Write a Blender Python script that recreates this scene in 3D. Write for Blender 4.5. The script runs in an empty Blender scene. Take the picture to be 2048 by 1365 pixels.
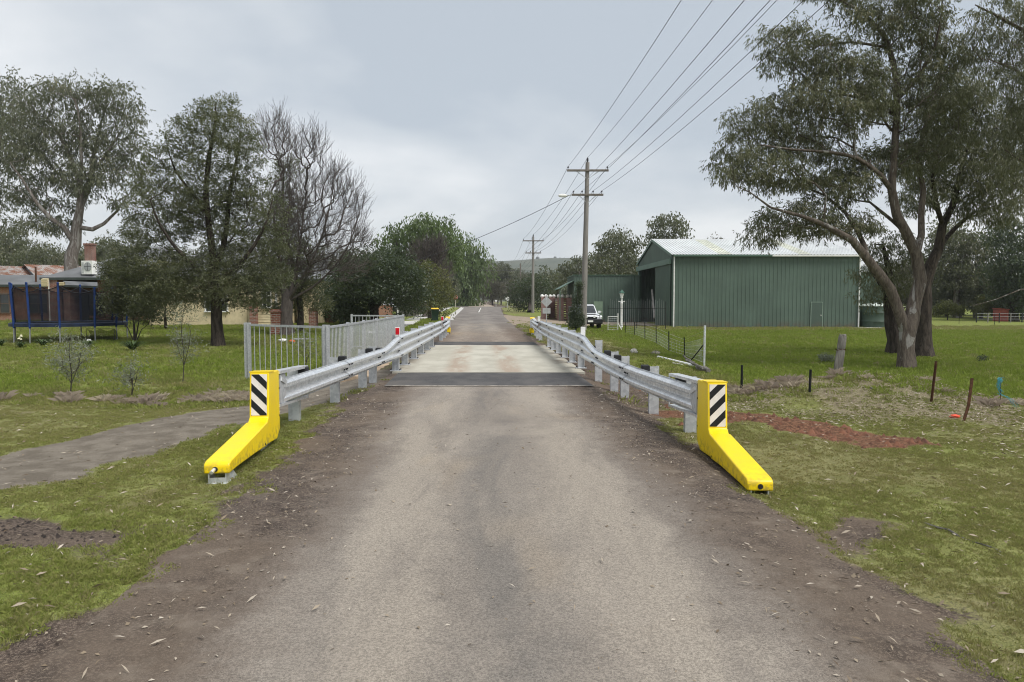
import bpy, math, random
import numpy as np
from mathutils import Vector, Matrix

# ------------------------------------------------------------------ camera, sky, sun, exposure
scene = bpy.context.scene
COL = scene.collection
R = math.radians
F, PW, PH, HZ, CH = 1450.0, 2048.0, 1365.0, 600.0, 1.65      # focal length and horizon in photo pixels, eye height in metres
PITCH = math.atan((PH / 2 - HZ) / F)
cam_d = bpy.data.cameras.new('camera'); cam = bpy.data.objects.new('camera', cam_d); COL.objects.link(cam)
cam_d.sensor_width = 36.0; cam_d.lens = F / PW * 36.0
cam_d.clip_start = 0.05; cam_d.clip_end = 9000
cam.location = (0, 0, CH); cam.rotation_euler = (R(90) - PITCH, 0, 0)
scene.camera = cam

CLOUD_Z = 10.2
SUN_EL, SUN_AZ = 54.0, 128.0          # degrees; azimuth clockwise from +Y
world = bpy.data.worlds.new('World'); scene.world = world; world.use_nodes = True
wt = world.node_tree; wt.nodes.clear()
def wn(t, **k):
    n = wt.nodes.new(t)
    for a, b in k.items(): setattr(n, a, b)
    return n
w_out = wn('ShaderNodeOutputWorld'); w_mix = wn('ShaderNodeMixShader')
w_sky = wn('ShaderNodeTexSky', sky_type='NISHITA', sun_disc=False)
w_sky.sun_elevation = R(SUN_EL); w_sky.sun_rotation = R(SUN_AZ)
w_bg1 = wn('ShaderNodeBackground'); w_bg1.inputs[1].default_value = 0.10
wt.links.new(w_sky.outputs[0], w_bg1.inputs[0])
w_tc = wn('ShaderNodeTexCoord'); w_sep = wn('ShaderNodeSeparateXYZ'); wt.links.new(w_tc.outputs['Generated'], w_sep.inputs[0])
w_add = wn('ShaderNodeMath', operation='ADD'); w_add.inputs[1].default_value = 0.36
w_abs = wn('ShaderNodeMath', operation='ABSOLUTE'); wt.links.new(w_sep.outputs[2], w_abs.inputs[0]); wt.links.new(w_abs.outputs[0], w_add.inputs[0])
w_dx = wn('ShaderNodeMath', operation='DIVIDE'); w_dy = wn('ShaderNodeMath', operation='DIVIDE')
wt.links.new(w_sep.outputs[0], w_dx.inputs[0]); wt.links.new(w_add.outputs[0], w_dx.inputs[1])
wt.links.new(w_sep.outputs[1], w_dy.inputs[0]); wt.links.new(w_add.outputs[0], w_dy.inputs[1])
w_com = wn('ShaderNodeCombineXYZ'); wt.links.new(w_dx.outputs[0], w_com.inputs[0]); wt.links.new(w_dy.outputs[0], w_com.inputs[1])
w_com.inputs[2].default_value = CLOUD_Z
w_no = wn('ShaderNodeTexNoise'); w_no.inputs['Scale'].default_value = 0.80; w_no.inputs['Detail'].default_value = 6; w_no.inputs['Roughness'].default_value = 0.52
w_no.inputs['Distortion'].default_value = 0.35
wt.links.new(w_com.outputs[0], w_no.inputs['Vector'])
w_cr = wn('ShaderNodeValToRGB'); wt.links.new(w_no.outputs[0], w_cr.inputs[0])
e = w_cr.color_ramp.elements
e[0].position = 0.40; e[0].color = (0.238, 0.262, 0.288, 1)
e[1].position = 0.595; e[1].color = (0.420, 0.424, 0.425, 1)
m_ = e.new(0.50); m_.color = (0.318, 0.333, 0.347, 1)
w_bg2 = wn('ShaderNodeBackground'); w_bg2.inputs[1].default_value = 1.0
wt.links.new(w_cr.outputs[0], w_bg2.inputs[0])
w_mix.inputs[0].default_value = 0.93
wt.links.new(w_bg1.outputs[0], w_mix.inputs[1]); wt.links.new(w_bg2.outputs[0], w_mix.inputs[2])
wt.links.new(w_mix.outputs[0], w_out.inputs[0])

sun_d = bpy.data.lights.new('sun', 'SUN'); sun = bpy.data.objects.new('sun', sun_d); COL.objects.link(sun)
sun_d.energy = 1.5; sun_d.angle = R(30); sun_d.color = (1.0, 0.965, 0.92)
sd = Vector((math.sin(R(SUN_AZ)) * math.cos(R(SUN_EL)), math.cos(R(SUN_AZ)) * math.cos(R(SUN_EL)), math.sin(R(SUN_EL))))
sun.rotation_euler = sd.to_track_quat('Z', 'Y').to_euler(); sun.location = (0, 0, 40)

vs = scene.view_settings
vs.view_transform = 'Standard'; vs.look = 'None'; vs.gamma = 1; vs.use_curve_mapping = False; vs.exposure = 1.20
cy = scene.cycles
cy.max_bounces = 6; cy.diffuse_bounces = 3; cy.glossy_bounces = 3; cy.transmission_bounces = 3; cy.transparent_max_bounces = 12; cy.volume_bounces = 0
cy.use_denoising = True; cy.filter_width = 1.05
cy.sample_clamp_indirect = 6

# ------------------------------------------------------------------ pixel <-> place helpers
_fw = np.array((0, math.cos(PITCH), -math.sin(PITCH))); _up = np.array((0, math.sin(PITCH), math.cos(PITCH))); _rt = np.array((1.0, 0, 0))
def ray(px, py): return _rt * ((px - PW / 2) / F) + _up * ((PH / 2 - py) / F) + _fw
def A(px, py, Y):
    d = ray(px, py); p = np.array((0, 0, CH)) + d * (Y / d[1]); return Vector(p)
def ss(a, b, v):
    t = np.clip((np.asarray(v, float) - a) / (b - a), 0, 1); return t * t * (3 - 2 * t)
_yc = np.array([-8, 3, 14, 26, 37, 53, 72, 120, 150, 178, 400]); _xc = np.array([.3, .02, -.47, -1.05, -1.65, -2.55, -3.5, -5.3, -6.4, -7.6, -17])
_yw = np.array([-8, 40, 53, 72, 120, 150, 170]); _hw = np.array([2.05, 2.05, 2.3, 2.6, 3.4, 4.0, 6])
def xc(y): return np.interp(y, _yc, _xc)
def hw(y): return np.interp(y, _yw, _hw)
def vnoise(x, y, s, seed=0):
    """cheap smooth value noise for terrain and scatter masks"""
    x = np.asarray(x, float) * s + seed * 17.13; y = np.asarray(y, float) * s - seed * 9.71
    xi, yi = np.floor(x), np.floor(y); fx, fy = x - xi, y - yi
    fx = fx * fx * (3 - 2 * fx); fy = fy * fy * (3 - 2 * fy)
    def hsh(a, b):
        v = np.sin(a * 127.1 + b * 311.7 + seed * 3.3) * 43758.5453; return v - np.floor(v)
    return (hsh(xi, yi) * (1 - fx) + hsh(xi + 1, yi) * fx) * (1 - fy) + (hsh(xi, yi + 1) * (1 - fx) + hsh(xi + 1, yi + 1) * fx) * fy
def h(x, y):
    x = np.asarray(x, float); y = np.asarray(y, float)
    lat = x - xc(y); s = np.abs(lat) - hw(y); rt = lat > 0
    z = np.where(rt, -0.07 * ss(-.1, .5, s) * (1 - ss(14, 18, y)) - 0.10 * ss(.2, 1.6, s) * ss(12, 15, y)
                 - 0.42 * ss(.6, 7, s) * ss(9, 21, y) * (1 - ss(72, 96, y)), 0)
    z = z + np.where(~rt, -0.2 * ss(.2, 1.6, s) * ss(9, 14, y) * (1 - ss(28, 36, y)) * (1 - .6 * ss(4, 12, s)), 0)
    z = z + (0.55 + .25 * (vnoise(x, y, 1.7, 9) - .5)) * np.exp(-((x - 6.3) / 1.9) ** 2 - ((y - 13.0) / 1.2) ** 2)          # litter covered mound
    z = z + 0.10 * np.exp(-((x - 3.8) / 0.8) ** 2 - ((y - 9.9) / 0.5) ** 2)      # turned red soil
    off = ss(.5, 3, s)
    z = z + off * (vnoise(x, y, .35, 1) - .5) * .10 + off * (vnoise(x, y, 1.3, 2) - .5) * .035
    z = z + ss(.0, .5, s) * (1 - ss(25, 40, y)) * (vnoise(x, y, 4.5, 3) - .5) * .02
    z = z - .012 * ss(-.5, .3, s)
    return z
def hz(x, y): return float(h(x, y))
def G(px, py):
    d = ray(px, py); z = 0.0
    for _ in range(30):
        t = (z - CH) / d[2]; z = .5 * z + .5 * hz(d[0] * t, d[1] * t)
    t = (z - CH) / d[2]; return Vector((d[0] * t, d[1] * t, hz(d[0] * t, d[1] * t)))

# ------------------------------------------------------------------ object helpers
def tag(o, label=None, cat=None, group=None, kind=None):
    if label: o['label'] = label
    if cat: o['category'] = cat
    if group: o['group'] = group
    if kind: o['kind'] = kind
    return o
def empty(name, loc=(0, 0, 0), rz=0, label=None, cat=None, group=None):
    o = bpy.data.objects.new(name, None); COL.objects.link(o); o.location = loc; o.rotation_euler = (0, 0, rz); o.empty_display_size = .2
    return tag(o, label, cat, group)
def copy_tree(o, parent=None):
    c = o.copy(); COL.objects.link(c); c.parent = parent
    for ch in list(o.children): copy_tree(ch, c)
    return c
def link(name, me, parent=None, loc=None, rot=None):
    o = bpy.data.objects.new(name, me); COL.objects.link(o); o.parent = parent
    if loc is not None: o.location = loc
    if rot is not None: o.rotation_euler = rot
    return o
class MB:
    def __init__(s): s.v = []; s.f = []
    def add(s, vs, fs):
        b = len(s.v); s.v += [tuple(v) for v in vs]; s.f += [tuple(i + b for i in f) for f in fs]; return s
    def box(s, c, d, M=None, bev=0):
        x, y, z = d[0] / 2, d[1] / 2, d[2] / 2
        if bev:
            b = min(bev, x * .9, y * .9, z * .9); vs = []
            for sx in (-1, 1):
                for sy in (-1, 1):
                    for sz in (-1, 1):
                        vs += [(sx * (x - b), sy * (y - b), sz * z), (sx * (x - b), sy * y, sz * (z - b)), (sx * x, sy * (y - b), sz * (z - b))]
            def ix(sx, sy, sz, k): return (((sx > 0) * 2 + (sy > 0)) * 2 + (sz > 0)) * 3 + k
            fs = []
            for q in (-1, 1):
                fs.append([ix(-1, -1, q, 0), ix(1, -1, q, 0), ix(1, 1, q, 0), ix(-1, 1, q, 0)][::q])
                fs.append([ix(-1, q, -1, 1), ix(-1, q, 1, 1), ix(1, q, 1, 1), ix(1, q, -1, 1)][::q])
                fs.append([ix(q, -1, -1, 2), ix(q, 1, -1, 2), ix(q, 1, 1, 2), ix(q, -1, 1, 2)][::q])
            for a in (-1, 1):
                for b2 in (-1, 1):
                    fs.append([ix(-1, a, b2, 0), ix(1, a, b2, 0), ix(1, a, b2, 1), ix(-1, a, b2, 1)][::-a * b2])
                    fs.append([ix(a, -1, b2, 0), ix(a, 1, b2, 0), ix(a, 1, b2, 2), ix(a, -1, b2, 2)][::a * b2])
                    fs.append([ix(a, b2, -1, 1), ix(a, b2, 1, 1), ix(a, b2, 1, 2), ix(a, b2, -1, 2)][::-a * b2])
                    for c2 in (-1, 1):
                        fs.append([ix(a, b2, c2, 0), ix(a, b2, c2, 1), ix(a, b2, c2, 2)][::a * b2 * c2])
        else:
            vs = [(i * x, j * y, k * z) for i in (-1, 1) for j in (-1, 1) for k in (-1, 1)]
            fs = [(0, 1, 3, 2), (4, 6, 7, 5), (0, 4, 5, 1), (2, 3, 7, 6), (0, 2, 6, 4), (1, 5, 7, 3)]
        c = Vector(c)
        vs = [(M @ Vector(v) if M else Vector(v)) + c for v in vs]
        return s.add(vs, fs)
    def bar(s, a, b, w, d=None, up=(0, 0, 1)):
        """box beam from a to b, w across, d in the up direction"""
        a, b = Vector(a), Vector(b); t = (b - a); L = t.length; t.normalize()
        u = Vector(up); sd_ = t.cross(u)
        if sd_.length < 1e-4: sd_ = t.cross(Vector((1, 0, 0)))
        sd_.normalize(); u = sd_.cross(t); M = Matrix((t, sd_, u)).transposed()
        return s.box((a + b) / 2, (L, w, d or w), M)
    def tube(s, pts, rad, n=8, cap=True):
        pts = [Vector(p) for p in pts]; m = len(pts)
        rad = rad if hasattr(rad, '__len__') else [rad] * m
        b = len(s.v); nr = None
        for i, p in enumerate(pts):
            t = (pts[min(i + 1, m - 1)] - pts[max(i - 1, 0)]).normalized()
            if nr is None:
                nr = t.cross(Vector((0, 0, 1)) if abs(t.z) < .9 else Vector((1, 0, 0)))
            nr = (nr - t * nr.dot(t)).normalized(); bn = t.cross(nr)
            for k in range(n):
                a = 2 * math.pi * k / n; s.v.append(tuple(p + (nr * math.cos(a) + bn * math.sin(a)) * rad[i]))
        for i in range(m - 1):
            for k in range(n):
                k2 = (k + 1) % n; s.f.append((b + i * n + k, b + i * n + k2, b + (i + 1) * n + k2, b + (i + 1) * n + k))
        if cap: s.f.append(tuple(b + k for k in reversed(range(n)))); s.f.append(tuple(b + (m - 1) * n + k for k in range(n)))
        return s
    def lathe(s, prof, n=16, c=(0, 0, 0), sx=1, sy=1):
        b = len(s.v); m = len(prof)
        for r, z in prof:
            for k in range(n):
                a = 2 * math.pi * k / n; s.v.append((c[0] + r * math.cos(a) * sx, c[1] + r * math.sin(a) * sy, c[2] + z))
        for i in range(m - 1):
            for k in range(n):
                k2 = (k + 1) % n; s.f.append((b + i * n + k, b + i * n + k2, b + (i + 1) * n + k2, b + (i + 1) * n + k))
        s.f.append(tuple(b + k for k in reversed(range(n)))); s.f.append(tuple(b + (m - 1) * n + k for k in range(n)))
        return s
    def prism(s, poly, a, b, axis='x'):
        """extrude a 2D polygon (two coords) along axis from a to b"""
        def P(u, v, w):
            return (w, u, v) if axis == 'x' else ((u, w, v) if axis == 'y' else (u, v, w))
        n = len(poly); vs = [P(u, v, a) for u, v in poly] + [P(u, v, b) for u, v in poly]
        fs = [tuple(range(n)), tuple(range(2 * n - 1, n - 1, -1))] + [(i, n + i, n + (i + 1) % n, (i + 1) % n) for i in range(n)]
        return s.add(vs, fs)
    def sweep(s, path, prof_fn, closed=False):
        """open sheet: path list of (point, side vector); prof_fn(i) -> [(u,v)...] u along side, v up"""
        b = len(s.v); n = None
        for i, (p, sd_) in enumerate(path):
            pr = prof_fn(i); n = len(pr)
            for u, v in pr: s.v.append((p[0] + sd_[0] * u, p[1] + sd_[1] * u, p[2] + v))
        for i in range(len(path) - 1):
            for k in range(n - 1 if not closed else n):
                k2 = (k + 1) % n; s.f.append((b + i * n + k, b + i * n + k2, b + (i + 1) * n + k2, b + (i + 1) * n + k))
        return s
    def mesh(s, name, mat=None, smooth=False, fixn=True):
        me = bpy.data.meshes.new(name); me.from_pydata(s.v, [], s.f)
        for m in (mat if isinstance(mat, (list, tuple)) else [mat]):
            if m: me.materials.append(m)
        if fixn:
            import bmesh
            bm = bmesh.new(); bm.from_mesh(me); bmesh.ops.recalc_face_normals(bm, faces=bm.faces); bm.to_mesh(me); bm.free()
        if smooth:
            me.polygons.foreach_set('use_smooth', [True] * len(me.polygons))
            if smooth != True: me.set_sharp_from_angle(angle=R(smooth))
        me.update(); return me
    def build(s, name, mat=None, parent=None, smooth=False, loc=None, rot=None, fixn=True):
        return link(name, s.mesh(name, mat, smooth, fixn), parent, loc, rot)
def fast_mesh(name, V, Fq, mat=None, attrs=None, smooth=False):
    """numpy mesh: V (n,3), Fq (m,k) all faces with k corners"""
    me = bpy.data.meshes.new(name); k = Fq.shape[1]
    me.vertices.add(len(V)); me.vertices.foreach_set('co', np.ascontiguousarray(V, np.float32).ravel())
    me.loops.add(Fq.size); me.loops.foreach_set('vertex_index', np.ascontiguousarray(Fq, np.int32).ravel())
    me.polygons.add(len(Fq)); me.polygons.foreach_set('loop_start', np.arange(0, Fq.size, k, dtype=np.int32))
    if smooth: me.polygons.foreach_set('use_smooth', np.ones(len(Fq), bool))
    for nm, arr in (attrs or {}).items():
        arr = np.asarray(arr, np.float32)
        if arr.ndim == 1:
            at = me.attributes.new(nm, 'FLOAT', 'POINT'); at.data.foreach_set('value', arr)
        else:
            at = me.attributes.new(nm, 'FLOAT_COLOR', 'POINT'); at.data.foreach_set('color', arr.ravel())
    if mat: me.materials.append(mat)
    me.update(calc_edges=True); me.validate(); return me

# ------------------------------------------------------------------ materials
class NT:
    """tiny node-tree writer"""
    def __init__(s, name):
        s.m = bpy.data.materials.new(name); s.m.use_nodes = True; s.t = s.m.node_tree; s.t.nodes.clear()
        s.out = s.t.nodes.new('ShaderNodeOutputMaterial'); s._pos = None
    def n(s, t, ins=None, **k):
        n = s.t.nodes.new(t)
        for a, b in k.items(): setattr(n, a, b)
        for a, b in (ins or {}).items(): s.set(n.inputs[a], b)
        return n
    def set(s, sock, v):
        if isinstance(v, bpy.types.NodeSocket): s.t.links.new(v, sock)
        elif isinstance(v, (tuple, list)) and len(v) == 3 and sock.type == 'RGBA': sock.default_value = (*v, 1)
        else: sock.default_value = v
    def math(s, op, a, b=0.0, clamp=False):
        n = s.n('ShaderNodeMath', operation=op, use_clamp=clamp); s.set(n.inputs[0], a); s.set(n.inputs[1], b); return n.outputs[0]
    def mul(s, a, b): return s.math('MULTIPLY', a, b)
    def addm(s, a, b): return s.math('ADD', a, b)
    def mr(s, v, a, b, c=0.0, d=1.0, smooth=True):
        n = s.n('ShaderNodeMapRange', interpolation_type='SMOOTHSTEP' if smooth else 'LINEAR')
        s.set(n.inputs[0], v); n.inputs[1].default_value = a; n.inputs[2].default_value = b; n.inputs[3].default_value = c; n.inputs[4].default_value = d
        return n.outputs[0]
    def pos(s, scale=(1, 1, 1), obj=False):
        if obj: src = s.n('ShaderNodeTexCoord').outputs['Object']
        else: src = s.n('ShaderNodeNewGeometry').outputs['Position']
        if scale == (1, 1, 1): return src
        m = s.n('ShaderNodeMapping'); s.set(m.inputs['Vector'], src); m.inputs['Scale'].default_value = scale; return m.outputs[0]
    def noise(s, scale, detail=3, rough=.55, vec=None, dist=0.0, obj=False, col=False):
        n = s.n('ShaderNodeTexNoise'); n.inputs['Scale'].default_value = scale; n.inputs['Detail'].default_value = detail; n.inputs['Roughness'].default_value = rough
        n.inputs['Distortion'].default_value = dist
        s.set(n.inputs['Vector'], vec if vec is not None else s.pos(obj=obj)); return n.outputs[1 if col else 0]
    def mix(s, f, a, b, mode='MIX'):
        n = s.n('ShaderNodeMix', data_type='RGBA', blend_type=mode); s.set(n.inputs[0], f); s.set(n.inputs[6], a); s.set(n.inputs[7], b); return n.outputs[2]
    def attr(s, name, out='Fac', kind='GEOMETRY'):
        n = s.n('ShaderNodeAttribute', attribute_name=name, attribute_type=kind); return n.outputs[out]
    def rgb(s, c):
        n = s.n('ShaderNodeSeparateColor'); s.set(n.inputs[0], c); return n.outputs
    def bump(s, hgt, strength=.3, dist=.02):
        n = s.n('ShaderNodeBump'); n.inputs['Strength'].default_value = strength; n.inputs['Distance'].default_value = dist; s.set(n.inputs['Height'], hgt); return n.outputs[0]
    def bsdf(s, col, rough=.8, metal=0.0, normal=None, spec=.3, **k):
        n = s.n('ShaderNodeBsdfPrincipled'); s.set(n.inputs['Base Color'], col); s.set(n.inputs['Roughness'], rough); s.set(n.inputs['Metallic'], metal)
        s.set(n.inputs['Specular IOR Level'], spec)
        if normal is not None: s.set(n.inputs['Normal'], normal)
        for a, b in k.items(): s.set(n.inputs[a.replace('_', ' ')], b)
        s.t.links.new(n.outputs[0], s.out.inputs[0]); return n
def simple(name, col, rough=.6, metal=0.0, var=.12, scale=6, bump=.0, bscale=40, spec=.3, vec=(1, 1, 1), obj=True):
    t = NT(name); p = t.pos(vec, obj)
    nz = t.noise(scale, 4, .6, p); c2 = tuple(max(0, c * (1 - var * 1.6)) for c in col); c3 = tuple(min(1, c * (1 + var)) for c in col)
    c = t.mix(t.mr(nz, .3, .7), c2, c3)
    nrm = t.bump(t.noise(bscale, 3, .6, p), bump, .01) if bump else None
    rr = t.mr(nz, .3, .7, max(.05, rough - .08), min(1, rough + .08))
    t.bsdf(c, rr, metal, nrm, spec); return t.m
# ------------------------------------------------------------------ ground, road, bridge deck
PATH = np.array([(-9.5, -1.0), (-6.3, 4.0), (-5.0, 7.0), (-4.2, 10.6), (-3.5, 14.0), (-3.45, 16.5)])
def seg_dist(x, y, pts):
    d = np.full(np.shape(x), 1e9)
    for (ax, ay), (bx, by) in zip(pts[:-1], pts[1:]):
        vx, vy = bx - ax, by - ay; t = np.clip(((x - ax) * vx + (y - ay) * vy) / (vx * vx + vy * vy), 0, 1)
        d = np.minimum(d, np.hypot(x - ax - t * vx, y - ay - t * vy))
    return d
def masks(x, y):
    x = np.asarray(x, float); y = np.asarray(y, float)
    lat = x - xc(y); s = np.abs(lat) - hw(y); rt = lat > 0
    n1 = vnoise(x, y, .9, 5) - .5; n2 = vnoise(x, y, 3.1, 6) - .5; n3 = vnoise(x, y, .25, 7) - .5
    edge = s + n1 * .55 + n2 * .42 + (vnoise(x, y, 7.5, 8) - .5) * .25
    dirt = 1 - ss(.05, .55, edge)
    dirt = np.maximum(dirt, np.where(rt, .75 * (1 - ss(1.0, 2.6, s + n1)) * ss(9.5, 12.5, y) * (1 - ss(22, 30, y)), 0))       # churned verge behind the right rail
    dirt = np.maximum(dirt, np.where(rt, .55 * (1 - ss(2, 6.5, s + n1 * 2)) * ss(27, 30, y) * (1 - ss(44, 50, y)), 0))
    dirt = np.maximum(dirt, np.where(~rt, .6 * (1 - ss(.4, 1.3, s + n1)) * ss(9, 13, y) * (1 - ss(40, 60, y)), 0))
    dirt = np.maximum(dirt, np.clip(1.5 * np.exp(-((x + 3.6) / .8) ** 2 - ((y - 5.05) / .30) ** 2) + n2 * 1.5 + n1 * .6 - .35, 0, 1))                     # dark mulch patch on the left
    dirt = np.maximum(dirt, np.clip(1.0 * np.exp(-((x - 2.6) / .5) ** 2 - ((y - 5.2) / .55) ** 2) + n2 * 1.5 + n1 * .6 - .55, 0, 1))
    dirt = np.maximum(dirt, .5 * np.exp(-((x + 20) / 6) ** 2 - ((y - 36) / 4) ** 2))
    lush = np.where(rt, .42 + .55 * ss(3.0, 5.5, s + n1) * ss(10.5, 15, y), .5 + .22 * ss(11, 16, y))
    lush = np.where(rt & (y < 9), .42 + .25 * (n1 + .3) , lush)
    lush = np.clip(lush + n3 * .45 + n1 * .25, 0, 1)
    lush = np.where((y > 51) & rt & (y < 60) & (x > 9), lush * .4, lush)
    lit = np.exp(-((x - 6.4) / 3.0) ** 2 - ((y - 12.3) / 1.7) ** 2) * 1.55
    lit = np.maximum(lit, np.where(rt, ss(3.2, 5.5, s + n1) * (1 - ss(12.5, 14.0, y)) * ss(3.5, 7, y) * .55, 0))
    lit = np.clip(lit * (.25 + 1.15 * (n1 + .5)) + n2 * .25 * (lit > .1), 0, 1)
    red = 1 - ss(.42, .72, seg_dist(x, y, [(2.9, 10.9), (3.5, 10.3), (4.1, 9.6), (4.6, 9.0)]) + n2 * .5 + n1 * .2)
    red = np.maximum(red, np.where(rt, .36 * (1 - ss(.5, 1.7, s + n1)) * ss(9.5, 12, y) * (1 - ss(20, 27, y)), 0))
    pth = 1 - ss(.62, .98, seg_dist(x, y, PATH) + n2 * .28 + n1 * .15)
    drv = np.where(rt, ss(57, 61, y + n1 * 3) * (1 - ss(76, 79, y + n1 * 3)) * (1 - ss(14, 18, lat)), 0)
    drv = np.maximum(drv, np.where(rt, .7 * ss(45, 50, y + n1 * 3) * (1 - ss(60, 64, y)) * (1 - ss(4, 6.5, lat + n1 * 2)), 0))
    return dirt, lush, lit, red, pth, drv
gx = np.concatenate([-14 - np.geomspace(.3, 2650, 60)[::-1], np.linspace(-14, 16, 220), 16 + np.geomspace(.3, 2650, 60)])
gy = np.concatenate([[-300, -60, -15, -6], np.linspace(-3, 32, 260), 32 + np.geomspace(.3, 1535, 100)])
GX, GY = np.meshgrid(gx, gy); GZ = h(GX, GY)
GZ = GZ - .25 * ss(.2, 1.2, np.hypot(np.maximum(np.abs(GX - xc(GY)) - 1.7, 0), np.maximum(np.abs(GY - 21) - 4.2, 0)) < .05) * 0
nx, ny = len(gx), len(gy)
idx = np.arange(nx * ny).reshape(ny, nx)
GF = np.stack([idx[:-1, :-1], idx[:-1, 1:], idx[1:, 1:], idx[1:, :-1]], -1).reshape(-1, 4)
md, ml, mlit, mred, mpth, mdrv = [a.ravel() for a in masks(GX, GY)]
one = np.ones_like(md)

def soil_colours(t):
    fine = t.noise(55, 4, .7); mid = t.noise(7, 4, .6); big = t.noise(.8, 3, .5)
    c = t.mix(t.mr(mid, .3, .7), (.046, .035, .030), (.110, .084, .068))
    c = t.mix(t.mr(fine, .53, .60, 0, .75), c, (.21, .168, .132)); c = t.mix(t.mr(fine, .46, .38, 0, .8), c, (.030, .024, .021)); sp = t.noise(160, 2, .6); c = t.mix(t.mr(sp, .60, .66, 0, .8), c, (.30, .25, .20))
    c = t.mix(t.mr(big, .42, .62, 0, .6), c, (.165, .128, .096))
    return c, fine, mid, big
t = NT('ground_cover')
ma = t.rgb(t.attr('ma', 'Color')); mb = t.rgb(t.attr('mb', 'Color'))
soil, fine, mid, big = soil_colours(t)
n40 = t.noise(26, 4, .7); n9 = t.noise(3.2, 4, .6); n2 = t.noise(.45, 3, .5); n150 = t.noise(140, 2, .6)
gr_l = t.mix(t.mr(n9, .3, .7), (.152, .195, .034), (.232, .278, .056))
gr_d = t.mix(t.mr(n9, .3, .7), (.165, .165, .060), (.255, .238, .110))
lushf = t.mr(t.addm(ma[1], t.mul(t.addm(n40, -.5), .5)), .25, .75)
gr = t.mix(lushf, gr_d, gr_l)
gr = t.mix(t.mr(n40, .52, .74, 0, .5), gr, (.055, .068, .020))
gr = t.mix(t.mr(n150, .53, .62, 0, .55), gr, (.30, .275, .14)); gr = t.mix(t.mr(n150, .46, .38, 0, .6), gr, (.050, .062, .020)); n70 = t.noise(60, 3, .65); gr = t.mix(t.mr(n70, .47, .40, 0, .65), gr, (.060, .070, .024)); gr = t.mix(t.mr(t.noise(1.4, 4, .6), .54, .66, 0, .5), gr, (.17, .135, .085))
gr = t.mix(t.mr(n2, .5, .75, 0, .35), gr, (.13, .12, .04))
lc = t.mix(t.mr(n150, .44, .60), (.10, .078, .052), (.40, .34, .25)); lc = t.mix(t.mr(n70, .52, .60, 0, .6), lc, (.15, .145, .06))
gr = t.mix(t.mr(t.addm(ma[2], t.mul(t.addm(n40, -.5), 1.2)), .35, .7, 0, .85), gr, lc)
dm = t.mr(t.addm(ma[0], t.addm(t.mul(t.addm(n40, -.5), .9), t.mul(t.addm(n9, -.5), .6))), .35, .68)
c = t.mix(dm, gr, soil)
redc = t.mix(t.mr(n40, .42, .58), (.075, .036, .022), (.235, .122, .072)); redc = t.mix(t.mr(n150, .47, .40, 0, .8), redc, (.045, .022, .016)); redc = t.mix(t.mr(n150, .57, .63, 0, .5), redc, (.33, .20, .13))
c = t.mix(t.mr(t.addm(mb[0], t.mul(t.addm(n40, -.5), .7)), .35, .6, 0, 1), c, redc)
pc = t.mix(t.mr(n9, .36, .64), (.145, .125, .100), (.225, .198, .162)); pc = t.mix(t.mr(n150, .46, .38, 0, .6), pc, (.07, .058, .045)); pc = t.mix(t.mr(n150, .58, .7, 0, .6), pc, (.25, .215, .17)); pc = t.mix(t.mr(n40, .55, .75, 0, .6), pc, (.075, .070, .040))
c = t.mix(t.mr(t.addm(mb[1], t.mul(t.addm(n40, -.5), .6)), .35, .65), c, pc)
dv = t.mix(t.mr(n9, .3, .7), (.23, .185, .14), (.36, .30, .235))
c = t.mix(t.mr(t.addm(mb[2], t.mul(t.addm(n9, -.5), .7)), .35, .65), c, dv)
t.bsdf(c, .95, 0, t.bump(t.addm(t.mul(n40, 1.0), t.mul(n150, .6)), .55, .03), .12)
ground = link('ground', fast_mesh('ground', np.stack([GX.ravel(), GY.ravel(), GZ.ravel()], -1), GF, t.m,
              {'ma': np.stack([md, ml, mlit, one], -1), 'mb': np.stack([mred, mpth, mdrv, one], -1)}, True))
tag(ground, kind='structure')

# road: one strip, its edges dissolving into the soil of the verge
def strip(name, y0, y1, n, l0, l1, m, z, mat, lift=0.0, extra=None):
    ys = np.linspace(y0, y1, n) if n > 0 else np.geomspace(y0, y1, -n); ls = np.linspace(0, 1, m)
    Y, L = np.meshgrid(ys, ls, indexing='ij')
    a = l0(Y) if callable(l0) else l0; b = l1(Y) if callable(l1) else l1
    lat = a + (b - a) * L; X = xc(Y) + lat
    Z = (h(X, Y) if z is None else z) + lift + 0 * X
    I = np.arange(Y.size).reshape(Y.shape); Fq = np.stack([I[:-1, :-1], I[:-1, 1:], I[1:, 1:], I[1:, :-1]], -1).reshape(-1, 4)
    me = fast_mesh(name, np.stack([X.ravel(), Y.ravel(), Z.ravel()], -1), Fq, mat, {'lat': lat.ravel(), 'rel': (np.abs(lat) / hw(Y)).ravel()}, True)
    return link(name, me)
t = NT('worn_chip_seal')
lat = t.attr('lat'); rel = t.attr('rel')
soil, fine, mid, big = soil_colours(t)
stretch = t.pos((1.0, .28, 1)); nb = t.noise(.85, 4, .6, stretch, .6); nb2 = t.noise(.55, 3, .55, t.pos((1, .5, 1)), .4)
n4 = t.noise(4, 4, .6); n90 = t.noise(75, 3, .75); n250 = t.noise(190, 2, .7); n16 = t.noise(17, 3, .65)
la = t.addm(t.math('ABSOLUTE', t.addm(lat, t.mul(t.addm(nb2, -.5), .9))), t.addm(t.mul(t.addm(t.noise(2.6, 5, .7), -.5), .55), t.mul(t.addm(n16, -.5), .22))); nl = t.noise(.9, 5, .65, t.pos((1.3, .30, 1)), .9)
base = t.mix(t.mr(nb, .32, .68), (.232, .204, .176), (.325, .288, .246))
base = t.mix(t.mr(n4, .5, .8, 0, .30), base, (.18, .165, .15))
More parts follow.
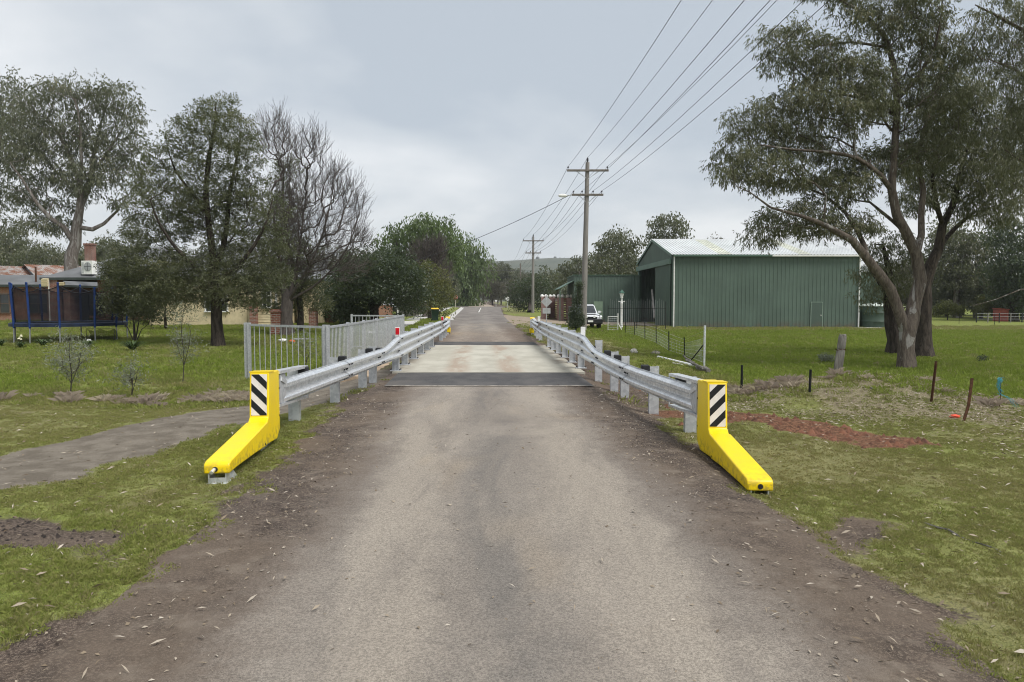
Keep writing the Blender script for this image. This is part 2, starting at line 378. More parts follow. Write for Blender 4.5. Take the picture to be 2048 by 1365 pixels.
centre = t.mr(la, .05, .42, 1, 0); track = t.mul(t.mr(la, .28, .6), t.mr(la, .95, 1.3, 1, 0))
base = t.mix(t.mul(centre, t.mr(nl, .42, .58, .0, .62)), base, (.175, .162, .148))
base = t.mix(t.mul(track, t.mr(nl, .60, .42, .10, .68)), base, (.400, .352, .292))
base = t.mix(t.mr(nb2, .54, .66, 0, .45), base, (.40, .325, .235))
base = t.mix(t.mul(t.mr(la, 1.0, 1.45), t.mr(nl, .35, .6, .3, .85)), base, (.185, .150, .122))
tar = t.mr(n90, .38, .60, .72, 1.10); tar2 = t.mr(n250, .38, .62, .82, 1.10)
g = t.n('ShaderNodeCombineColor'); v_ = t.mul(tar, tar2)
for i in range(3): t.set(g.inputs[i], v_)
base = t.mix(1.0, base, g.outputs[0], 'MULTIPLY')
base = t.mix(t.mr(n250, .66, .74, 0, .5), base, (.50, .45, .38)); base = t.mix(t.mr(t.noise(38, 3, .6), .66, .72, 0, .6), base, (.10, .09, .08))
shoulder = t.mr(la, 1.22, 1.72)
far = t.n('ShaderNodeSeparateXYZ'); t.set(far.inputs[0], t.pos())
shoulder = t.mul(shoulder, t.mr(far.outputs[1], 36, 52, 1, 0))
soil2 = t.mix(t.mr(n4, .5, .72, 0, .55), soil, (.24, .20, .16))
c = t.mix(shoulder, base, soil2)
far_c = t.mix(t.mr(t.noise(.6, 4, .6, t.pos((1, .3, 1))), .38, .62), (.150, .136, .125), (.225, .205, .188))
c = t.mix(t.mr(far.outputs[1], 34, 60, 0, .85), c, far_c)
mudc = t.mix(t.mr(n16, .3, .7), (.15, .115, .09), (.25, .20, .16))
c = t.mix(t.mul(t.mul(t.mr(far.outputs[1], 25.5, 28), t.mr(far.outputs[1], 32, 46, 1, 0)), t.mr(n4, .35, .6, .15, .8)), c, mudc)
t.bsdf(c, t.mr(n90, .3, .7, .82, .95), 0, t.bump(t.addm(n90, t.mul(n250, .8)), .7, .012), .2)
M_seal = t.m
road = strip('road', -7, 172, 420, lambda y: -hw(y) - .12, lambda y: hw(y) + .12, 25, None, M_seal, .008); tag(road, kind='structure')
cross = MB()
t = NT('far_asphalt'); n4 = t.noise(.5, 4, .6); t.bsdf(t.mix(t.mr(n4, .3, .7), (.13, .125, .12), (.19, .18, .17)), .9, spec=.2); M_far = t.m
cross.add([(-160, 160, .012), (150, 168, .012), (150, 177, .012), (-160, 169, .012)], [(0, 1, 2, 3)]); tag(cross.build('cross_road', M_far), kind='structure')
tr = MB(); tr.add([(-10.2, 172, .03), (-4.2, 172.2, .03), (-12, 330, .03), (-24, 330, .03)], [(0, 1, 2, 3)]); tag(tr.build('dirt_track', simple('pale_track', (.42, .35, .28), .95, 0, .2, .5)), kind='structure')
# centre line paint at the junction
mk = MB()
mk.add([(xc(y) + dx, y, hz(xc(y), y) + .020) for y in (95, 150) for dx in (-.06, .06)], [(0, 1, 3, 2)]); tag(mk.build('lane_marking', simple('road_paint', (.75, .74, .70), .7, 0, .12, 2)), kind='structure')

# new asphalt aprons and concrete deck
t = NT('fresh_asphalt'); n90 = t.noise(110, 3, .7); n3 = t.noise(1.6, 4, .6, t.pos((1, .6, 1)))
c = t.mix(t.mr(n3, .3, .72), (.055, .054, .056), (.105, .100, .096)); c = t.mix(t.mr(n90, .55, .75, 0, .5), c, (.13, .125, .12)); c = t.mix(t.mr(t.noise(.7, 3, .5), .5, .75, 0, .5), c, (.14, .125, .11))
t.bsdf(c, .82, 0, t.bump(n90, .5, .01), .3); M_asph = t.m
t = NT('concrete_deck'); la = t.attr('lat'); n3 = t.noise(1.2, 4, .6, t.pos((1, .5, 1))); n60 = t.noise(60, 3, .7); nx_ = t.noise(5, 4, .65, t.pos((.25, 3.5, 1)))
c = t.mix(t.mr(n3, .3, .7), (.365, .345, .285), (.485, .465, .395)); c = t.mix(t.mr(nx_, .5, .72, 0, .45), c, (.54, .52, .45))
tw = t.mul(t.mr(t.math('ABSOLUTE', t.addm(t.math('ABSOLUTE', t.addm(la, .05)), -.62)), .08, .42, 1, 0), t.mr(t.noise(1.1, 4, .65, t.pos((1.6, .35, 1))), .35, .6))
c = t.mix(t.mul(tw, .62), c, (.30, .205, .145)); c = t.mix(t.mr(n60, .60, .78, 0, .35), c, (.24, .22, .18))
c = t.mix(t.mul(t.mr(t.math('ABSOLUTE', la), 1.55, 2.0), t.mr(n3, .4, .6)), c, (.22, .19, .15))
t.bsdf(c, .85, 0, t.bump(t.addm(nx_, t.mul(n60, .4)), .25, .012), .25); M_conc = t.m
def slab(name, y0, y1, l0, l1, top, bot, mat, n=10, m=16):
    o = strip(name, y0, y1, n, l0, l1, m, top, mat)
    b = MB()
    pts = [(float(xc(y)) + l, y) for y, l in ((y0, l0), (y0, l1), (y1, l1), (y1, l0))]
    for (ax, ay), (bx, by) in zip(pts, pts[1:] + pts[:1]): b.add([(ax, ay, top), (bx, by, top), (bx, by, bot), (ax, ay, bot)], [(0, 1, 2, 3)])
    b.build('slab_edge', mat, o); return tag(o, kind='structure')
for y0, y1 in ((13.75, 16.2), (25.9, 28.2)):
    o = strip('asphalt_apron', y0, y1, 16, -1.98, 2.02, 16, None, M_asph, .017); tag(o, kind='structure')
slab('bridge_deck', 16.2, 25.9, -2.12, 2.22, .03, -.45, M_conc, 40, 24)
slab('footbridge_deck', 15.9, 26.6, -3.35, -2.3, -.035, -.4, simple('tan_concrete', (.42, .32, .225), .9, 0, .2, 2, .3, 60), 20, 6)
# thin saw-cut joint of pale dust where old seal meets new asphalt
o = strip('joint_strip', 13.68, 13.76, 3, -1.95, 2.0, 40, None, simple('pale_joint', (.33, .30, .26), .9, 0, .3, 9), .021); tag(o, kind='structure')
# far concrete footpath and kerb on the left
fp = [(A(755, 668, 36.0).x, 36.0), (-7.3, 48), (-8.3, 62), (-9.6, 85), (-11.4, 118), (-13.8, 158)]
M_path = simple('footpath_concrete', (.50, .49, .47), .9, 0, .08, 1.5)
b = MB()
for i, (x, y) in enumerate(fp): b.v += [(x - .75, y, hz(x - .75, y) + .045), (x + .75, y, hz(x + .75, y) + .045), (x + .75, y, -.2), (x - .75, y, -.2)]
for i in range(len(fp) - 1): b.f += [(4 * i, 4 * i + 1, 4 * i + 5, 4 * i + 4), (4 * i + 1, 4 * i + 2, 4 * i + 6, 4 * i + 5), (4 * i + 3, 4 * i, 4 * i + 4, 4 * i + 7)]
b.f += [(0, 3, 2, 1)]
tag(b.build('footpath', M_path, smooth=False), kind='structure')
b = MB(); ys = np.linspace(58, 150, 30)
b.sweep([((float(xc(y) - hw(y)) + .05, y, 0.0), (1, 0)) for y in ys], lambda i: [(-.16, -.1), (-.16, .14), (-.02, .14), (.04, .03), (.42, .025), (.42, -.1)])
tag(b.build('kerb', M_path), kind='structure')
# hills
def ridge(name, Y0, prof, depth, mat, seed):
    px = np.linspace(-700, 2800, 120); hp = np.interp(px, [p for p, _ in prof], [q for _, q in prof])
    rows = np.linspace(0, 1, 14); V = []
    for r in rows:
        y = Y0 - depth * (1 - r); k = ss(0, 1, r) * (1 + .0 * r)
        x = (px - 1024) / F * Y0; top = (CH + hp * Y0 / F) * (1 + .05 * (vnoise(px, 0 * px, .012, seed) - .5))
        yy = y + 60 * (vnoise(px, 0 * px + r * 300, .02, seed + 2) - .5)
        V.append(np.stack([x, yy + 0 * x, top * k * (1 + .15 * (vnoise(px, 0 * px + r * 400, .01, seed + 1) - .5) * (1 - r)) - 2 * (1 - r)], -1))
    V = np.concatenate(V); I = np.arange(len(V)).reshape(14, 120); Fq = np.stack([I[:-1, :-1], I[:-1, 1:], I[1:, 1:], I[1:, :-1]], -1).reshape(-1, 4)
    return tag(link(name, fast_mesh(name, V, Fq, mat, None, True)), kind='structure')
t = NT('dry_hill'); n_ = t.noise(.012, 5, .65); n2_ = t.noise(.06, 4, .7)
c = t.mix(t.mr(n_, .35, .65), (.066, .082, .055), (.105, .112, .080)); c = t.mix(t.mr(n2_, .58, .68, 0, .85), c, (.030, .042, .026)); t.bsdf(c, .95, spec=.1)
ridge('hill', 1500, [(-700, 40), (0, 55), (700, 66), (960, 76), (1000, 75), (1050, 77), (1090, 81), (1180, 82), (1300, 80), (1500, 70), (2100, 60), (2800, 45)], 800, t.m, 3)
# ------------------------------------------------------------------ trees
def leaf_mat(name, a, b, c=None, trans=.36):
    t = NT(name); v = t.attr('var'); col = t.mix(t.mr(v, 0, .75, smooth=False), a, b)
    if c: col = t.mix(t.mr(v, .82, 1.0), col, c)
    d = t.n('ShaderNodeBsdfPrincipled', {'Base Color': col, 'Roughness': .42, 'Specular IOR Level': .5})
    tr = t.n('ShaderNodeBsdfTranslucent'); t.set(tr.inputs[0], t.mix(.5, col, (.16, .20, .05)))
    mx = t.n('ShaderNodeMixShader'); mx.inputs[0].default_value = trans
    t.t.links.new(d.outputs[0], mx.inputs[1]); t.t.links.new(tr.outputs[0], mx.inputs[2]); t.t.links.new(mx.outputs[0], t.out.inputs[0]); return t.m
def bark_mat(name, a, b, patch=None, patch_amt=.5, sc=(6, 6, 1.3), bump=.8):
    t = NT(name); p = t.pos(sc); n1 = t.noise(1.6, 5, .65, p, .5); n2 = t.noise(7, 4, .6, p)
    c = t.mix(t.mr(n1, .33, .67), a, b); c = t.mix(t.mr(n2, .55, .75, 0, .55), c, tuple(x * .45 for x in a))
    if patch:
        n3 = t.noise(1.1, 4, .6, t.pos((3, 3, .8)), .8); c = t.mix(t.mr(n3, .52 - .1 * patch_amt, .58 - .1 * patch_amt), c, t.mix(t.mr(n2, .3, .7), patch, tuple(x * .72 for x in patch)))
    t.bsdf(c, .92, 0, t.bump(t.addm(n1, t.mul(n2, .5)), bump, .05), .15); return t.m
L_gum = leaf_mat('gum_leaf', (.066, .072, .038), (.155, .158, .088), (.280, .250, .150))
L_gumfar = leaf_mat('far_gum_leaf', (.068, .076, .044), (.140, .146, .090), (.225, .200, .120))
L_wattle = leaf_mat('wattle_leaf', (.056, .064, .034), (.130, .138, .072), (.205, .192, .092))
L_olive = leaf_mat('olive_leaf', (.060, .070, .016), (.125, .130, .035), (.165, .155, .045))
L_dark = leaf_mat('dark_leaf', (.022, .036, .020), (.055, .078, .042), (.10, .12, .07))
L_pepper = leaf_mat('pepper_leaf', (.060, .095, .028), (.125, .180, .060), (.18, .225, .09))
L_grey = leaf_mat('grey_leaf', (.15, .175, .12), (.27, .29, .22), (.42, .42, .36))
L_brown = leaf_mat('winter_twig_leaf', (.062, .054, .040), (.110, .098, .072), (.13, .12, .07))
L_strap = leaf_mat('strap_leaf', (.025, .050, .014), (.065, .11, .030), (.10, .14, .05), .15)
B_gum = bark_mat('gum_bark', (.075, .060, .050), (.165, .138, .115), (.33, .315, .295), -.7)
B_dark = bark_mat('rough_dark_bark', (.030, .025, .021), (.085, .070, .058))
B_pale = bark_mat('pale_gum_bark', (.11, .092, .078), (.20, .175, .155), (.30, .28, .255), 0.0)
B_grey = bark_mat('grey_bark', (.050, .043, .038), (.115, .100, .088))
B_twig = bark_mat('bare_twig_bark', (.075, .064, .058), (.135, .116, .105))

class Skel:
    def __init__(s, seed): s.rng = np.random.default_rng(seed); s.p = []; s.par = []; s.L = []; s.rad = []; s.att = []
    def node(s, p, par, att=True, rad=0.0):
        p = np.asarray(p, float); s.p.append(p); s.par.append(par); s.att.append(att); s.rad.append(rad)
        s.L.append(0.0 if par < 0 else s.L[par] + np.linalg.norm(p - s.p[par])); return len(s.p) - 1
    def limb(s, pts, rads, step=.45, att_from=0.0, jit=.05):
        pts = [np.asarray(q, float) for q in pts]
        if s.p:
            d = np.linalg.norm(np.array(s.p) - pts[0], axis=1); cur = int(d.argmin()); pts[0] = s.p[cur]
        else: cur = s.node(pts[0], -1, False, rads[0])
        # catmull-rom through the points
        P = [2 * pts[0] - pts[1]] + pts + [2 * pts[-1] - pts[-2]]; tot = 0
        full = sum(np.linalg.norm(b - a) for a, b in zip(pts[:-1], pts[1:]))
        for i in range(1, len(P) - 2):
            seg = np.linalg.norm(P[i + 1] - P[i]); n = max(1, int(seg / step))
            for k in range(1, n + 1):
                u = k / n; a, b, c, d = P[i - 1], P[i], P[i + 1], P[i + 2]
                q = .5 * ((2 * b) + (c - a) * u + (2 * a - 5 * b + 4 * c - d) * u * u + (3 * b - a - 3 * c + d) * u ** 3)
                r = rads[i - 1] + (rads[i] - rads[i - 1]) * u
                q = q + s.rng.normal(0, 1, 3) * jit * min(step, r * 2.0); tot += seg / n
                cur = s.node(q, cur, tot / full >= att_from, r)
        return cur
    def targets(s, T, bf=.3, sub=.5, sag=.12, wig=.07):
        T = np.asarray(T, float); base = s.p[0]
        o = np.argsort(np.linalg.norm(T - np.array([q for q, a in zip(s.p, s.att) if a]).mean(0), axis=1)); ends = []
        cap = len(s.p) + len(T) * 8 + 10
        P = np.zeros((cap, 3)); LL = np.zeros(cap); AT = np.zeros(cap, bool); n = len(s.p)
        P[:n] = s.p; LL[:n] = s.L; AT[:n] = s.att
        for i in o:
            t = T[i]; d = np.linalg.norm(P[:n] - t, axis=1)
            cost = d + bf * LL[:n] + np.where(AT[:n], 0, 1e6) + np.maximum(0, P[:n, 2] - t[2]) * .35
            j = int(cost.argmin()); a = P[j].copy(); dist = d[j]
            m = int(min(6, max(1, dist / sub))); cur = j
            pd = a - P[s.par[j]] if s.par[j] >= 0 else np.array((0, 0, 1.0)); pd = pd / (np.linalg.norm(pd) + 1e-9)
            ctrl = a + pd * dist * .35 + np.array((0, 0, sag * dist))
            for k in range(1, m + 1):
                u = k / m; q = (1 - u) ** 2 * a + 2 * u * (1 - u) * ctrl + u * u * t
                if k < m: q = q + s.rng.normal(0, wig * dist / m, 3)
                cur = s.node(q, cur); P[n] = q; LL[n] = s.L[-1]; AT[n] = True; n += 1
            ends.append(cur)
        return ends
    def spray(s, ends, k, l0, l1, up=.8, rnd=.35):
        for e in ends:
            a = s.p[e]; pd = a - s.p[s.par[e]]; pd /= np.linalg.norm(pd) + 1e-9
            for _ in range(k):
                d = pd + np.array((0, 0, up)) + s.rng.normal(0, rnd, 3); d /= np.linalg.norm(d); L = s.rng.uniform(l0, l1)
                c = s.node(a + d * L * .5 + s.rng.normal(0, .02, 3), e); s.node(a + d * L + np.array((0, 0, up * .1 * L)), c)
    def radii(s, tip=.006, p=2.4):
        n = len(s.p); acc = np.zeros(n); r = np.zeros(n)
        for i in range(n - 1, -1, -1):
            v = max(acc[i], tip ** p); ri = v ** (1 / p)
            if s.rad[i] > 0: ri = s.rad[i]
            r[i] = ri
            if s.par[i] >= 0: acc[s.par[i]] += ri ** p
        return r
    def mesh(s, name, mat, tip=.006, p=2.4, flare=1.35, rmin=0.0, kmax=9):
        r = s.radii(tip, p); n = len(s.p); P = np.array(s.p); ch = [[] for _ in range(n)]
        for i in range(1, n): ch[s.par[i]].append(i)
        V = []; Fq = []; Ft = 0; starts = [(0, None)]
        while starts:
            i, frm = starts.pop(); chain = ([frm] if frm is not None else []) + [i]
            while ch[chain[-1]]:
                c = sorted(ch[chain[-1]], key=lambda k: -r[k]); 
                for k in c[1:]: starts.append((k, chain[-1]))
                chain.append(c[0])
            rc = [r[k] for k in chain]
            if frm is not None: rc[0] = min(rc[0], rc[1] * 1.15)
            if max(rc[1:] if len(rc) > 1 else rc) < rmin or len(chain) < 2: continue
            R0 = max(rc); K = kmax if R0 > .1 else (5 if R0 > .025 else 3)
            b = len(V); nr = None
            for q, k in enumerate(chain):
                a_, b_ = P[chain[max(q - 1, 0)]], P[chain[min(q + 1, len(chain) - 1)]]; t = b_ - a_; t /= (np.linalg.norm(t) + 1e-9)
                if nr is None: nr = np.cross(t, (0, 1.0, .2)); 
                nr = nr - t * nr.dot(t); nr /= (np.linalg.norm(nr) + 1e-9); bn = np.cross(t, nr); rr = rc[q]
                if frm is None and flare > 1: 
                    hgt = P[k][2] - P[0][2]; rr = rr * (1 + (flare - 1) * math.exp(-hgt / .35))
                for w in range(K):
                    an = 2 * math.pi * w / K; lob = 1 + (.10 * math.sin(an * 3 + P[0][0]) + .06 * math.sin(an * 2 + q * .5) if K == kmax else 0)
                    V.append(P[k] + (nr * math.cos(an) + bn * math.sin(an)) * rr * lob)
            for q in range(len(chain) - 1):
                for w in range(K):
                    w2 = (w + 1) % K; Fq.append((b + q * K + w, b + q * K + w2, b + (q + 1) * K + w2, b + (q + 1) * K + w))
        return fast_mesh(name, np.array(V), np.array(Fq), mat, None, True)
def leaves(rng, C, per, sig, L, W, droop=.6, out=0.0, centre=None, flat=.75, up=0.0, cvar=.35, strand=0, slen=.3, sdir=-.5):
    C = np.asarray(C, float); n = len(C) * per
    c = np.repeat(C, per, 0); sg = np.repeat(rng.uniform(.65, 1.35, len(C)), per)[:, None] * sig
    off = rng.normal(0, 1, (n, 3)); off *= (rng.uniform(0, 1, n) ** .55 / (np.linalg.norm(off, axis=1) + 1e-6))[:, None] * 1.35
    p = c + off * sg * np.array((1, 1, flat))
    ds = None
    if strand:
        g = np.arange(n) // strand; f = (np.arange(n) % strand) / strand; first = g * strand
        o_ = off[first]; ds = o_ * .55 + rng.normal(0, .35, (g.max() + 1, 3))[g] + np.array((0, 0, sdir)); ds /= np.linalg.norm(ds, axis=1)[:, None] + 1e-9
        p = p[first] + ds * (f * slen)[:, None] + rng.normal(0, slen * .05, (n, 3))
    d = rng.normal(0, 1, (n, 3)); d /= np.linalg.norm(d, axis=1)[:, None]; d = d * (1 - droop)
    d[:, 2] += -droop + up
    if out: o = off / (np.linalg.norm(off, axis=1)[:, None] + 1e-6); d = d + o * out
    if ds is not None: d = d + ds * .45
    d /= np.linalg.norm(d, axis=1)[:, None] + 1e-9
    sd_ = np.cross(d, rng.normal(0, 1, (n, 3))); sd_ /= np.linalg.norm(sd_, axis=1)[:, None] + 1e-9
    l = L * rng.uniform(.6, 1.3, n)[:, None]; w = W * rng.uniform(.7, 1.25, n)[:, None] * .5
    V = np.stack([p, p + d * l * .42 + sd_ * w, p + d * l, p + d * l * .42 - sd_ * w], 1).reshape(-1, 3)
    Fq = np.arange(4 * n).reshape(-1, 4)
    var = np.clip(np.repeat(rng.uniform(0, 1, len(C)), per) * cvar + rng.uniform(0, 1, n) * (1 - cvar), 0, 1)
    return V, Fq, np.repeat(var, 4)
def ell(rng, spec, Y, n, depth=1.0, shell=.42, dy=None):
    """n points through image-space ellipses (px,py,rx,ry[,yoff]) turned into ellipsoids of real size at distance Y"""
    ar = np.array([e[2] * e[3] for e in spec], float); ar /= ar.sum(); out = []
    for e, k in zip(spec, rng.multinomial(n, ar)):
        yo = e[4] if len(e) > 4 else rng.normal(0, .35) * e[2] / F * Y * depth
        c = np.array(A(e[0], e[1], Y + yo)); rx, rz = e[2] / F * Y, e[3] / F * Y
        v = rng.normal(0, 1, (k, 3)); v /= np.linalg.norm(v, axis=1)[:, None]; v *= (rng.uniform(0, 1, k) ** shell)[:, None]
        out.append(c + v * np.array((rx, rx * depth, rz)))
    return np.concatenate(out)
def spaced(rng, C, n, sep):
    """keep up to n of the candidates, none closer than sep, so that foliage gathers in separate clumps"""
    keep = np.zeros((n, 3)); m = 0
    for p in C[rng.permutation(len(C))]:
        if m == 0 or np.min(np.sum((keep[:m] - p) ** 2, 1)) > sep * sep:
            keep[m] = p; m += 1
            if m == n: break
    return keep[:m]
def L3(pts, Y, offs=None):
    return [np.array(A(x, y, Y + (offs[i] if offs else 0))) for i, (x, y) in enumerate(pts)]
def make_tree(name, label, base, limbs, crown, Y, seed, n_cl, per, sig, leaf, bark, L, W, droop=.6, depth=1.0, bf=.3, tip=.006, pw=2.4, flat=.75,
              out=0.0, up=0.0, cat='tree', group=None, att=.35, shell=.42, sag=.12, extra_twigs=0, flare=1.35, cvar=.35, leaf_on=1.0, rmin=0.0, step=.45, wig=.07, spray=None, strand=0, slen=.3, sdir=-.5, sep=0.0):
    """limbs: list of (pixel polyline, radii[, depth offsets]); crown: list of image ellipses"""
    s = Skel(seed); rng = s.rng
    for i, lb in enumerate(limbs):
        pts = L3(lb[0], Y, lb[2] if len(lb) > 2 else None)
        if i == 0: pts[0] = np.array((base[0], base[1], base[2] - .12))
        s.limb(pts, lb[1], step=step, att_from=att if i == 0 else .15)
    C = ell(rng, crown, Y, n_cl * (5 if sep else 1), depth, shell)
    if sep: C = spaced(rng, C, n_cl, sep)
    C = C[C[:, 2] > base[2] + .15]
    T = C
    if extra_twigs: T = np.concatenate([C, ell(rng, crown, Y, extra_twigs, depth, .5)])
    ends = s.targets(T, bf, max(.25, step * .9), sag, wig)
    if spray: s.spray(ends, *spray)
    root = empty(name, tuple(base), 0, label, cat, group)
    tr = link('trunk', s.mesh('trunk', bark, tip, pw, flare, rmin), root); tr.matrix_parent_inverse = Matrix.Translation(-Vector(base))
    if per:
        LC = C if leaf_on >= 1 else C[rng.uniform(0, 1, len(C)) < leaf_on]
        V, Fq, var = leaves(rng, LC, per, sig, L, W, droop, out, None, flat, up, cvar, strand, slen, sdir)
        cr = link('crown', fast_mesh('crown', V, Fq, leaf, {'var': var}), root); cr.matrix_parent_inverse = Matrix.Translation(-Vector(base))
    return root
# --- the gum trees on the right
b0 = G(1812, 738)
YR = b0.y
make_tree('gum_tree', 'tall spreading gum tree with patchy pale bark, forked low, beside the leaning wooden post', b0,
    [([(1812, 742), (1812, 700), (1813, 668), (1830, 610), (1839, 560), (1832, 510), (1812, 465), (1794, 430), (1784, 380), (1788, 300), (1794, 200), (1786, 130), (1765, 68), (1728, 30), (1672, -4)],
      [.25, .235, .25, .20, .185, .165, .15, .14, .13, .115, .10, .085, .07, .05, .025], [0, 0, 0, .1, .2, .2, .1, 0, 0, 0, .2, .4, .3, .1, 0]),
     ([(1812, 672), (1800, 630), (1780, 580), (1758, 548), (1735, 520), (1703, 482), (1660, 456), (1600, 432), (1540, 415), (1500, 385), (1470, 372)], [.20, .165, .15, .14, .125, .105, .08, .055, .035, .02, .008], [0, -.1, -.2, -.4, -.5, -.7, -.9, -1, -1.2, -1.2, -1.2]),
     ([(1742, 528), (1728, 492), (1712, 458), (1690, 425), (1650, 392), (1600, 370)], [.10, .085, .075, .06, .04, .02], [-.4, -.2, .2, .5, .8, 1]),
     ([(1832, 512), (1842, 470), (1840, 425), (1846, 380), (1836, 320), (1850, 250), (1875, 180), (1890, 110)], [.12, .11, .10, .09, .075, .06, .045, .02], [.2, .5, .8, 1, 1.2, 1.4, 1.6, 1.7]),
     ([(1788, 400), (1760, 350), (1715, 318), (1660, 305), (1590, 300), (1520, 290)], [.10, .08, .065, .05, .04, .02], [0, -.3, -.5, -.8, -1, -1.2]),
     ([(1792, 240), (1750, 205), (1690, 190), (1620, 180)], [.08, .06, .045, .02], [.2, .5, .9, 1.2]),
     ([(1796, 190), (1840, 150), (1870, 90), (1885, 20)], [.07, .055, .04, .02], [.2, -.2, -.6, -.9]),
     ([(1775, 90), (1700, 85), (1620, 95)], [.05, .035, .015], [.3, 0, -.3]),
     ([(1805, 452), (1765, 425), (1740, 405), (1700, 400)], [.07, .05, .035, .02], [0, .4, .7, 1])],
    [(1590, 88, 62, 42), (1540, 100, 38, 48), (1650, 118, 80, 40), (1700, 150, 75, 42), (1820, 40, 85, 55), (1740, 20, 55, 35), (1870, 110, 70, 55), (1595, 200, 62, 36), (1680, 215, 95, 45), (1760, 185, 60, 45),
     (1525, 245, 70, 42), (1466, 312, 46, 44), (1530, 340, 80, 38), (1610, 285, 75, 40), (1655, 372, 90, 34), (1720, 330, 65, 42), (1605, 440, 90, 32), (1525, 468, 36, 20), (1700, 450, 60, 26), (1850, 200, 70, 50), (1830, 300, 65, 50), (1890, 260, 60, 45), (1660, -30, 70, 30), (1850, -40, 80, 40)],
    YR, 11, 640, 300, .27, L_gum, B_gum, .115, .027, .5, .9, .24, .0068, 2.3, .7, att=.5, extra_twigs=900, cvar=.65, sag=.05, strand=7, slen=.20, sep=.445)
b1 = G(1848, 714)
make_tree('gum_tree', 'dark rough barked gum tree standing just behind the forked pale gum', b1,
    [([(1848, 716), (1846, 640), (1851, 570), (1862, 530), (1878, 500), (1886, 450), (1906, 412), (1920, 350), (1940, 280), (1965, 220)], [.36, .30, .25, .20, .17, .15, .12, .09, .06, .03]),
     ([(1878, 500), (1900, 468), (1930, 440), (1950, 425), (1990, 415)], [.10, .085, .07, .05, .02], [0, .5, .8, 1, 1.3]),
     ([(1888, 445), (1872, 400), (1866, 350), (1880, 300)], [.10, .08, .06, .03], [0, -.5, -.8, -1])],
    [(1875, 315, 85, 50), (1845, 388, 50, 36), (1945, 340, 75, 60), (1912, 200, 70, 60), (1995, 405, 55, 42), (1985, 280, 60, 55), (2030, 340, 50, 50), (1940, 410, 40, 30), (2040, 230, 45, 40)],
    b1.y, 12, 380, 290, .33, L_gum, B_dark, .125, .026, .62, .9, .28, .006, 2.3, .7, att=.5, extra_twigs=500, cvar=.65, sag=.05, strand=7, slen=.22, sep=.43)
b2 = G(1792, 708)
make_tree('gum_tree', 'blackened thick gum trunk with a small dark crown beside the water tank', b2,
    [([(1790, 710), (1784, 650), (1777, 600), (1782, 560), (1775, 525), (1765, 490)], [.34, .26, .20, .13, .10, .06]), ([(1779, 590), (1755, 560), (1740, 545)], [.10, .07, .03])],
    [(1765, 545, 48, 42), (1790, 500, 40, 34), (1745, 585, 26, 28), (1805, 565, 24, 30), (1755, 500, 24, 18)],
    b2.y, 13, 110, 240, .32, L_gum, B_dark, .125, .026, .65, .9, .28, .006, 2.3, .8, att=.5, cvar=.6, strand=7, slen=.22, sep=.46)
b3 = Vector((19.5, 21.5, hz(19.5, 21.5)))
make_tree('gum_tree', 'gum tree at the right picture edge, only its overhanging branches in view', b3,
    [([(2330, 760), (2310, 560), (2280, 380), (2240, 220), (2180, 110), (2100, 70)], [.34, .3, .25, .2, .14, .08]), ([(2190, 120), (2120, 80), (2060, 68), (1990, 30), (1950, 10)], [.11, .08, .055, .035, .015]),
     ([(2265, 330), (2170, 270), (2100, 200), (2030, 140), (1975, 118)], [.12, .09, .06, .04, .015]), ([(2290, 420), (2180, 380), (2090, 350), (2010, 300)], [.1, .08, .05, .02]),
     ([(2305, 540), (2200, 560), (2110, 575), (2040, 580), (1990, 600), (1945, 612)], [.07, .05, .035, .02, .012, .006])],
    [(1985, 108, 58, 36), (2035, 150, 60, 32), (2010, 25, 62, 46), (1955, 60, 28, 22), (2090, 60, 80, 70), (2060, 270, 50, 55), (2020, 330, 40, 30), (2100, 180, 80, 60), (2180, 250, 120, 110), (2200, 80, 110, 80), (2030, 400, 30, 30)],
    b3.y, 14, 330, 270, .28, L_gum, B_gum, .11, .022, .6, .9, .28, .0055, 2.3, .7, att=.5, extra_twigs=500, cvar=.65, sag=.05, strand=7, slen=.22, sep=.43)
# --- left side
Y = 68
make_tree('gum_tree', 'big pale trunked gum rising behind the brick house roof', Vector((*A(138, 560, Y)[:2], 0)),
    [([(136, 620), (141, 545), (148, 490), (153, 455), (160, 415), (158, 365), (140, 315), (118, 270), (95, 235)], [.75, .62, .52, .46, .36, .28, .2, .13, .06]),
     ([(150, 478), (128, 455), (100, 437), (72, 405), (45, 360), (20, 325)], [.3, .24, .19, .14, .1, .05], [0, -.5, -1, -1.5, -2, -2]),
     ([(157, 462), (185, 460), (208, 448), (235, 422), (255, 390)], [.24, .2, .15, .1, .05], [0, .4, .8, 1.2, 1.5]),
     ([(160, 415), (178, 370), (185, 320), (198, 262), (215, 200)], [.28, .22, .16, .1, .05], [0, .6, 1, 1.4, 1.6]), ([(158, 380), (190, 340), (225, 290), (250, 250)], [.18, .14, .09, .04]), ([(160, 390), (162, 320), (160, 250), (150, 200)], [.18, .14, .09, .04], [0, -1, -1.5, -2])],
    [(212, 185, 52, 24), (125, 188, 58, 26), (165, 200, 50, 28), (62, 225, 48, 36), (248, 228, 40, 32), (150, 270, 68, 40), (80, 300, 55, 36), (215, 300, 55, 40), (185, 352, 62, 36), (105, 355, 50, 30), (100, 448, 48, 24), (62, 392, 40, 30), (262, 292, 30, 44), (130, 400, 36, 22), (40, 280, 40, 40), (265, 350, 26, 30), (262, 385, 26, 18), (240, 410, 24, 14), (20, 330, 26, 22)],
    Y, 21, 420, 250, .80, L_gumfar, B_pale, .27, .075, .6, .9, .28, .018, 2.3, 0.65, att=.45, extra_twigs=700, cvar=.65, step=1.0, sag=.05, strand=6, slen=.5, sep=1.08)
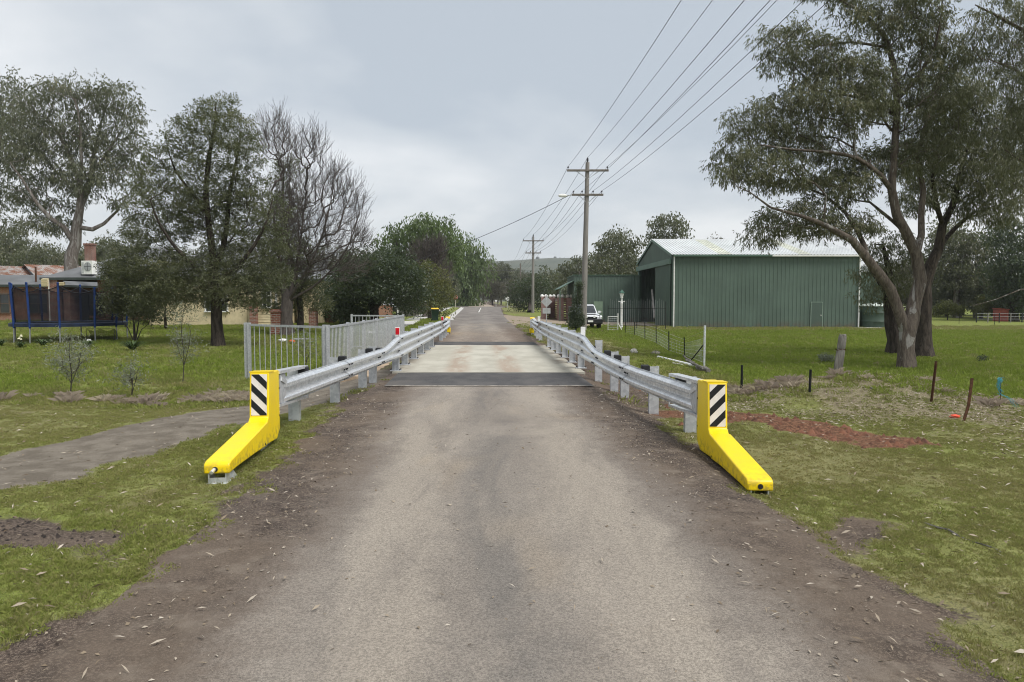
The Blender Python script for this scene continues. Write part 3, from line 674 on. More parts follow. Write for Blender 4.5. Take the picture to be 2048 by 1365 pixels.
make_tree('gum_tree', 'dense gum tree cut off by the left picture edge', Vector((*A(-40, 560, 74)[:2], 0)),
    [([(-40, 620), (-35, 520), (-25, 430), (-10, 330), (5, 240)], [.7, .55, .42, .28, .1])],
    [(18, 190, 42, 40), (10, 250, 50, 42), (-10, 310, 55, 40), (-30, 380, 50, 50), (-60, 250, 60, 60), (30, 220, 30, 30), (-5, 440, 30, 25)], 74, 22, 210, 230, .9, L_gumfar, B_pale, .29, .08, .6, .9, .28, .018, 2.3, .7, cvar=.6, step=1.0, strand=6, slen=.5, sep=1.25, extra_twigs=200)
bw = G(437, 692)
make_tree('wattle_tree', 'tall feathery wattle with a dark straight trunk on the lawn', bw,
    [([(437, 695), (434, 640), (431, 590), (428, 540), (424, 490), (416, 430), (412, 370), (420, 310), (430, 250), (432, 205)], [.225, .20, .185, .165, .14, .12, .10, .08, .05, .02]),
     ([(429, 545), (448, 490), (456, 430), (462, 370), (478, 300), (482, 260)], [.12, .10, .085, .07, .045, .02], [0, .3, .6, .8, 1, 1.1]),
     ([(431, 580), (395, 540), (355, 500), (320, 450), (300, 400)], [.10, .08, .065, .045, .02], [0, -.3, -.6, -.8, -1]), ([(431, 575), (470, 540), (510, 490), (535, 440), (545, 400)], [.10, .08, .06, .045, .02], [0, -.2, -.4, -.5, -.5]),
     ([(432, 600), (380, 580), (320, 565), (270, 560)], [.07, .055, .04, .02], [0, .5, 1, 1.2]), ([(432, 605), (480, 590), (530, 580)], [.06, .045, .02], [0, .4, .8]), ([(418, 440), (385, 390), (350, 340), (335, 300)], [.08, .06, .04, .02])],
    [(432, 218, 42, 26), (395, 240, 40, 30), (450, 262, 56, 36), (372, 290, 44, 44), (480, 305, 48, 46), (318, 322, 34, 36), (312, 380, 46, 44), (400, 330, 50, 40), (415, 400, 86, 60), (500, 400, 52, 54), (540, 440, 34, 40), (350, 440, 70, 44), (470, 470, 72, 40), (285, 470, 44, 34), (330, 530, 80, 36), (425, 535, 84, 36), (515, 545, 52, 34), (285, 560, 58, 26), (370, 590, 70, 26), (470, 595, 66, 22), (410, 560, 60, 30), (330, 585, 60, 24), (272, 430, 30, 40), (255, 520, 30, 34), (550, 500, 34, 36), (548, 560, 34, 26), (300, 595, 50, 18), (480, 605, 50, 16), (350, 560, 80, 40), (450, 575, 80, 35)],
    bw.y, 31, 760, 230, .27, L_wattle, B_dark, .10, .030, .10, .9, .26, .0055, 2.35, .6, att=.25, extra_twigs=1100, cvar=.65, sag=.02, strand=8, slen=.20, sdir=.15, sep=.40)
bb = G(573, 670)
make_tree('bare_tree', 'leafless deciduous tree with many fine upright twigs behind the brick pillar', bb,
    [([(574, 673), (573, 640), (575, 605), (566, 560), (556, 500), (548, 430), (540, 360)], [.34, .29, .25, .095, .062, .038, .012]),
     ([(575, 600), (590, 550), (600, 490), (608, 420), (616, 350)], [.10, .075, .052, .034, .012], [0, .3, .6, .8, 1]), ([(577, 600), (608, 550), (636, 495), (656, 430), (668, 370)], [.095, .068, .046, .03, .012], [0, -.5, -.9, -1.2, -1.4]),
     ([(580, 612), (625, 575), (668, 535), (700, 485), (718, 430)], [.085, .06, .042, .028, .012], [0, -.3, -.6, -.8, -.9]), ([(572, 575), (575, 490), (578, 420), (580, 350)], [.07, .05, .034, .012], [0, 1, 1.5, 2]), ([(571, 590), (540, 560), (515, 520), (505, 470)], [.08, .06, .04, .02])],
    [(532, 280, 22, 50), (556, 260, 22, 40), (575, 300, 30, 55), (622, 300, 34, 46), (600, 400, 66, 70), (664, 375, 42, 50), (702, 415, 38, 54), (650, 480, 76, 50), (722, 480, 24, 36), (560, 450, 60, 70), (600, 530, 70, 40), (690, 540, 56, 30)],
    bb.y, 41, 1700, 0, 0, None, B_twig, 0, 0, bf=.38, tip=.0042, pw=2.5, att=.45, sag=.12, depth=.8, shell=.5, wig=.03, spray=(4, .3, .85, .8, .28))
bo = Vector((*A(600, 600, 37)[:2], 0))
make_tree('wattle_tree', 'olive green wattle foliage growing through the leafless tree', bo,
    [([(604, 660), (600, 610), (590, 550), (575, 480), (566, 400), (568, 340)], [.16, .14, .12, .09, .06, .02]), ([(598, 590), (620, 540), (640, 510)], [.08, .05, .02]), ([(596, 580), (560, 560), (535, 540)], [.07, .05, .02])],
    [(568, 345, 26, 34), (575, 420, 36, 40), (560, 490, 48, 36), (600, 510, 46, 34), (540, 560, 44, 36), (600, 570, 50, 34), (640, 500, 20, 14), (560, 605, 40, 22), (620, 600, 40, 24)],
    37, 42, 240, 230, .36, L_wattle, B_dark, .13, .036, .15, .9, .26, .008, 2.35, .8, att=.3, cvar=.65, strand=8, slen=.3, sdir=.1, sep=.5)
bs = G(270, 684)
make_tree('shrub_tree', 'small many stemmed leafy tree above a clump of strap leaves', bs,
    [([(270, 686), (268, 650), (262, 610), (258, 570)], [.05, .04, .03, .015]), ([(271, 680), (283, 660), (298, 648)], [.025, .02, .012], [0, -.2, -.3]), ([(269, 675), (255, 655), (245, 645)], [.025, .02, .012]), ([(271, 676), (278, 640), (290, 600), (300, 560)], [.03, .025, .02, .012], [0, .2, .3, .4])],
    [(235, 570, 40, 26), (265, 545, 50, 30), (300, 575, 42, 34), (255, 610, 44, 24), (290, 625, 36, 20), (225, 540, 26, 24), (225, 600, 24, 20)],
    bs.y, 51, 300, 50, .24, L_wattle, B_grey, .10, .04, .3, .9, .3, .006, 2.2, .8, att=.2)
for i, (px, py, top, wd, n, lab) in enumerate([(140, 795, 665, 44, 90, 'pale grey flowering sapling nearest the left edge before the trampoline'), (262, 795, 722, 26, 40, 'small thin grey sapling between two taller grey saplings'),
                                        (365, 770, 615, 32, 60, 'tall wispy grey sapling right of the trampoline and its shrub'), (610, 742, 662, 26, 34, 'spindly sapling seen through the bridge fence bars')]):
    bp = G(px, py)
    hgt = (py - top)
    limbs = [([(px, py + 2), (px + 3, py - hgt * .35), (px - 2, py - hgt * .7), (px + 2, top + 6)], [.014, .011, .008, .004]), ([(px + 2, py - hgt * .2), (px + wd * .4, py - hgt * .5), (px + wd * .5, py - hgt * .7)], [.009, .007, .004], [0, -.1, -.2]),
             ([(px + 1, py - hgt * .25), (px - wd * .4, py - hgt * .55)], [.008, .004], [0, .2])]
    make_tree('sapling', lab, bp, limbs, [(px, top + hgt * .28, wd, hgt * .28), (px + wd * .2, top + hgt * .55, wd, hgt * .2), (px - wd * .3, top + hgt * .5, wd * .7, hgt * .2)], bp.y, 60 + i, int(n * 1.5), 12, .09, L_grey, B_grey, .075, .014, .1, 1, .3, .0028, 2.2, .9, cat='sapling', group='young grey saplings on the left bank', att=.25, step=.15, flare=1, strand=6, slen=.22, sdir=.5)
Y = 47
make_tree('evergreen_tree', 'dense dark evergreen tree overhanging the far end of the bridge fence', Vector((*A(748, 600, Y)[:2], 0)),
    [([(750, 648), (748, 620), (755, 590), (765, 560), (760, 530)], [.3, .25, .2, .14, .05]), ([(750, 622), (765, 600), (790, 580), (815, 570)], [.16, .13, .09, .04]), ([(749, 618), (725, 595), (695, 585)], [.14, .1, .04])],
    [(755, 560, 88, 46), (695, 580, 52, 36), (808, 572, 48, 46), (765, 522, 55, 22), (730, 540, 50, 30), (820, 600, 34, 24), (680, 610, 40, 26), (705, 620, 40, 18)],
    Y, 71, 340, 170, .6, L_dark, B_dark, .19, .08, .25, .9, .3, .012, 2.3, .8, cvar=.5, shell=.33, sep=.68)
make_tree('hedge_tree', 'low dark shrub mass between the brick pillars and the bare tree', Vector((*A(670, 620, 52)[:2], 0)),
    [([(668, 646), (665, 625), (668, 605)], [.14, .1, .04])], [(665, 612, 34, 24), (640, 600, 30, 30), (700, 630, 40, 16)], 52, 72, 150, 60, .5, L_dark, B_dark, .2, .08, .25, .9, shell=.35)
Y = 62
make_tree('evergreen_tree', 'rounded olive green tree beside the dark evergreen', Vector((*A(862, 600, Y)[:2], 0)),
    [([(862, 640), (860, 600), (858, 560)], [.25, .18, .06])], [(857, 556, 34, 28), (868, 590, 36, 34), (845, 590, 28, 30), (880, 610, 22, 22)], Y, 73, 230, 170, .62, L_olive, B_grey, .24, .075, .15, .9, .3, .014, 2.3, .8, shell=.33, cvar=.6, sep=.8)
make_tree('bare_tree', 'leafless grey twiggy tree in front of the weeping green tree', Vector((*A(850, 600, 70)[:2], 0)),
    [([(850, 634), (850, 580), (848, 530)], [.25, .18, .06])], [(850, 520, 40, 36), (860, 545, 46, 30), (870, 500, 25, 25)], 70, 74, 1100, 0, 0, None, B_twig, 0, 0, bf=.4, tip=.010, pw=2.4, sag=.15, shell=.5, step=.8, spray=(3, .4, 1.0, .6, .3))
Y = 84
make_tree('pepper_tree', 'large light green weeping tree left of the road', Vector((*A(840, 600, Y)[:2], 0)),
    [([(842, 628), (838, 560), (830, 510), (825, 475)], [.6, .5, .35, .15]), ([(838, 550), (870, 500), (885, 465)], [.3, .22, .1]), ([(836, 540), (805, 510), (790, 480)], [.25, .18, .08])],
    [(820, 465, 34, 24), (848, 452, 34, 20), (884, 466, 32, 26), (790, 485, 26, 30), (830, 500, 44, 28), (885, 505, 40, 30), (780, 520, 18, 22), (905, 490, 20, 24)], Y, 75, 380, 200, .95, L_pepper, B_dark, .34, .13, .7, .9, .3, .02, 2.3, .9, cvar=.6, step=1, shell=.36, strand=6, slen=.9, sdir=-.8, sep=1.1)
make_tree('pepper_tree', 'weeping green tree nearest the road with hanging curtains of foliage', Vector((*A(930, 600, 184)[:2], 0)),
    [([(930, 626), (928, 570), (922, 530), (920, 500)], [.3, .26, .2, .1]), ([(927, 560), (945, 525), (955, 505)], [.25, .18, .08])],
    [(920, 505, 34, 26), (950, 512, 24, 26), (905, 540, 28, 36), (940, 545, 34, 40), (960, 540, 14, 26), (925, 580, 26, 26), (900, 575, 18, 30), (930, 600, 26, 18), (905, 602, 20, 14)], 184, 76, 420, 150, 1.9, L_pepper, B_dark, .8, .32, .75, .9, .3, .04, 2.3, 1.1, cvar=.6, step=2, shell=.36, strand=6, slen=2.0, sdir=-.9, sep=2.2)
Y = 98
make_tree('evergreen_tree', 'round dense dark green tree beside the second power pole', Vector((*A(1060, 600, Y)[:2], 0)),
    [([(1060, 625), (1060, 600), (1060, 580)], [.3, .2, .08])], [(1060, 585, 38, 30), (1048, 600, 28, 20), (1075, 598, 26, 22), (1062, 570, 26, 18)], Y + 6, 77, 230, 190, 1.05, L_dark, B_dark, .32, .12, .2, .9, .3, .02, 2.3, .85, shell=.3, sep=1.3)
for k_, (px_, Yh, lab_, el_) in enumerate([(330, 41, 'dark garden shrub behind the small leafy tree', [(325, 620, 36, 24), (350, 605, 30, 26)]), (250, 44, 'dark garden shrub before the brick house porch', [(245, 615, 30, 26), (275, 605, 28, 30)])]):
    make_tree('shrub', lab_, Vector((*A(px_, 600, Yh)[:2], 0)), [([(px_, 650), (px_, 630), (px_ + 2, 605)], [.08, .06, .03])], el_, Yh, 80 + k_, 70, 110, .5, L_wattle, B_dark, .15, .05, .3, .9, .3, .010, 2.3, .85, cat='shrub', group='garden shrubs before the houses', shell=.36, sep=.55)
# --- behind the shed and along the horizon
far = [
    ('gum_tree', 'rounded gum with bare lower trunks behind the low green shed', 1235, 118, [(1235, 490, 40, 26), (1215, 505, 30, 26), (1262, 500, 28, 30), (1240, 530, 44, 24), (1205, 535, 20, 16)], 480),
    ('gum_tree', 'tall gum crown showing above the main shed ridge', 1336, 122, [(1335, 452, 34, 18), (1320, 462, 22, 16), (1355, 465, 18, 18), (1335, 490, 36, 24)], 380),
    ('gum_tree', 'smaller grey green gum left of the near power pole', 1158, 128, [(1160, 525, 26, 14), (1145, 540, 22, 16), (1178, 538, 22, 18), (1160, 555, 36, 14)], 300),
    ('gum_tree', 'pale grey gum thicket behind the brick fence', 1120, 135, [(1120, 565, 24, 22), (1140, 575, 24, 18), (1105, 560, 16, 20)], 260),
    ('gum_tree', 'low grey gum between the round dark tree and the brick fence', 1098, 170, [(1098, 560, 16, 14), (1085, 548, 14, 12)], 160),
    ('gum_tree', 'broad pale green gum far right of the big forked gum', 1915, 82, [(1900, 475, 44, 30), (1940, 500, 48, 36), (1880, 520, 36, 34), (1915, 550, 54, 36), (1965, 540, 26, 30)], 620),
    ('evergreen_tree', 'dark tall tree filling the right edge behind the paddock', 2030, 74, [(2025, 470, 42, 26), (2040, 520, 50, 44), (2000, 540, 26, 30), (2040, 580, 50, 40), (2005, 590, 22, 24)], 560),
    ('gum_tree', 'grey green gum at the far left skyline', 25, 125, [(25, 470, 26, 14), (40, 500, 34, 20), (5, 510, 30, 24)], 300),
    ('gum_tree', 'low bushy gum left of the pale trunked gum on the skyline', 88, 120, [(85, 510, 34, 16), (100, 530, 36, 16), (60, 525, 30, 18)], 260),
    ('gum_tree', 'gum mostly hidden behind the pale trunk over the house', 190, 118, [(190, 505, 34, 16), (220, 500, 26, 20), (165, 520, 30, 14)], 240),
]
for i, (nm, lab, px, Y, el, n) in enumerate(far):
    bot = max(e[1] for e in el); base = Vector((*A(px, 600, Y)[:2], hz(A(px, 600, Y).x, Y)))
    dk = 'dark' in lab
    make_tree(nm, lab, base, [([(px, 626), (px - 2, (600 + bot) / 2), (px + 1, bot - 8)], [.4, .34, .15])], el, Y, 90 + i, int(n * .52), 115, 10.5e-3 * Y, L_dark if dk else L_gumfar, B_dark if dk else B_pale,
              .0042 * Y, .0021 * Y, .55, .9, .25, .00018 * Y, 2.3, .8, step=1.2, cvar=.6, shell=.36, att=.4, sep=.0135 * Y)
# winter bare and scrubby background trees: four built, the rest copied
proto = []
for i, (lf, nl, bk, mh) in enumerate([(L_brown, 26, B_grey, 9), (L_gumfar, 34, B_pale, 12), (L_brown, 16, B_pale, 8), (L_gumfar, 40, B_grey, 7)]):
    s = Skel(200 + i); rg = s.rng
    s.limb([(0, 0, -.2), (.1, 0, mh * .25), (-.1, .1, mh * .5), (.2, 0, mh * .8)], [.28, .22, .15, .05], step=.8, att_from=.25)
    for a in range(3):
        an = a * 2.1 + i; s.limb([(0, 0, mh * (.25 + .08 * a)), (math.cos(an) * mh * .12, math.sin(an) * mh * .12, mh * .5), (math.cos(an) * mh * .22, math.sin(an) * mh * .22, mh * .75)], [.14, .10, .04], step=.8, att_from=.2)
    v = rg.normal(0, 1, (330, 3)); v /= np.linalg.norm(v, axis=1)[:, None]; v *= (rg.uniform(0, 1, 330) ** .4)[:, None]
    C = v * np.array((mh * .36, mh * .36, mh * .40)) * (1 + .25 * np.sin(v[:, :1] * 9)) + np.array((0, 0, mh * .60))
    s.targets(np.concatenate([C, C[:120] * np.array((1.05, 1.05, 1.04))]), .25, .8, .1)
    ro = empty('scrub_tree', (0, 0, 0)); link('trunk', s.mesh('trunk', bk, .022, 2.4, 1.2), ro)
    V, Fq, var = leaves(rg, C, nl * 2, .70, .40, .14, .4, 0, None, .8, 0, .5); link('crown', fast_mesh('crown', V, Fq, lf, {'var': var}), ro)
    proto.append(ro)
spots = []     # (px, distance, proto, scale, label)
for k, (px, Yd, pi, sc) in enumerate([(905, 205, 3, 1.0), (925, 230, 0, 1.15), (948, 250, 0, 1.4), (968, 262, 2, 1.5), (985, 215, 0, 1.1), (1002, 240, 1, 1.35), (1018, 225, 2, 1.25), (1034, 250, 1, 1.3), (1052, 230, 0, 1.3), (1075, 240, 1, 1.1),
                                      (1098, 235, 0, 1.25), (1118, 205, 2, 1.2), (1140, 215, 1, 1.2), (958, 330, 1, 1.6), (996, 340, 1, 1.7), (1044, 350, 3, 2.0), (1088, 330, 1, 1.6), (1180, 190, 0, 1.25), (1208, 160, 2, 1.1), (1262, 165, 0, 1.1), (1300, 170, 2, 1.1), (1435, 140, 2, 1.55),
                                      (1790, 92, 0, .62), (1815, 96, 0, .72), (1838, 88, 2, .60), (1868, 90, 0, .62), (1892, 84, 3, .55), (1925, 88, 3, .6), (1962, 80, 3, .62), (1985, 86, 0, .65), (2020, 84, 3, .6), (2045, 78, 0, .7),
                                      (-10, 150, 1, 1.3), (15, 170, 0, 1.4), (60, 160, 1, 1.2), (108, 165, 0, 1.2), (130, 150, 3, 1.5), (205, 160, 1, 1.2), (240, 150, 0, 1.3), (280, 140, 1, 1.1), (640, 120, 0, .9), (700, 125, 1, .9), (740, 115, 0, .9), (890, 150, 3, 1.0)]):
    spots.append((px, Yd, pi, sc * (.80 if 980 < px < 1150 else 1)))
used = set(); rg = random.Random(5)
order = sorted(range(len(spots)), key=lambda k: spots[k][0])
kinds = {0: 'grey brown winter twiggy', 1: 'loose grey green', 2: 'sparse pale trunked', 3: 'bushy grey green'}
def side(px):
    if px < 320: return 'behind the brick house'
    if px < 800: return 'behind the dark evergreen'
    if px < 1150: return 'beyond the junction'
    if px < 1500: return 'behind the green sheds'
    return 'behind the right paddock'
cnt = {}; 
for k in order:
    px, Yd, pi, sc = spots[k]
    key = (pi, side(px)); cnt.setdefault(key, []).append(k)
ordn = ['first', 'second', 'third', 'fourth', 'fifth', 'sixth', 'seventh', 'eighth', 'ninth', 'tenth']
for key, ks in cnt.items():
    for j, k in enumerate(ks):
        px, Yd, pi, sc = spots[k]
        o = proto[pi] if pi not in used else copy_tree(proto[pi]); used.add(pi)
        x = (px - 1024) / F * Yd; o.location = (x, Yd, hz(x, Yd)); o.rotation_euler = (0, 0, rg.uniform(0, 6.28)); o.scale = (sc * rg.uniform(.9, 1.15), sc * rg.uniform(.9, 1.15), sc * rg.uniform(.92, 1.08))
        lab = f"{kinds[pi]} tree {side(px)}" + (f", {ordn[j]} such from the left" if len(ks) > 1 else '')
        tag(o, lab, 'tree', 'background trees ' + side(px))
# trees on the far hill
for k, (px, py) in enumerate([(979, 522), (984, 521), (1075, 519), (1082, 519), (1110, 517), (1120, 518), (1128, 518), (1150, 518)]):
    Yd = 1490; o = copy_tree(proto[3 if k % 2 else 1]); p = A(px, py + 2, Yd); o.location = p; s_ = .36 + .12 * (k % 3); o.scale = (s_ * 1.3, s_ * 1.3, s_)
    tag(o, f"tiny tree on the hill skyline, {ordn[k]} from the left", 'tree', 'trees on the hill skyline')
# ------------------------------------------------------------------ materials for made things
def galv(name, base=.60, metal=.75, rough=.42, sc=30):
    t = NT(name); v = t.n('ShaderNodeTexVoronoi'); v.inputs['Scale'].default_value = sc; t.set(v.inputs['Vector'], t.pos(obj=False))
    sp = t.rgb(v.outputs['Color'])[0]; n = t.noise(2.2, 4, .65, t.pos((1, 1, 1)))
    c = t.mix(t.mr(sp, 0, 1), (base * .82, base * .85, base * .88), (base * 1.06, base * 1.08, base * 1.1)); c = t.mix(t.mr(n, .45, .75, 0, .45), c, (base * .52, base * .53, base * .54))
    st = t.noise(9, 4, .7, t.pos((2, 2, .25))); c = t.mix(t.mr(st, .62, .8, 0, .35), c, (base * .55, base * .52, base * .48))
    t.bsdf(c, t.mr(n, .3, .7, rough - .08, rough + .14), metal, None, .5); return t.m
M_galv = galv('galvanised_steel', .80, .7, .36); M_post = galv('galvanised_post', .58, .55, .5, 22); M_fence = galv('galvanised_fence', .56, .6, .48, 40)
t = NT('yellow_powdercoat'); n = t.noise(5, 4, .6, t.pos(obj=True)); n2 = t.noise(45, 3, .7, t.pos(obj=True))
c = t.mix(t.mr(n, .3, .75), (.84, .60, .002), (.90, .66, .003)); c = t.mix(t.mr(n2, .66, .74, 0, .4), c, (.50, .36, .03)); zz = t.n('ShaderNodeSeparateXYZ'); t.set(zz.inputs[0], t.pos(obj=True)); c = t.mix(t.mul(t.mr(zz.outputs[2], .10, .26, 1, 0), t.mr(t.noise(16, 5, .7, t.pos(obj=True)), .45, .62, 0, .55)), c, (.20, .14, .07)); c = t.mix(t.mr(t.noise(7, 4, .75, t.pos((1, 1, 4), True)), .64, .70, 0, .25), c, (.55, .42, .12))
t.bsdf(c, t.mr(n, .3, .7, .30, .44), 0, t.bump(n2, .05, .004), .45); M_yel = t.m
M_white = simple('reflective_white', (.74, .70, .66), .45, 0, .06, 10); M_black = simple('black_tape', (.012, .013, .014), .4, 0, .2, 10)
M_rub = simple('black_blockout', (.020, .021, .023), .65, 0, .2, 12); M_red = simple('red_reflector', (.62, .010, .022), .3, 0, .1, 10); M_wplastic = simple('white_plastic', (.78, .78, .76), .5, 0, .08, 8)
M_dk = simple('dark_bolt', (.05, .05, .055), .5, .6, .2, 30)
M_green = None
def ribbed_paint(name, col, dirt=.12):
    t = NT(name); n = t.noise(.5, 4, .6); g = t.noise(2.2, 4, .7, t.pos((1, 1, .22))); z = t.n('ShaderNodeSeparateXYZ'); t.set(z.inputs[0], t.pos())
    c = t.mix(t.mr(n, .3, .7), tuple(x * .9 for x in col), tuple(min(1, x * 1.1) for x in col)); c = t.mix(t.mr(g, .5, .8, 0, dirt * 2), c, tuple(x * .72 for x in col))
    c = t.mix(t.mul(t.mr(z.outputs[2], -.5, .15, 1, 0), t.mr(t.noise(1.6, 4, .7), .42, .6, 0, .75)), c, (.11, .085, .06))
    fl = t.math('FLOOR', t.mul(z.outputs[0], 1 / .93)); wn_ = t.n('ShaderNodeTexWhiteNoise', noise_dimensions='1D'); t.set(wn_.inputs['W'], fl); c = t.mix(t.mr(wn_.outputs[0], 0, 1, 0, .22, False), c, tuple(x * .78 for x in col))
    t.bsdf(c, .5, 0, t.bump(t.noise(.8, 3, .6), .25, .06), .35); return t.m
M_green = ribbed_paint('green_wall_sheet', (.088, .128, .102)); M_green2 = ribbed_paint('green_trim', (.085, .150, .110)); M_roof = ribbed_paint('zinc_roof', (.60, .62, .62), .3)
M_skyl = simple('translucent_roof_strip', (.58, .59, .50), .6, 0, .15, 1.5); M_in = simple('brown_interior', (.12, .085, .07), .9, 0, .2, 1.5); M_slab = simple('concrete_slab', (.34, .33, .31), .9, 0, .15, 1.2)
t = NT('tinted_glass'); t.bsdf(t.mix(t.mr(t.noise(1.5, 2, .5), .3, .7), (.018, .022, .026), (.04, .045, .05)), .08, 0, None, .7); M_glass = t.m
def brick(name, a, b, mortar=(.32, .29, .25), sc=1.0, sx=1):
    t = NT(name); p = t.n('ShaderNodeSeparateXYZ'); t.set(p.inputs[0], t.pos()); cb = t.n('ShaderNodeCombineXYZ'); t.set(cb.inputs[0], t.addm(p.outputs[0], p.outputs[1])); t.set(cb.inputs[1], p.outputs[2])
    bt = t.n('ShaderNodeTexBrick', {'Vector': cb.outputs[0], 'Color1': a, 'Color2': b, 'Mortar': mortar, 'Scale': 1.0 * sc, 'Mortar Size': .012}); bt.inputs['Brick Width'].default_value = .24; bt.inputs['Row Height'].default_value = .086
    n = t.noise(.9, 4, .6); n2 = t.noise(14, 4, .7); c = t.mix(t.mr(n, .45, .75, 0, .4), bt.outputs[0], tuple(x * .55 for x in a)); c = t.mix(t.mr(n2, .62, .76, 0, .5), c, (.42, .36, .30))
    t.bsdf(c, .92, 0, t.bump(bt.outputs[1], .5, .01), .15); return t.m
M_brick = brick('orange_brick', (.30, .105, .052), (.36, .15, .08)); M_brickd = brick('dark_red_brick', (.18, .060, .042), (.25, .10, .07))
M_cream = simple('cream_weatherboard', (.60, .51, .33), .7, 0, .08, 3); M_trim = simple('white_trim', (.74, .74, .71), .55, 0, .06, 4); M_groof = simple('grey_metal_roof', (.17, .175, .18), .55, .2, .15, .8); M_fascia = simple('dark_fascia', (.045, .055, .050), .6, 0, .15, 3)
t = NT('rusted_iron_roof'); n = t.noise(.9, 5, .7, t.pos((1, 1, .4))); n2 = t.noise(4, 4, .7); c = t.mix(t.mr(n, .38, .6), (.34, .33, .32), (.20, .088, .050)); c = t.mix(t.mr(n2, .5, .7, 0, .6), c, (.26, .14, .09)); t.bsdf(c, .75, 0, None, .25); M_rust = t.m
M_rusty = simple('rusty_steel', (.095, .045, .025), .85, .2, .3, 20, .3); M_dpick = simple('dark_picket_steel', (.030, .032, .030), .7, .3, .3, 20)
M_wood = bark_mat('weathered_grey_post', (.13, .12, .105), (.27, .255, .23), None, 0, (9, 9, 1.2), .9)
M_conp = simple('concrete_pole', (.225, .21, .195), .85, 0, .12, 3, .2, 40, vec=(3, 3, .4)); M_arm = simple('timber_crossarm', (.17, .15, .13), .85, 0, .2, 5); M_wire = simple('conductor', (.06, .06, .065), .6, .3, .1, 3)

# ------------------------------------------------------------------ guardrails
PL = np.array([(8.35, -2.87), (9.8, -2.80), (11.7, -2.71), (13.7, -2.63), (16, -2.55), (20, -2.60), (25, -2.68), (28, -2.74), (31, -2.84), (34.2, -3.02)])
PR = np.array([(8.2, 2.28), (9.4, 2.13), (11, 1.93), (13, 1.75), (15, 1.62), (17, 1.55), (20, 1.41), (23, 1.27), (25, 1.19), (28, 1.09), (31, 1.02), (34.2, .98)])
def rail_x(P, y): return float(np.interp(y, P[:, 0], P[:, 1]))
def zoff(side, y): return float((-.075 * (1 - ss(11, 16, y)) if side > 0 else -.01))
def wprof(k, side):
    W = [(0, .135), (.155, .155), (.175, .31)]; T = [(0, .135), (.187, .322), (.374, .508)]; hum = [.082, .082 * k, .082]; pts = [(.006, 0)]
    for (a, b), (c, d), hu in zip(W, T, hum):
        v0 = a + (c - a) * k; v1 = b + (d - b) * k; dd = v1 - v0
        pts += [(.004, v0 + dd * .05 + .002), (hu * .85, v0 + dd * .26), (hu, v0 + dd * .36), (hu, v0 + dd * .64), (hu * .85, v0 + dd * .74), (.004, v0 + dd * .95)]
    pts += [(.006, (.31 + .198 * k))]
    pts[0] = (.018, -.006); pts[-1] = (.018, .316 + .198 * k)
    f = [(-side * u, v + .375 - .02 * k) for u, v in pts]
    return f + [(a + side * .007, b) for a, b in reversed(f)]
def kblend(y, t0, t1, t2, t3): return float(ss(t0, t1, y) * (1 - ss(t2, t3, y)))
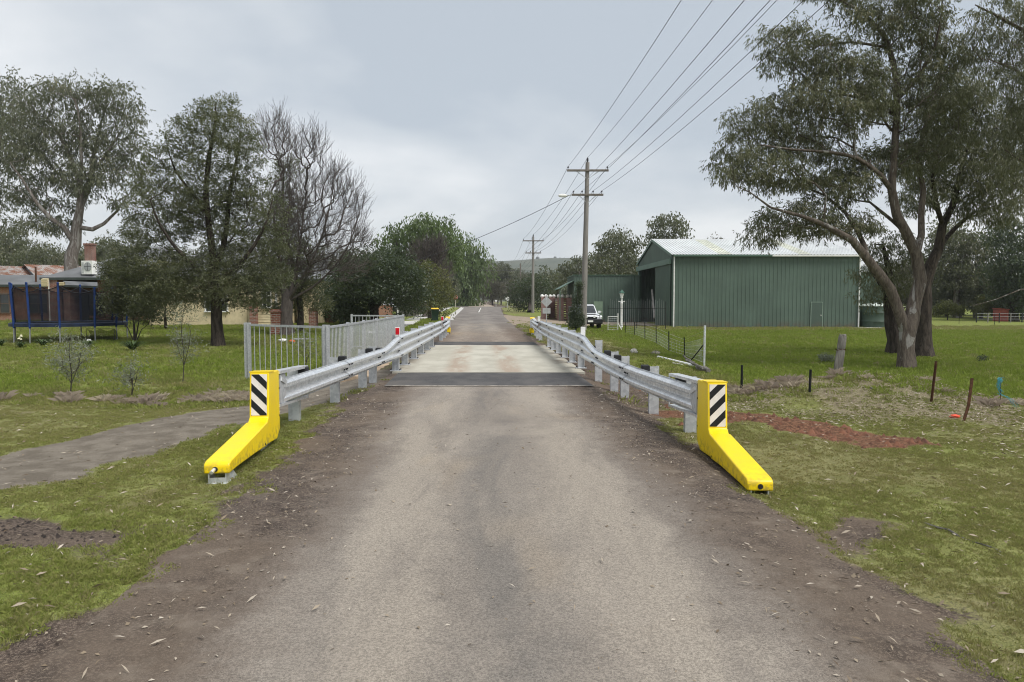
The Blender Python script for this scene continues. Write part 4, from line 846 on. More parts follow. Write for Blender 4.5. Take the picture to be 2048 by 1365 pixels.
def make_rail(side, P, label, ground_posts, deck_posts, tr):
    root = empty('guardrail', (rail_x(P, 8.3), 8.3, hz(rail_x(P, 8.3), 8.3)), 0, label, 'guardrail', 'guardrails along the bridge')
    inv = Matrix.Translation(-Vector(root.location))
    cuts = [P[0, 0] + .1, 11.75, 14.2, 16.25, 20.1, 24.0, 27.6, 29.6, 34.0]
    for a, b in zip(cuts[:-1], cuts[1:]):
        n = max(3, int((b - a) / .2)); ys = np.linspace(a - .12, b + .12, n + 1); lap = .004 if cuts.index(a) % 2 else 0
        path = [((rail_x(P, y) - side * lap, y, zoff(side, y) + lap), (1, 0)) for y in ys]; b_ = MB(); ks = [kblend(y, *tr) for y in ys]
        b_.sweep(path, lambda i: wprof(ks[i], side), True); o = b_.build('rail_beam', M_galv, root, smooth=35, fixn=False); o.matrix_parent_inverse = inv
        # splice bolts
        bb_ = MB()
        for yy in (b - .10, b + .0, b + .08):
            if b >= 34: break
            k = kblend(yy, *tr); x = rail_x(P, yy) - side * .006; z0 = zoff(side, yy) + .375 - .02 * k
            for v in ((.158, .012), (.158, -.03), (.005, 0)) if k < .5 else ((.16, 0), (.35, 0)): bb_.box((x - side * .008, yy, z0 + v[0]), (.016, .028, .028), None, .006)
            for v in (.067, (.243 + .198 * k)): bb_.box((x - side * .088, yy, z0 + v), (.014, .026, .026), None, .006)
        if bb_.v: o2 = bb_.build('splice_bolts', M_dk, root); o2['kind'] = 'stuff'; o2.matrix_parent_inverse = inv
    cpost = MB(); w, d, tk = .145, .10, .007
    cpost.prism([(-w / 2, 0), (w / 2, 0), (w / 2, d), (w / 2 - .025, d), (w / 2 - .025, d - tk), (w / 2 - tk, d - tk), (w / 2 - tk, tk), (-w / 2 + tk, tk), (-w / 2 + tk, d - tk), (-w / 2 + .025, d - tk), (-w / 2 + .025, d), (-w / 2, d)], 0, 1, 'z')
    me_c = cpost.mesh('post', M_post)
    ip = MB(); w, d = .15, .13
    ip.box((-w / 2 + .004, 0, .5), (.008, d, 1)); ip.box((w / 2 - .004, 0, .5), (.008, d, 1)); ip.box((0, 0, .5), (w - .016, .007, .998)); me_i = ip.mesh('post', M_post)
    bp = MB().box((0, 0, .010), (.25, .20, .020), None, .003)
    me_b = bp.mesh('base_plate', M_post); bl = MB().box((0, 0, 0), (.12, .14, .31), None, .012); me_bl = bl.mesh('blockout', M_rub)
    nut = MB()
    for sx in (-.10, .10):
        for sy in (-.08, .08): nut.tube([(sx, sy, .024), (sx, sy, .05)], .014, 6)
    me_n = nut.mesh('anchor_nuts', M_dk)
    for y in ground_posts:
        x = rail_x(P, y) + side * (.09 + .10 * (y < 20)); z = hz(x, y) - .06; top = zoff(side, y) + .725 + (.16 * kblend(y, *tr)); x2 = x
        o = link('post', me_c, root, (x2, y, z)); o.scale = (1, 1, top - z); o.matrix_parent_inverse = inv
        if y < 20 or y > 28: o = link('blockout', me_bl, root, (rail_x(P, y) + side * .06, y + .04, zoff(side, y) + .545 + (.045 if y < 14 else 0))); o.matrix_parent_inverse = inv
    for y in deck_posts:
        x = rail_x(P, y) + side * .088; k = kblend(y, *tr); o = link('post', me_i, root, (x, y, .03)); o.scale = (1, 1, .66 + .185 * k); o.matrix_parent_inverse = inv
        q = link('base_plate', me_b, root, (x, y, .032)); q.matrix_parent_inverse = inv; q2 = link('anchor_nuts', me_n, root, (x, y, .032)); q2['kind'] = 'stuff'; q2.matrix_parent_inverse = inv
    for y, mt, nm, lb in ((16.35, M_red if side < 0 else M_wplastic, 'delineator', None), (29.3, M_red if side < 0 else M_wplastic, 'delineator', None)):
        b_ = MB(); z = zoff(side, y) + .86 + (.0 if y < 20 else -.05); x = rail_x(P, y) + side * .03
        b_.box((x, y, z + .075), (.105, .012, .21), None, .004); o = b_.build('delineator', M_wplastic, root); o.matrix_parent_inverse = inv
        if side < 0:
            b_ = MB().box((x, y - .010, z + .09), (.088, .008, .15), None, .003); b_.build('reflector', M_red, o)
    return root
make_rail(-1, PL, 'galvanised guardrail on the left side of the bridge with red reflector', [9.85, 11.75, 13.6, 14.45, 29.2, 31.2, 33.0], [16.45, 18.0, 19.8, 21.6, 23.3, 24.8], (14.4, 16.35, 27.2, 28.8))
make_rail(1, PR, 'galvanised guardrail on the right side of the bridge with white marker', [9.35, 10.85, 12.6, 13.45, 15.05, 29.2, 31.2, 33.0], [17.1, 18.7, 20.3, 21.9, 23.4, 24.8], (14.0, 15.9, 27.2, 28.8))

def clip_poly(poly, x0, x1, y0, y1):
    for ax, lim, sg in ((0, x0, 1), (0, x1, -1), (1, y0, 1), (1, y1, -1)):
        out = []
        for i, p in enumerate(poly):
            q = poly[(i + 1) % len(poly)]; a = (p[ax] - lim) * sg; b = (q[ax] - lim) * sg
            if a >= 0: out.append(p)
            if a * b < 0: t_ = a / (a - b); out.append((p[0] + (q[0] - p[0]) * t_, p[1] + (q[1] - p[1]) * t_))
        poly = out
        if not poly: return []
    return poly
def bevel_obj(o, w=.008, seg=3, ang=30):
    m = o.modifiers.new('bevel', 'BEVEL'); m.width = w; m.segments = seg; m.limit_method = 'ANGLE'; m.angle_limit = R(ang); m.harden_normals = False
    o.data.polygons.foreach_set('use_smooth', [True] * len(o.data.polygons)); o.data.set_sharp_from_angle(angle=R(50)); return o
def make_terminal(side, blk, foot, label, group, rod):
    """blk / foot: ground positions of the tall block's front and of the toe's front; local -y points at the toe"""
    dx, dy = foot[0] - blk[0], foot[1] - blk[1]; ln = math.hypot(dx, dy); yaw = math.atan2(dx, -dy)
    z = blk[2]; root = empty('guardrail_terminal', (blk[0], blk[1], z), yaw, label, 'guardrail end', group); w = .105
    def lb(mb, nm, mat, par=None, **k): o = mb.build(nm, mat, par or root, **k); return o
    fz = foot[2] - z
    up = MB().prism([(-.03, .36), (.02, .855), (.50, .835), (.515, .14), (.36, .045), (-.22, .075), (-.20, .30), (-.10, .315)], -w, w); bevel_obj(lb(up, 'upper_cover', M_yel), .012, 3)
    low = MB().prism([(-.13, .322), (-ln + .06, fz + .205), (-ln + .015, fz + .19), (-ln, fz + .165), (-ln, fz + .095), (-ln + .25, fz + .10), (-.62, .085), (-.20, .068), (-.10, .20)], -w - .009, w + .009); bevel_obj(lb(low, 'toe_cover', M_yel), .014, 3)
    cap = MB().box((0, .13, .8535), (2 * w + .012, .22, .012), Matrix.Rotation(R(-2.4), 3, 'X')); lb(cap, 'top_lip', M_yel)
    # striped marker plate lying on the sloping front face
    n0 = Vector((0, -.03, .36)); n1 = Vector((0, .02, .855)); v = (n1 - n0).normalized(); L = (n1 - n0).length; nrm = Vector((0, -v.z, v.y)); pw, ph = .168, .455; top = n0 + v * (L - .022)
    def PT(u, q, off): return top - v * q + Vector((u - pw / 2, 0, 0)) + nrm * off
    pl = MB(); r0 = [PT(0, 0, .001), PT(pw, 0, .001), PT(pw, ph, .001), PT(0, ph, .001)]; r1 = [p + nrm * .0025 for p in r0]
    pl.add(r0 + r1, [(4, 5, 6, 7), (0, 1, 5, 4), (1, 2, 6, 5), (2, 3, 7, 6), (3, 0, 4, 7)]); plate = lb(pl, 'marker_plate', M_white)
    for k in range(4):
        a0 = (-.175 + .385 * k) * ph; a1 = (.012 + .385 * k) * ph; sl = .367 * ph
        poly = [(0, a0), (pw, a0 + sl), (pw, a1 + sl), (0, a1)]
        if side > 0: poly = [(pw - u, q) for u, q in poly]
        poly = clip_poly(poly, .001, pw - .001, .001, ph - .001)
        if len(poly) > 2:
            s_ = MB().add([PT(u, q, .0055) for u, q in poly], [tuple(range(len(poly)))]); s_.build('black_stripe', M_black, plate)
    # toe hardware
    if rod: MB().tube([(-.02, -ln - .002, fz + .135), (-.025, -ln - .07, fz + .120)], .017, 10).build('cable_rod', M_galv, root, smooth=40)
    MB().tube([(0 if not rod else -.012, -ln - .001, fz + .135), (0 if not rod else -.012, -ln - .004, fz + .135)], .024, 14).build('toe_hole', M_dk, root)
    bs_ = MB(); bs_.box((-.075, -ln + .10, fz + .04), (.012, .17, .17)); bs_.box((.075, -ln + .10, fz + .04), (.012, .17, .17)); bs_.box((0, -ln + .02, fz + .005), (.14, .012, .10)); bs_.box((.0, -ln + .11, fz - .02), (.18, .22, .05))
    bs_.prism([(-ln + .17, fz - .04), (-ln + .17, fz + .09), (-ln + .36, fz - .04)], .05, .10); bs_.build('anchor_shoe', M_galv, root)
    st_ = MB(); st_.box((0, .44, .06), (.12, .10, .34)); st_.box((0, .10, .03), (.10, .55, .06)); st_.build('support_post', M_post, root)
    sc_ = MB()
    for zz in (.62, .30): sc_.tube([(-side * (w - .002), .49, zz), (-side * (w + .006), .49, zz)], .010, 8)
    sc_.tube([(-side * (w - .002), -.24, .10), (-side * (w + .014), -.24, .10)], .012, 8); sc_.build('cover_screws', M_dk, root)['kind'] = 'stuff'
    # impact head frame behind the cover that clamps the beam
    hd = MB(); s1 = -side
    hd.bar((s1 * .05, .50, .805), (s1 * .10, 2.02, .735), .13, .035); hd.bar((s1 * .05, .50, .41), (s1 * .10, 2.02, .315), .12, .03); hd.build('head_channels', M_galv, root)
    MB().box((s1 * .158, 2.0, .52), (.012, .045, .44)).build('head_strap', M_galv, root); MB().box((-s1 * .03, .57, .58), (.17, .03, .40)).build('head_plate', M_galv, root); MB().box((s1 * .098, .70, .60), (.014, .30, .34)).build('cheek_plate', M_post, root)
    MB().bar((s1 * .112, .60, .72), (s1 * .112, 1.0, .60), .012, .05).build('head_brace', M_galv, root)
    return root
GL = 'yellow guardrail ends'
bl_ = Vector((-2.805, 8.0, -.01)); make_terminal(-1, bl_, Vector((-2.66, 6.45, -.01)), 'yellow guardrail end with striped plate and cable rod, on the left verge', GL, True)
br_ = Vector((2.225, 7.80, -.10)); make_terminal(1, br_, Vector((2.17, 6.25, -.115)), 'yellow guardrail end with striped plate, on the right verge by turned soil', GL, False)
make_terminal(-1, Vector((-3.08, 34.9, -.02)), Vector((-3.2, 36.4, -.02)), 'far yellow guardrail end seen from behind, left of the road past the bridge', GL, False)
make_terminal(1, Vector((.97, 34.9, -.05)), Vector((.97, 36.4, -.05)), 'far yellow guardrail end seen from behind, right of the road past the bridge', GL, False)

# ------------------------------------------------------------------ pedestrian fence beside the footbridge
fr = empty('pedestrian_fence', (-4.0, 15.75, -.2), 0, 'galvanised vertical bar fence along the footbridge with an angled end panel', 'fence'); inv = Matrix.Translation(-Vector(fr.location))
fence_pts = [(-6.28, 17.3), (-4.0, 15.75), (-3.99, 17.62), (-3.99, 19.5), (-4.0, 21.4), (-4.02, 23.3), (-4.04, 25.2), (-4.06, 27.1), (-6.1, 27.6)]
zt, zb = 1.085, -.12
post_me = MB().box((0, 0, .5), (.07, .07, 1)).mesh('post', M_fence); cap_me = MB().box((0, 0, 0), (.076, .076, .012)).mesh('post_cap', M_fence)
bar_me = MB().tube([(0, 0, 0), (0, 0, 1)], .0105, 6).mesh('bar', M_fence, smooth=40)
def fpost(x, y):
    zg = hz(x, y) - .15; o = link('post', post_me, fr, (x, y, zg)); o.scale = (1, 1, zt + .02 - zg); o.matrix_parent_inverse = inv
for i, (p, q) in enumerate(zip(fence_pts[:-1], fence_pts[1:])):
    p, q = Vector((*p, 0)), Vector((*q, 0)); d = (q - p).normalized(); L = (q - p).length
    fpost(p.x, p.y)
    if i == 0: o2 = d * .0; fpost(p.x - .10, p.y + .06)
    if i == 1: fpost(p.x - .095, p.y + .055)
    for z, hgt in ((zt - .035, .05), (zb, .045)):
        b_ = MB(); b_.bar(p + d * .036 + Vector((0, 0, z)), q - d * .036 + Vector((0, 0, z)), .045, hgt); o = b_.build('rail', M_fence, fr); o.matrix_parent_inverse = inv
    nb_ = 13 if i in (0, 7) else 14
    for k in range(nb_):
        c_ = p + d * (L * (k + 1) / (nb_ + 1)); o = link('bar', bar_me, fr, (c_.x, c_.y, zb + .015)); o.scale = (1, 1, zt - .055 - zb - .015); o.matrix_parent_inverse = inv
fpost(*fence_pts[-1])

# ------------------------------------------------------------------ green sheds
def ribbed(name, p, q, z0, ztop, mat, parent, pitch=.31, dep=.024, flip=1, skip=None):
    """vertical-rib cladding from p to q; ztop a number or fn(t in 0..1); skip=(t0,t1,zmax) leaves an opening below zmax"""
    p, q = Vector((*p, 0)), Vector((*q, 0)); d = q - p; L = d.length; d.normalize(); nrm = Vector((d.y, -d.x, 0)) * flip; n = int(L / pitch); b = MB(); xs = []
    for i in range(n):
        s0 = i * pitch; xs += [(s0, 0), (s0 + pitch * .62, 0), (s0 + pitch * .70, dep), (s0 + pitch * .92, dep)]
    xs.append((L, 0)); pts = []
    for s_, o in xs:
        t_ = s_ / L; zz0 = skip[2] if skip and skip[0] < t_ < skip[1] else z0; zz1 = ztop(t_) if callable(ztop) else ztop; c = p + d * s_ + nrm * o
        pts.append(((c.x, c.y, zz0), (c.x, c.y, zz1)))
    for (a, b1), (c, d1) in zip(pts[:-1], pts[1:]): b.add([a, c, d1, b1], [(0, 1, 2, 3)])
    return b.build(name, mat, parent, fixn=False)
def rebase(root, loc):
    root.location = loc
    for ch in root.children: ch.matrix_parent_inverse = Matrix.Translation(-Vector(loc))
X0, X1, Y0, Y1, ZE, ZR, ZG = 12.6, 27.4, 57.2, 72.8, 5.22, 6.98, -.70
sh = empty('shed', (0, 0, 0), 0, 'tall green steel shed with pale roof and open sliding door', 'shed')
ribbed('side_wall', (X0, Y0), (X1, Y0), ZG, ZE, M_green, sh); ribbed('end_wall', (X1, Y0), (X1, Y1), ZG, lambda t: ZE + (ZR - ZE) * (1 - abs(2 * t - 1)), M_green, sh)
ribbed('rear_wall', (X1, Y1), (X0, Y1), ZG, ZE, M_green, sh)
tt = lambda y: (Y1 - y) / (Y1 - Y0)
ribbed('gable_wall', (X0, Y1), (X0, Y0), ZG, lambda t: ZE + (ZR - ZE) * (1 - abs(2 * t - 1)), M_green, sh, skip=(tt(71.8), tt(63.2), 4.5))
YM = (Y0 + Y1) / 2
def roof_plane(y0, z0, y1, z1, nm, x0, x1, mat, lift=0):
    b = MB(); xs = []; n = int((x1 - x0) / .25)
    for i in range(n): xs += [(x0 + i * .25, 0), (x0 + i * .25 + .17, 0), (x0 + i * .25 + .19, .035), (x0 + i * .25 + .235, .035)]
    xs.append((x1, 0))
    for (a, o), (c, o2) in zip(xs[:-1], xs[1:]): b.add([(a, y0, z0 + o + lift), (c, y0, z0 + o2 + lift), (c, y1, z1 + o2 + lift), (a, y1, z1 + o + lift)], [(0, 1, 2, 3)])
    return b.build(nm, mat, sh, fixn=False)
sl = (ZR - ZE) / (YM - Y0)
rf = roof_plane(Y0 - .25, ZE - .25 * sl + .02, YM, ZR + .02, 'roof', X0 - .15, X1 + .15, M_roof); roof_plane(Y1 + .25, ZE - .25 * sl + .02, YM, ZR + .02, 'roof', X0 - .15, X1 + .15, M_roof)
for x_ in (16.2, 22.4): o = roof_plane(Y0 - .2, ZE - .2 * sl + .03, YM - .3, ZR - .3 * sl + .03, 'skylight_strip', x_, x_ + 1.0, M_skyl, .006)
b = MB(); b.add([(X0 - .16, YM - .25, ZR - .005), (X0 - .16, YM, ZR + .075), (X0 - .16, YM + .25, ZR - .005), (X1 + .16, YM - .25, ZR - .005), (X1 + .16, YM, ZR + .075), (X1 + .16, YM + .25, ZR - .005)], [(0, 1, 4, 3), (1, 2, 5, 4)]); b.build('ridge_cap', M_roof, sh)
MB().box(((X0 + 20.3) / 2, Y0 - .33, ZE - .13), (20.3 - X0, .15, .14), None, .01).build('gutter', M_green2, sh); MB().box(((20.32 + X1) / 2, Y0 - .33, ZE - .13), (X1 - 20.32, .15, .14), None, .01).build('gutter', M_trim, sh)
for x_ in (X0 + .12, X1 - .12):
    MB().tube([(x_, Y0 - .12, ZE - .2), (x_, Y0 - .12, -.6)], .055, 10).build('downpipe', M_trim, sh, smooth=40)
for ya, za, yb, zb_ in ((Y0 - .2, ZE - .2 * sl - .06, YM, ZR - .06), (Y1 + .2, ZE - .2 * sl - .06, YM, ZR - .06)):
    b = MB(); b.bar((X0 - .13, ya, za), (X0 - .13, yb, zb_), .05, .2); b.build('barge_board', M_green2, sh)
MB().box((X0 - .16, 64.9, 4.68), (.14, 15.4, .42)).build('door_track', M_green2, sh); ribbed('sliding_door', (X0 - .11, 63.4), (X0 - .11, 57.35), ZG + .12, 4.5, M_green, sh, .25, .03)
MB().box((X0 + .05, 71.9, 1.9), (.3, .25, 5.2)).build('door_jamb', M_green2, sh)
MB().box(((X0 + X1) / 2, YM, -.58), (X1 - X0 - .2, Y1 - Y0 - .2, .1)).build('floor_slab', M_slab, sh)
MB().box((X0 + 6, 66.5, 1.9), (.1, 12, 5)).build('inner_partition', M_in, sh)
b = MB(); b.box((24.0, Y0 - .045, .40), (.86, .03, 2.04)); dr = b.build('door', ribbed_paint('green_door_sheet', (.070, .104, .083)), sh)
b = MB(); b.box((23.545, Y0 - .05, .42), (.05, .06, 2.1)); b.box((24.455, Y0 - .05, .42), (.05, .06, 2.1)); b.box((24.0, Y0 - .05, 1.465), (.86, .06, .05)); b.build('door_frame', simple('pale_green_frame', (.22, .29, .24), .5), dr)
MB().box((24.33, Y0 - .08, .42), (.05, .05, .10), None, .01).build('handle', M_trim, dr)
ribbed('lean_to_wall', (X1 + .1, 63), (33.0, 63), ZG, 4.05, M_green, sh); MB().box((30.2, 67, 4.1), (5.8, 8.2, .12)).build('lean_to_roof', M_roof, sh); ribbed('lean_to_wall', (33.0, 63), (33.0, 71), ZG, 4.05, M_green, sh)
rebase(sh, (X0, Y0, -.6))
sh2 = empty('shed', (0, 0, 0), 0, 'low flat topped green shed with a pale door left of the tall shed', 'shed')
ribbed('front_wall', (6.1, 71.2), (12.5, 71.2), ZG, 4.02, M_green, sh2); ribbed('end_wall', (6.1, 80), (6.1, 71.2), ZG, 4.02, M_green, sh2); MB().box((9.3, 75.6, 4.06), (6.6, 9.0, .07)).build('roof', M_green2, sh2)
b = MB(); b.box((8.45, 71.13, .46), (.88, .05, 2.06)); dr = b.build('door', simple('pale_green_door', (.20, .285, .20), .6, 0, .06, 3), sh2); MB().box((8.80, 71.08, .45), (.05, .05, .1), None, .01).build('handle', M_trim, dr)
b = MB(); b.add([(4.6, 71.0, 2.75), (6.05, 71.0, 3.55), (6.05, 79, 3.55), (4.6, 79, 2.75), (4.6, 71.0, 2.69), (6.05, 71.0, 3.49), (6.05, 79, 3.49), (4.6, 79, 2.69)], [(0, 1, 2, 3), (7, 6, 5, 4), (0, 4, 5, 1), (1, 5, 6, 2), (2, 6, 7, 3), (3, 7, 4, 0)]); b.build('awning', M_green2, sh2); MB().box((4.7, 71.15, 1.0), (.09, .09, 3.5)).build('awning_post', M_green2, sh2)
rebase(sh2, (6.1, 71.2, -.6))
# water tank
tk = empty('water_tank', (28.7, 57.4, hz(28.7, 57.4) - .02), 0, 'dark green round water tank with pale domed lid beside the tall shed', 'water tank')
MB().lathe([(1.05, -.08), (1.06, .5), (1.07, .52), (1.05, .55), (1.06, 1.2), (1.07, 1.22), (1.05, 1.25), (1.05, 1.72)], 36).build('tank_wall', simple('tank_green', (.055, .085, .062), .5, 0, .1, 2), tk, smooth=40)
MB().lathe([(1.08, 1.70), (1.07, 1.76), (.85, 1.86), (.45, 1.95), (.1, 1.98)], 36).build('lid', simple('tank_lid', (.60, .66, .60), .5, 0, .06, 3), tk, smooth=40); MB().lathe([(.12, 1.86), (.12, 2.0), (.09, 2.02)], 12, (0, -.75, -.06)).build('inlet', M_dk, tk)
MB().box((0, 0, .015), (1.9, .9, .1), None, .02).build('concrete_pad', M_slab, tag(empty('drain_pad', (27.7, 56.5, hz(27.7, 56.5)), 0), 'small concrete pad under the white downpipe of the tall shed', 'pad'))
# things inside the shed
o = MB().bar((13.0, 66.2, .0), (13.4, 69.6, 2.6), .16, .12).build('plank', simple('pale_plank', (.42, .40, .37), .85, 0, .15, 3)); tag(o, 'pale plank leaning inside the open shed door', 'plank')
t = NT('hessian_bale'); t.bsdf(t.mix(t.mr(t.noise(9, 4, .7), .3, .7), (.20, .17, .13), (.36, .32, .26)), .95, 0, t.bump(t.noise(20, 4, .7), .8, .03)); o = MB().lathe([(.3, 0), (.72, .12), (.80, .7), (.72, 1.3), (.45, 1.62), (.1, 1.7)], 20).build('feed_sack', t.m, None, smooth=40, loc=(13.9, 64.5, -.53)); tag(o, 'tall pale bulging sack standing in the shed doorway', 'sack')
# ------------------------------------------------------------------ power poles and wires
def make_pole(x, y, top, label, lean=0, r0=.21, r1=.13, arms=True, mat=None, lamp=False):
    zg = hz(x, y); root = empty('power_pole', (x, y, zg), 0, label, 'power pole', 'power poles along the road'); Hh = top - zg
    MB().tube([(0, 0, -.3), (lean * .5, 0, Hh * .5), (lean, 0, Hh)], [r0, (r0 + r1) / 2, r1], 14).build('pole', mat or M_conp, root, smooth=40)
    if not arms: return root
    za, zb_ = Hh - .55, Hh - 2.12
    def arm(nm, half, z, pins):
        b = MB(); b.box((lean, -.16, z), (2 * half, .11, .13), None, .008); o = b.build(nm, M_arm, root); pi = MB().lathe([(.035, 0), (.012, .03), (.012, .08), (.05, .10), (.055, .16), (.03, .20)], 8).mesh('insulator', M_dk, 40)
        for px in pins: link('insulator', pi, o, (lean + px, -.16, z + .065))
        b = MB(); b.bar((lean - half * .55, -.10, z - .03), (lean, -.10, z - .55), .04); b.bar((lean + half * .55, -.10, z - .03), (lean, -.10, z - .55), .04); b.build('brace', M_post, o)
    arm('crossarm', 1.36, za, (-1.28, 1.28)); arm('crossarm', 1.03, zb_, (-.92, -.36, .36, .92))
    MB().lathe([(.05, 0), (.05, .10), (.07, .14), (.06, .28), (.02, .34)], 8, (lean, 0, Hh - .02)).build('top_insulator', M_dk, root)
    if lamp:
        MB().tube([(lean - 1.0, -.16, zb_ - .02), (lean - 1.45, -.2, zb_ - .05)], .025, 6).build('lamp_arm', M_post, root); MB().lathe([(.02, -.28), (.09, -.2), (.12, 0), (.09, .22), (.03, .3)], 12, sy=.55).build('street_light', M_trim, root, loc=(lean - 1.65, -.2, zb_ - .06), rot=(0, R(90), 0), smooth=40)
    return root
def pole_pts(x, top, lean): return [(x + lean - 1.28, top - .55 + .25, -.16), (x + lean, top + .3, 0), (x + lean + 1.28, top - .55 + .25, -.16)] + [(x + lean + d, top - 2.12 + .25, -.16) for d in (-.92, -.36, .36, .92)]
poles = [(6.5, -2.0, 10.4, 0), (4.72, 48.0, 10.62, .22), (2.72, 95.0, 9.85, .05), (1.1, 150, 9.6, 0)]
make_pole(*poles[1][:3], 'grey concrete power pole with two crossarms beside the parked ute', poles[1][3], .215, .13, lamp=True)
make_pole(*poles[2][:3], 'second power pole with two crossarms by the round dark tree', poles[2][3], .21, .13)
make_pole(2.0, 172, 10.2, 'distant timber power pole above the round dark tree', 0, .2, .15, False, M_arm)
zf = hz(52, 82); make_pole(A(1951, 600, 82).x, 82, CH + 72 * 82 / F, 'grey power pole in the right background behind the paddock', 0, .2, .14, False)
fp_ = empty('power_pole', (A(1012, 600, 200).x, 200, 0), 0, 'far small power pole with crossarms at the road junction', 'power pole', 'power poles along the road'); MB().tube([(0, 0, -.2), (0, 0, 5.4)], [.1, .08], 8).build('pole', M_arm, fp_); MB().box((0, -.1, 5.2), (1.9, .1, .1)).build('crossarm', M_arm, fp_); MB().box((0, -.1, 3.7), (1.3, .1, .1)).build('crossarm', M_arm, fp_)
names = ['left high wire on the upper crossarm', 'centre high wire on the pole tops', 'right high wire on the upper crossarm', 'outer left low wire on the lower crossarm', 'inner left low wire on the lower crossarm', 'inner right low wire on the lower crossarm', 'outer right low wire on the lower crossarm']
PP = [pole_pts(x, tp, ln_) for x, y, tp, ln_ in poles]
for w in range(7):
    b = MB()
    for i in range(3):
        a, c = PP[i][w], PP[i + 1][w]; ya, yb = poles[i][1] + a[2], poles[i + 1][1] + c[2]; pts = []
        for k in range(13):
            u = k / 12; pts.append((a[0] + (c[0] - a[0]) * u, ya + (yb - ya) * u, a[1] + (c[1] - a[1]) * u - (.55 if i < 2 else .7) * 4 * u * (1 - u)))
        b.tube(pts, .0105 if i == 0 else .013, 4)
    tag(b.build('power_wire', M_wire, None), 'thin power wire, ' + names[w] + ' of the roadside poles', 'wire', 'power wires along the road')
def wire(a, c, sag, r, lab):
    a, c = Vector(a), Vector(c); pts = []
    for k in range(17): u = k / 16; q = a.lerp(c, u); q.z -= sag * 4 * u * (1 - u); pts.append(q)
    tag(MB().tube(pts, r, 4).build('service_wire', M_wire, None), lab, 'wire')
wire((4.72 - .9, 47.8, 8.5), A(660, 560, 66), .9, .018, 'thick service wire sloping left from the near pole to the houses')
wire(A(560, 525, 120), A(1400, 538, 150), .9, .03, 'pale wire crossing the road low between the distant trees'); wire(A(0, 509, 130), A(300, 508, 130), .4, .03, 'wire across the trees above the rusty roof on the left')
wire(A(1700, 548, 82), A(2200, 552, 82), .4, .022, 'wire crossing the right background past the grey pole')

# ------------------------------------------------------------------ houses on the left
def hip_roof(x0, x1, y0, y1, ze, zr, inset, ov, mat, parent, nm='roof'):
    b = MB(); x0 -= ov; x1 += ov; y0 -= ov; y1 += ov; ym = (y0 + y1) / 2
    b.add([(x0, y0, ze), (x1, y0, ze), (x1, y1, ze), (x0, y1, ze), (x0 + inset, ym, zr), (x1 - inset, ym, zr)], [(0, 1, 5, 4), (2, 3, 4, 5), (0, 4, 3), (1, 2, 5)]); o = b.build(nm, mat, parent)
    MB().box(((x0 + x1) / 2, ym, ze - .03), (x1 - x0 - .1, y1 - y0 - .1, .05)).build('soffit', M_fascia, o)
    b = MB()
    for p, q in (((x0, y0), (x1, y0)), ((x1, y0), (x1, y1)), ((x1, y1), (x0, y1)), ((x0, y1), (x0, y0))): b.bar((*p, ze - .09), (*q, ze - .09), .08, .18)
    b.build('fascia', M_fascia, o); return o
M_wf = simple('brown_window_frame', (.11, .075, .055), .6, 0, .15, 5)
def window(parent, x, z, w, hh, y, arch=False, bars=1):
    f = MB(); t_ = .07
    f.box((x - w / 2, y, z), (t_, .10, hh)); f.box((x + w / 2, y, z), (t_, .10, hh)); f.box((x, y, z + hh / 2), (w + t_, .10, t_)); f.box((x, y - .03, z - hh / 2), (w + t_ * 2, .16, t_)); f.box((x, y - .005, z), (w - t_, .05, .05))
    for k in range(bars): f.box((x - w / 2 + w * (k + 1) / (bars + 1), y + .002, z), (.045, .05, hh - t_))
    o = f.build('window', M_wf if y > 50 else M_trim, parent); MB().box((x, y + .02, z), (w - .01, .02, hh - .01)).build('pane', M_glass, o); return o
ho = empty('house', (0, 0, 0), 0, 'orange brick house with low grey roof behind the trampoline', 'house')
def xw(px, Y): return (px - 1024) / F * Y
xa, xb, xcx, xd = -52, xw(98, 57.5), xw(103, 54), xw(330, 54)
b = MB(); b.box(((xa + xb) / 2, 61.6, 1.3), (xb - xa, 8, 2.9)); b.build('brick_wall', M_brick, ho); b = MB(); b.box(((xcx + xd) / 2 + 1.3, 60.6, 1.5), (xd - xcx - 2.6, 10, 3.4)); b.build('brick_wall', M_brickd, ho)
b = MB(); b.box((xcx + .2, 54.3, 1.5), (.75, .75, 3.4)); b.build('porch_pier', M_brickd, ho); b = MB(); b.box((xcx + 1.0, 55.4, 1.1), (.5, 2.2, 2.5)); b.build('porch_wall', M_brickd, ho)
hip_roof(xa, xb + .3, 57.6, 66, 2.85, 3.75, 1.5, .35, M_groof, ho); hip_roof(xcx - .2, xd + 2, 54.3, 66, 3.3, 6.0, 5.5, .45, M_groof, ho)
window(ho, xw(2, 57.6), 1.35, 1.5, 1.5, 57.58, bars=1); window(ho, xw(78, 57.6), 1.35, 1.5, 1.5, 57.58, bars=1); window(ho, xw(190, 55.6), 1.3, 1.4, 1.7, 55.58, bars=1); window(ho, xw(255, 55.6), 1.4, 1.6, 1.5, 55.58, bars=1)
MB().box((xw(165, 55.55), .95, 55.55)[0:1] + (55.55, .95), (1.0, .06, 2.2)).build('door', simple('dark_door', (.05, .06, .055), .6), ho)
for px, py0, py1, w_, Yv in ((93, 558, 573, .44, 53.6), (125, 565, 571, .46, 53.9)):
    zc = CH + (HZ - (py0 + py1) / 2) * Yv / F; b = MB(); n_ = 3 if py1 - py0 > 8 else 2
    for k in range(n_): b.box((xw(px, Yv), Yv, zc + ((k + .5) / n_ - .5) * (py1 - py0) * Yv / F), (w_, .25, (py1 - py0) * Yv / F / n_ - .02), Matrix.Rotation(R(14), 3, 'X'))
    b.build('cream_louvre', M_cream, ho)
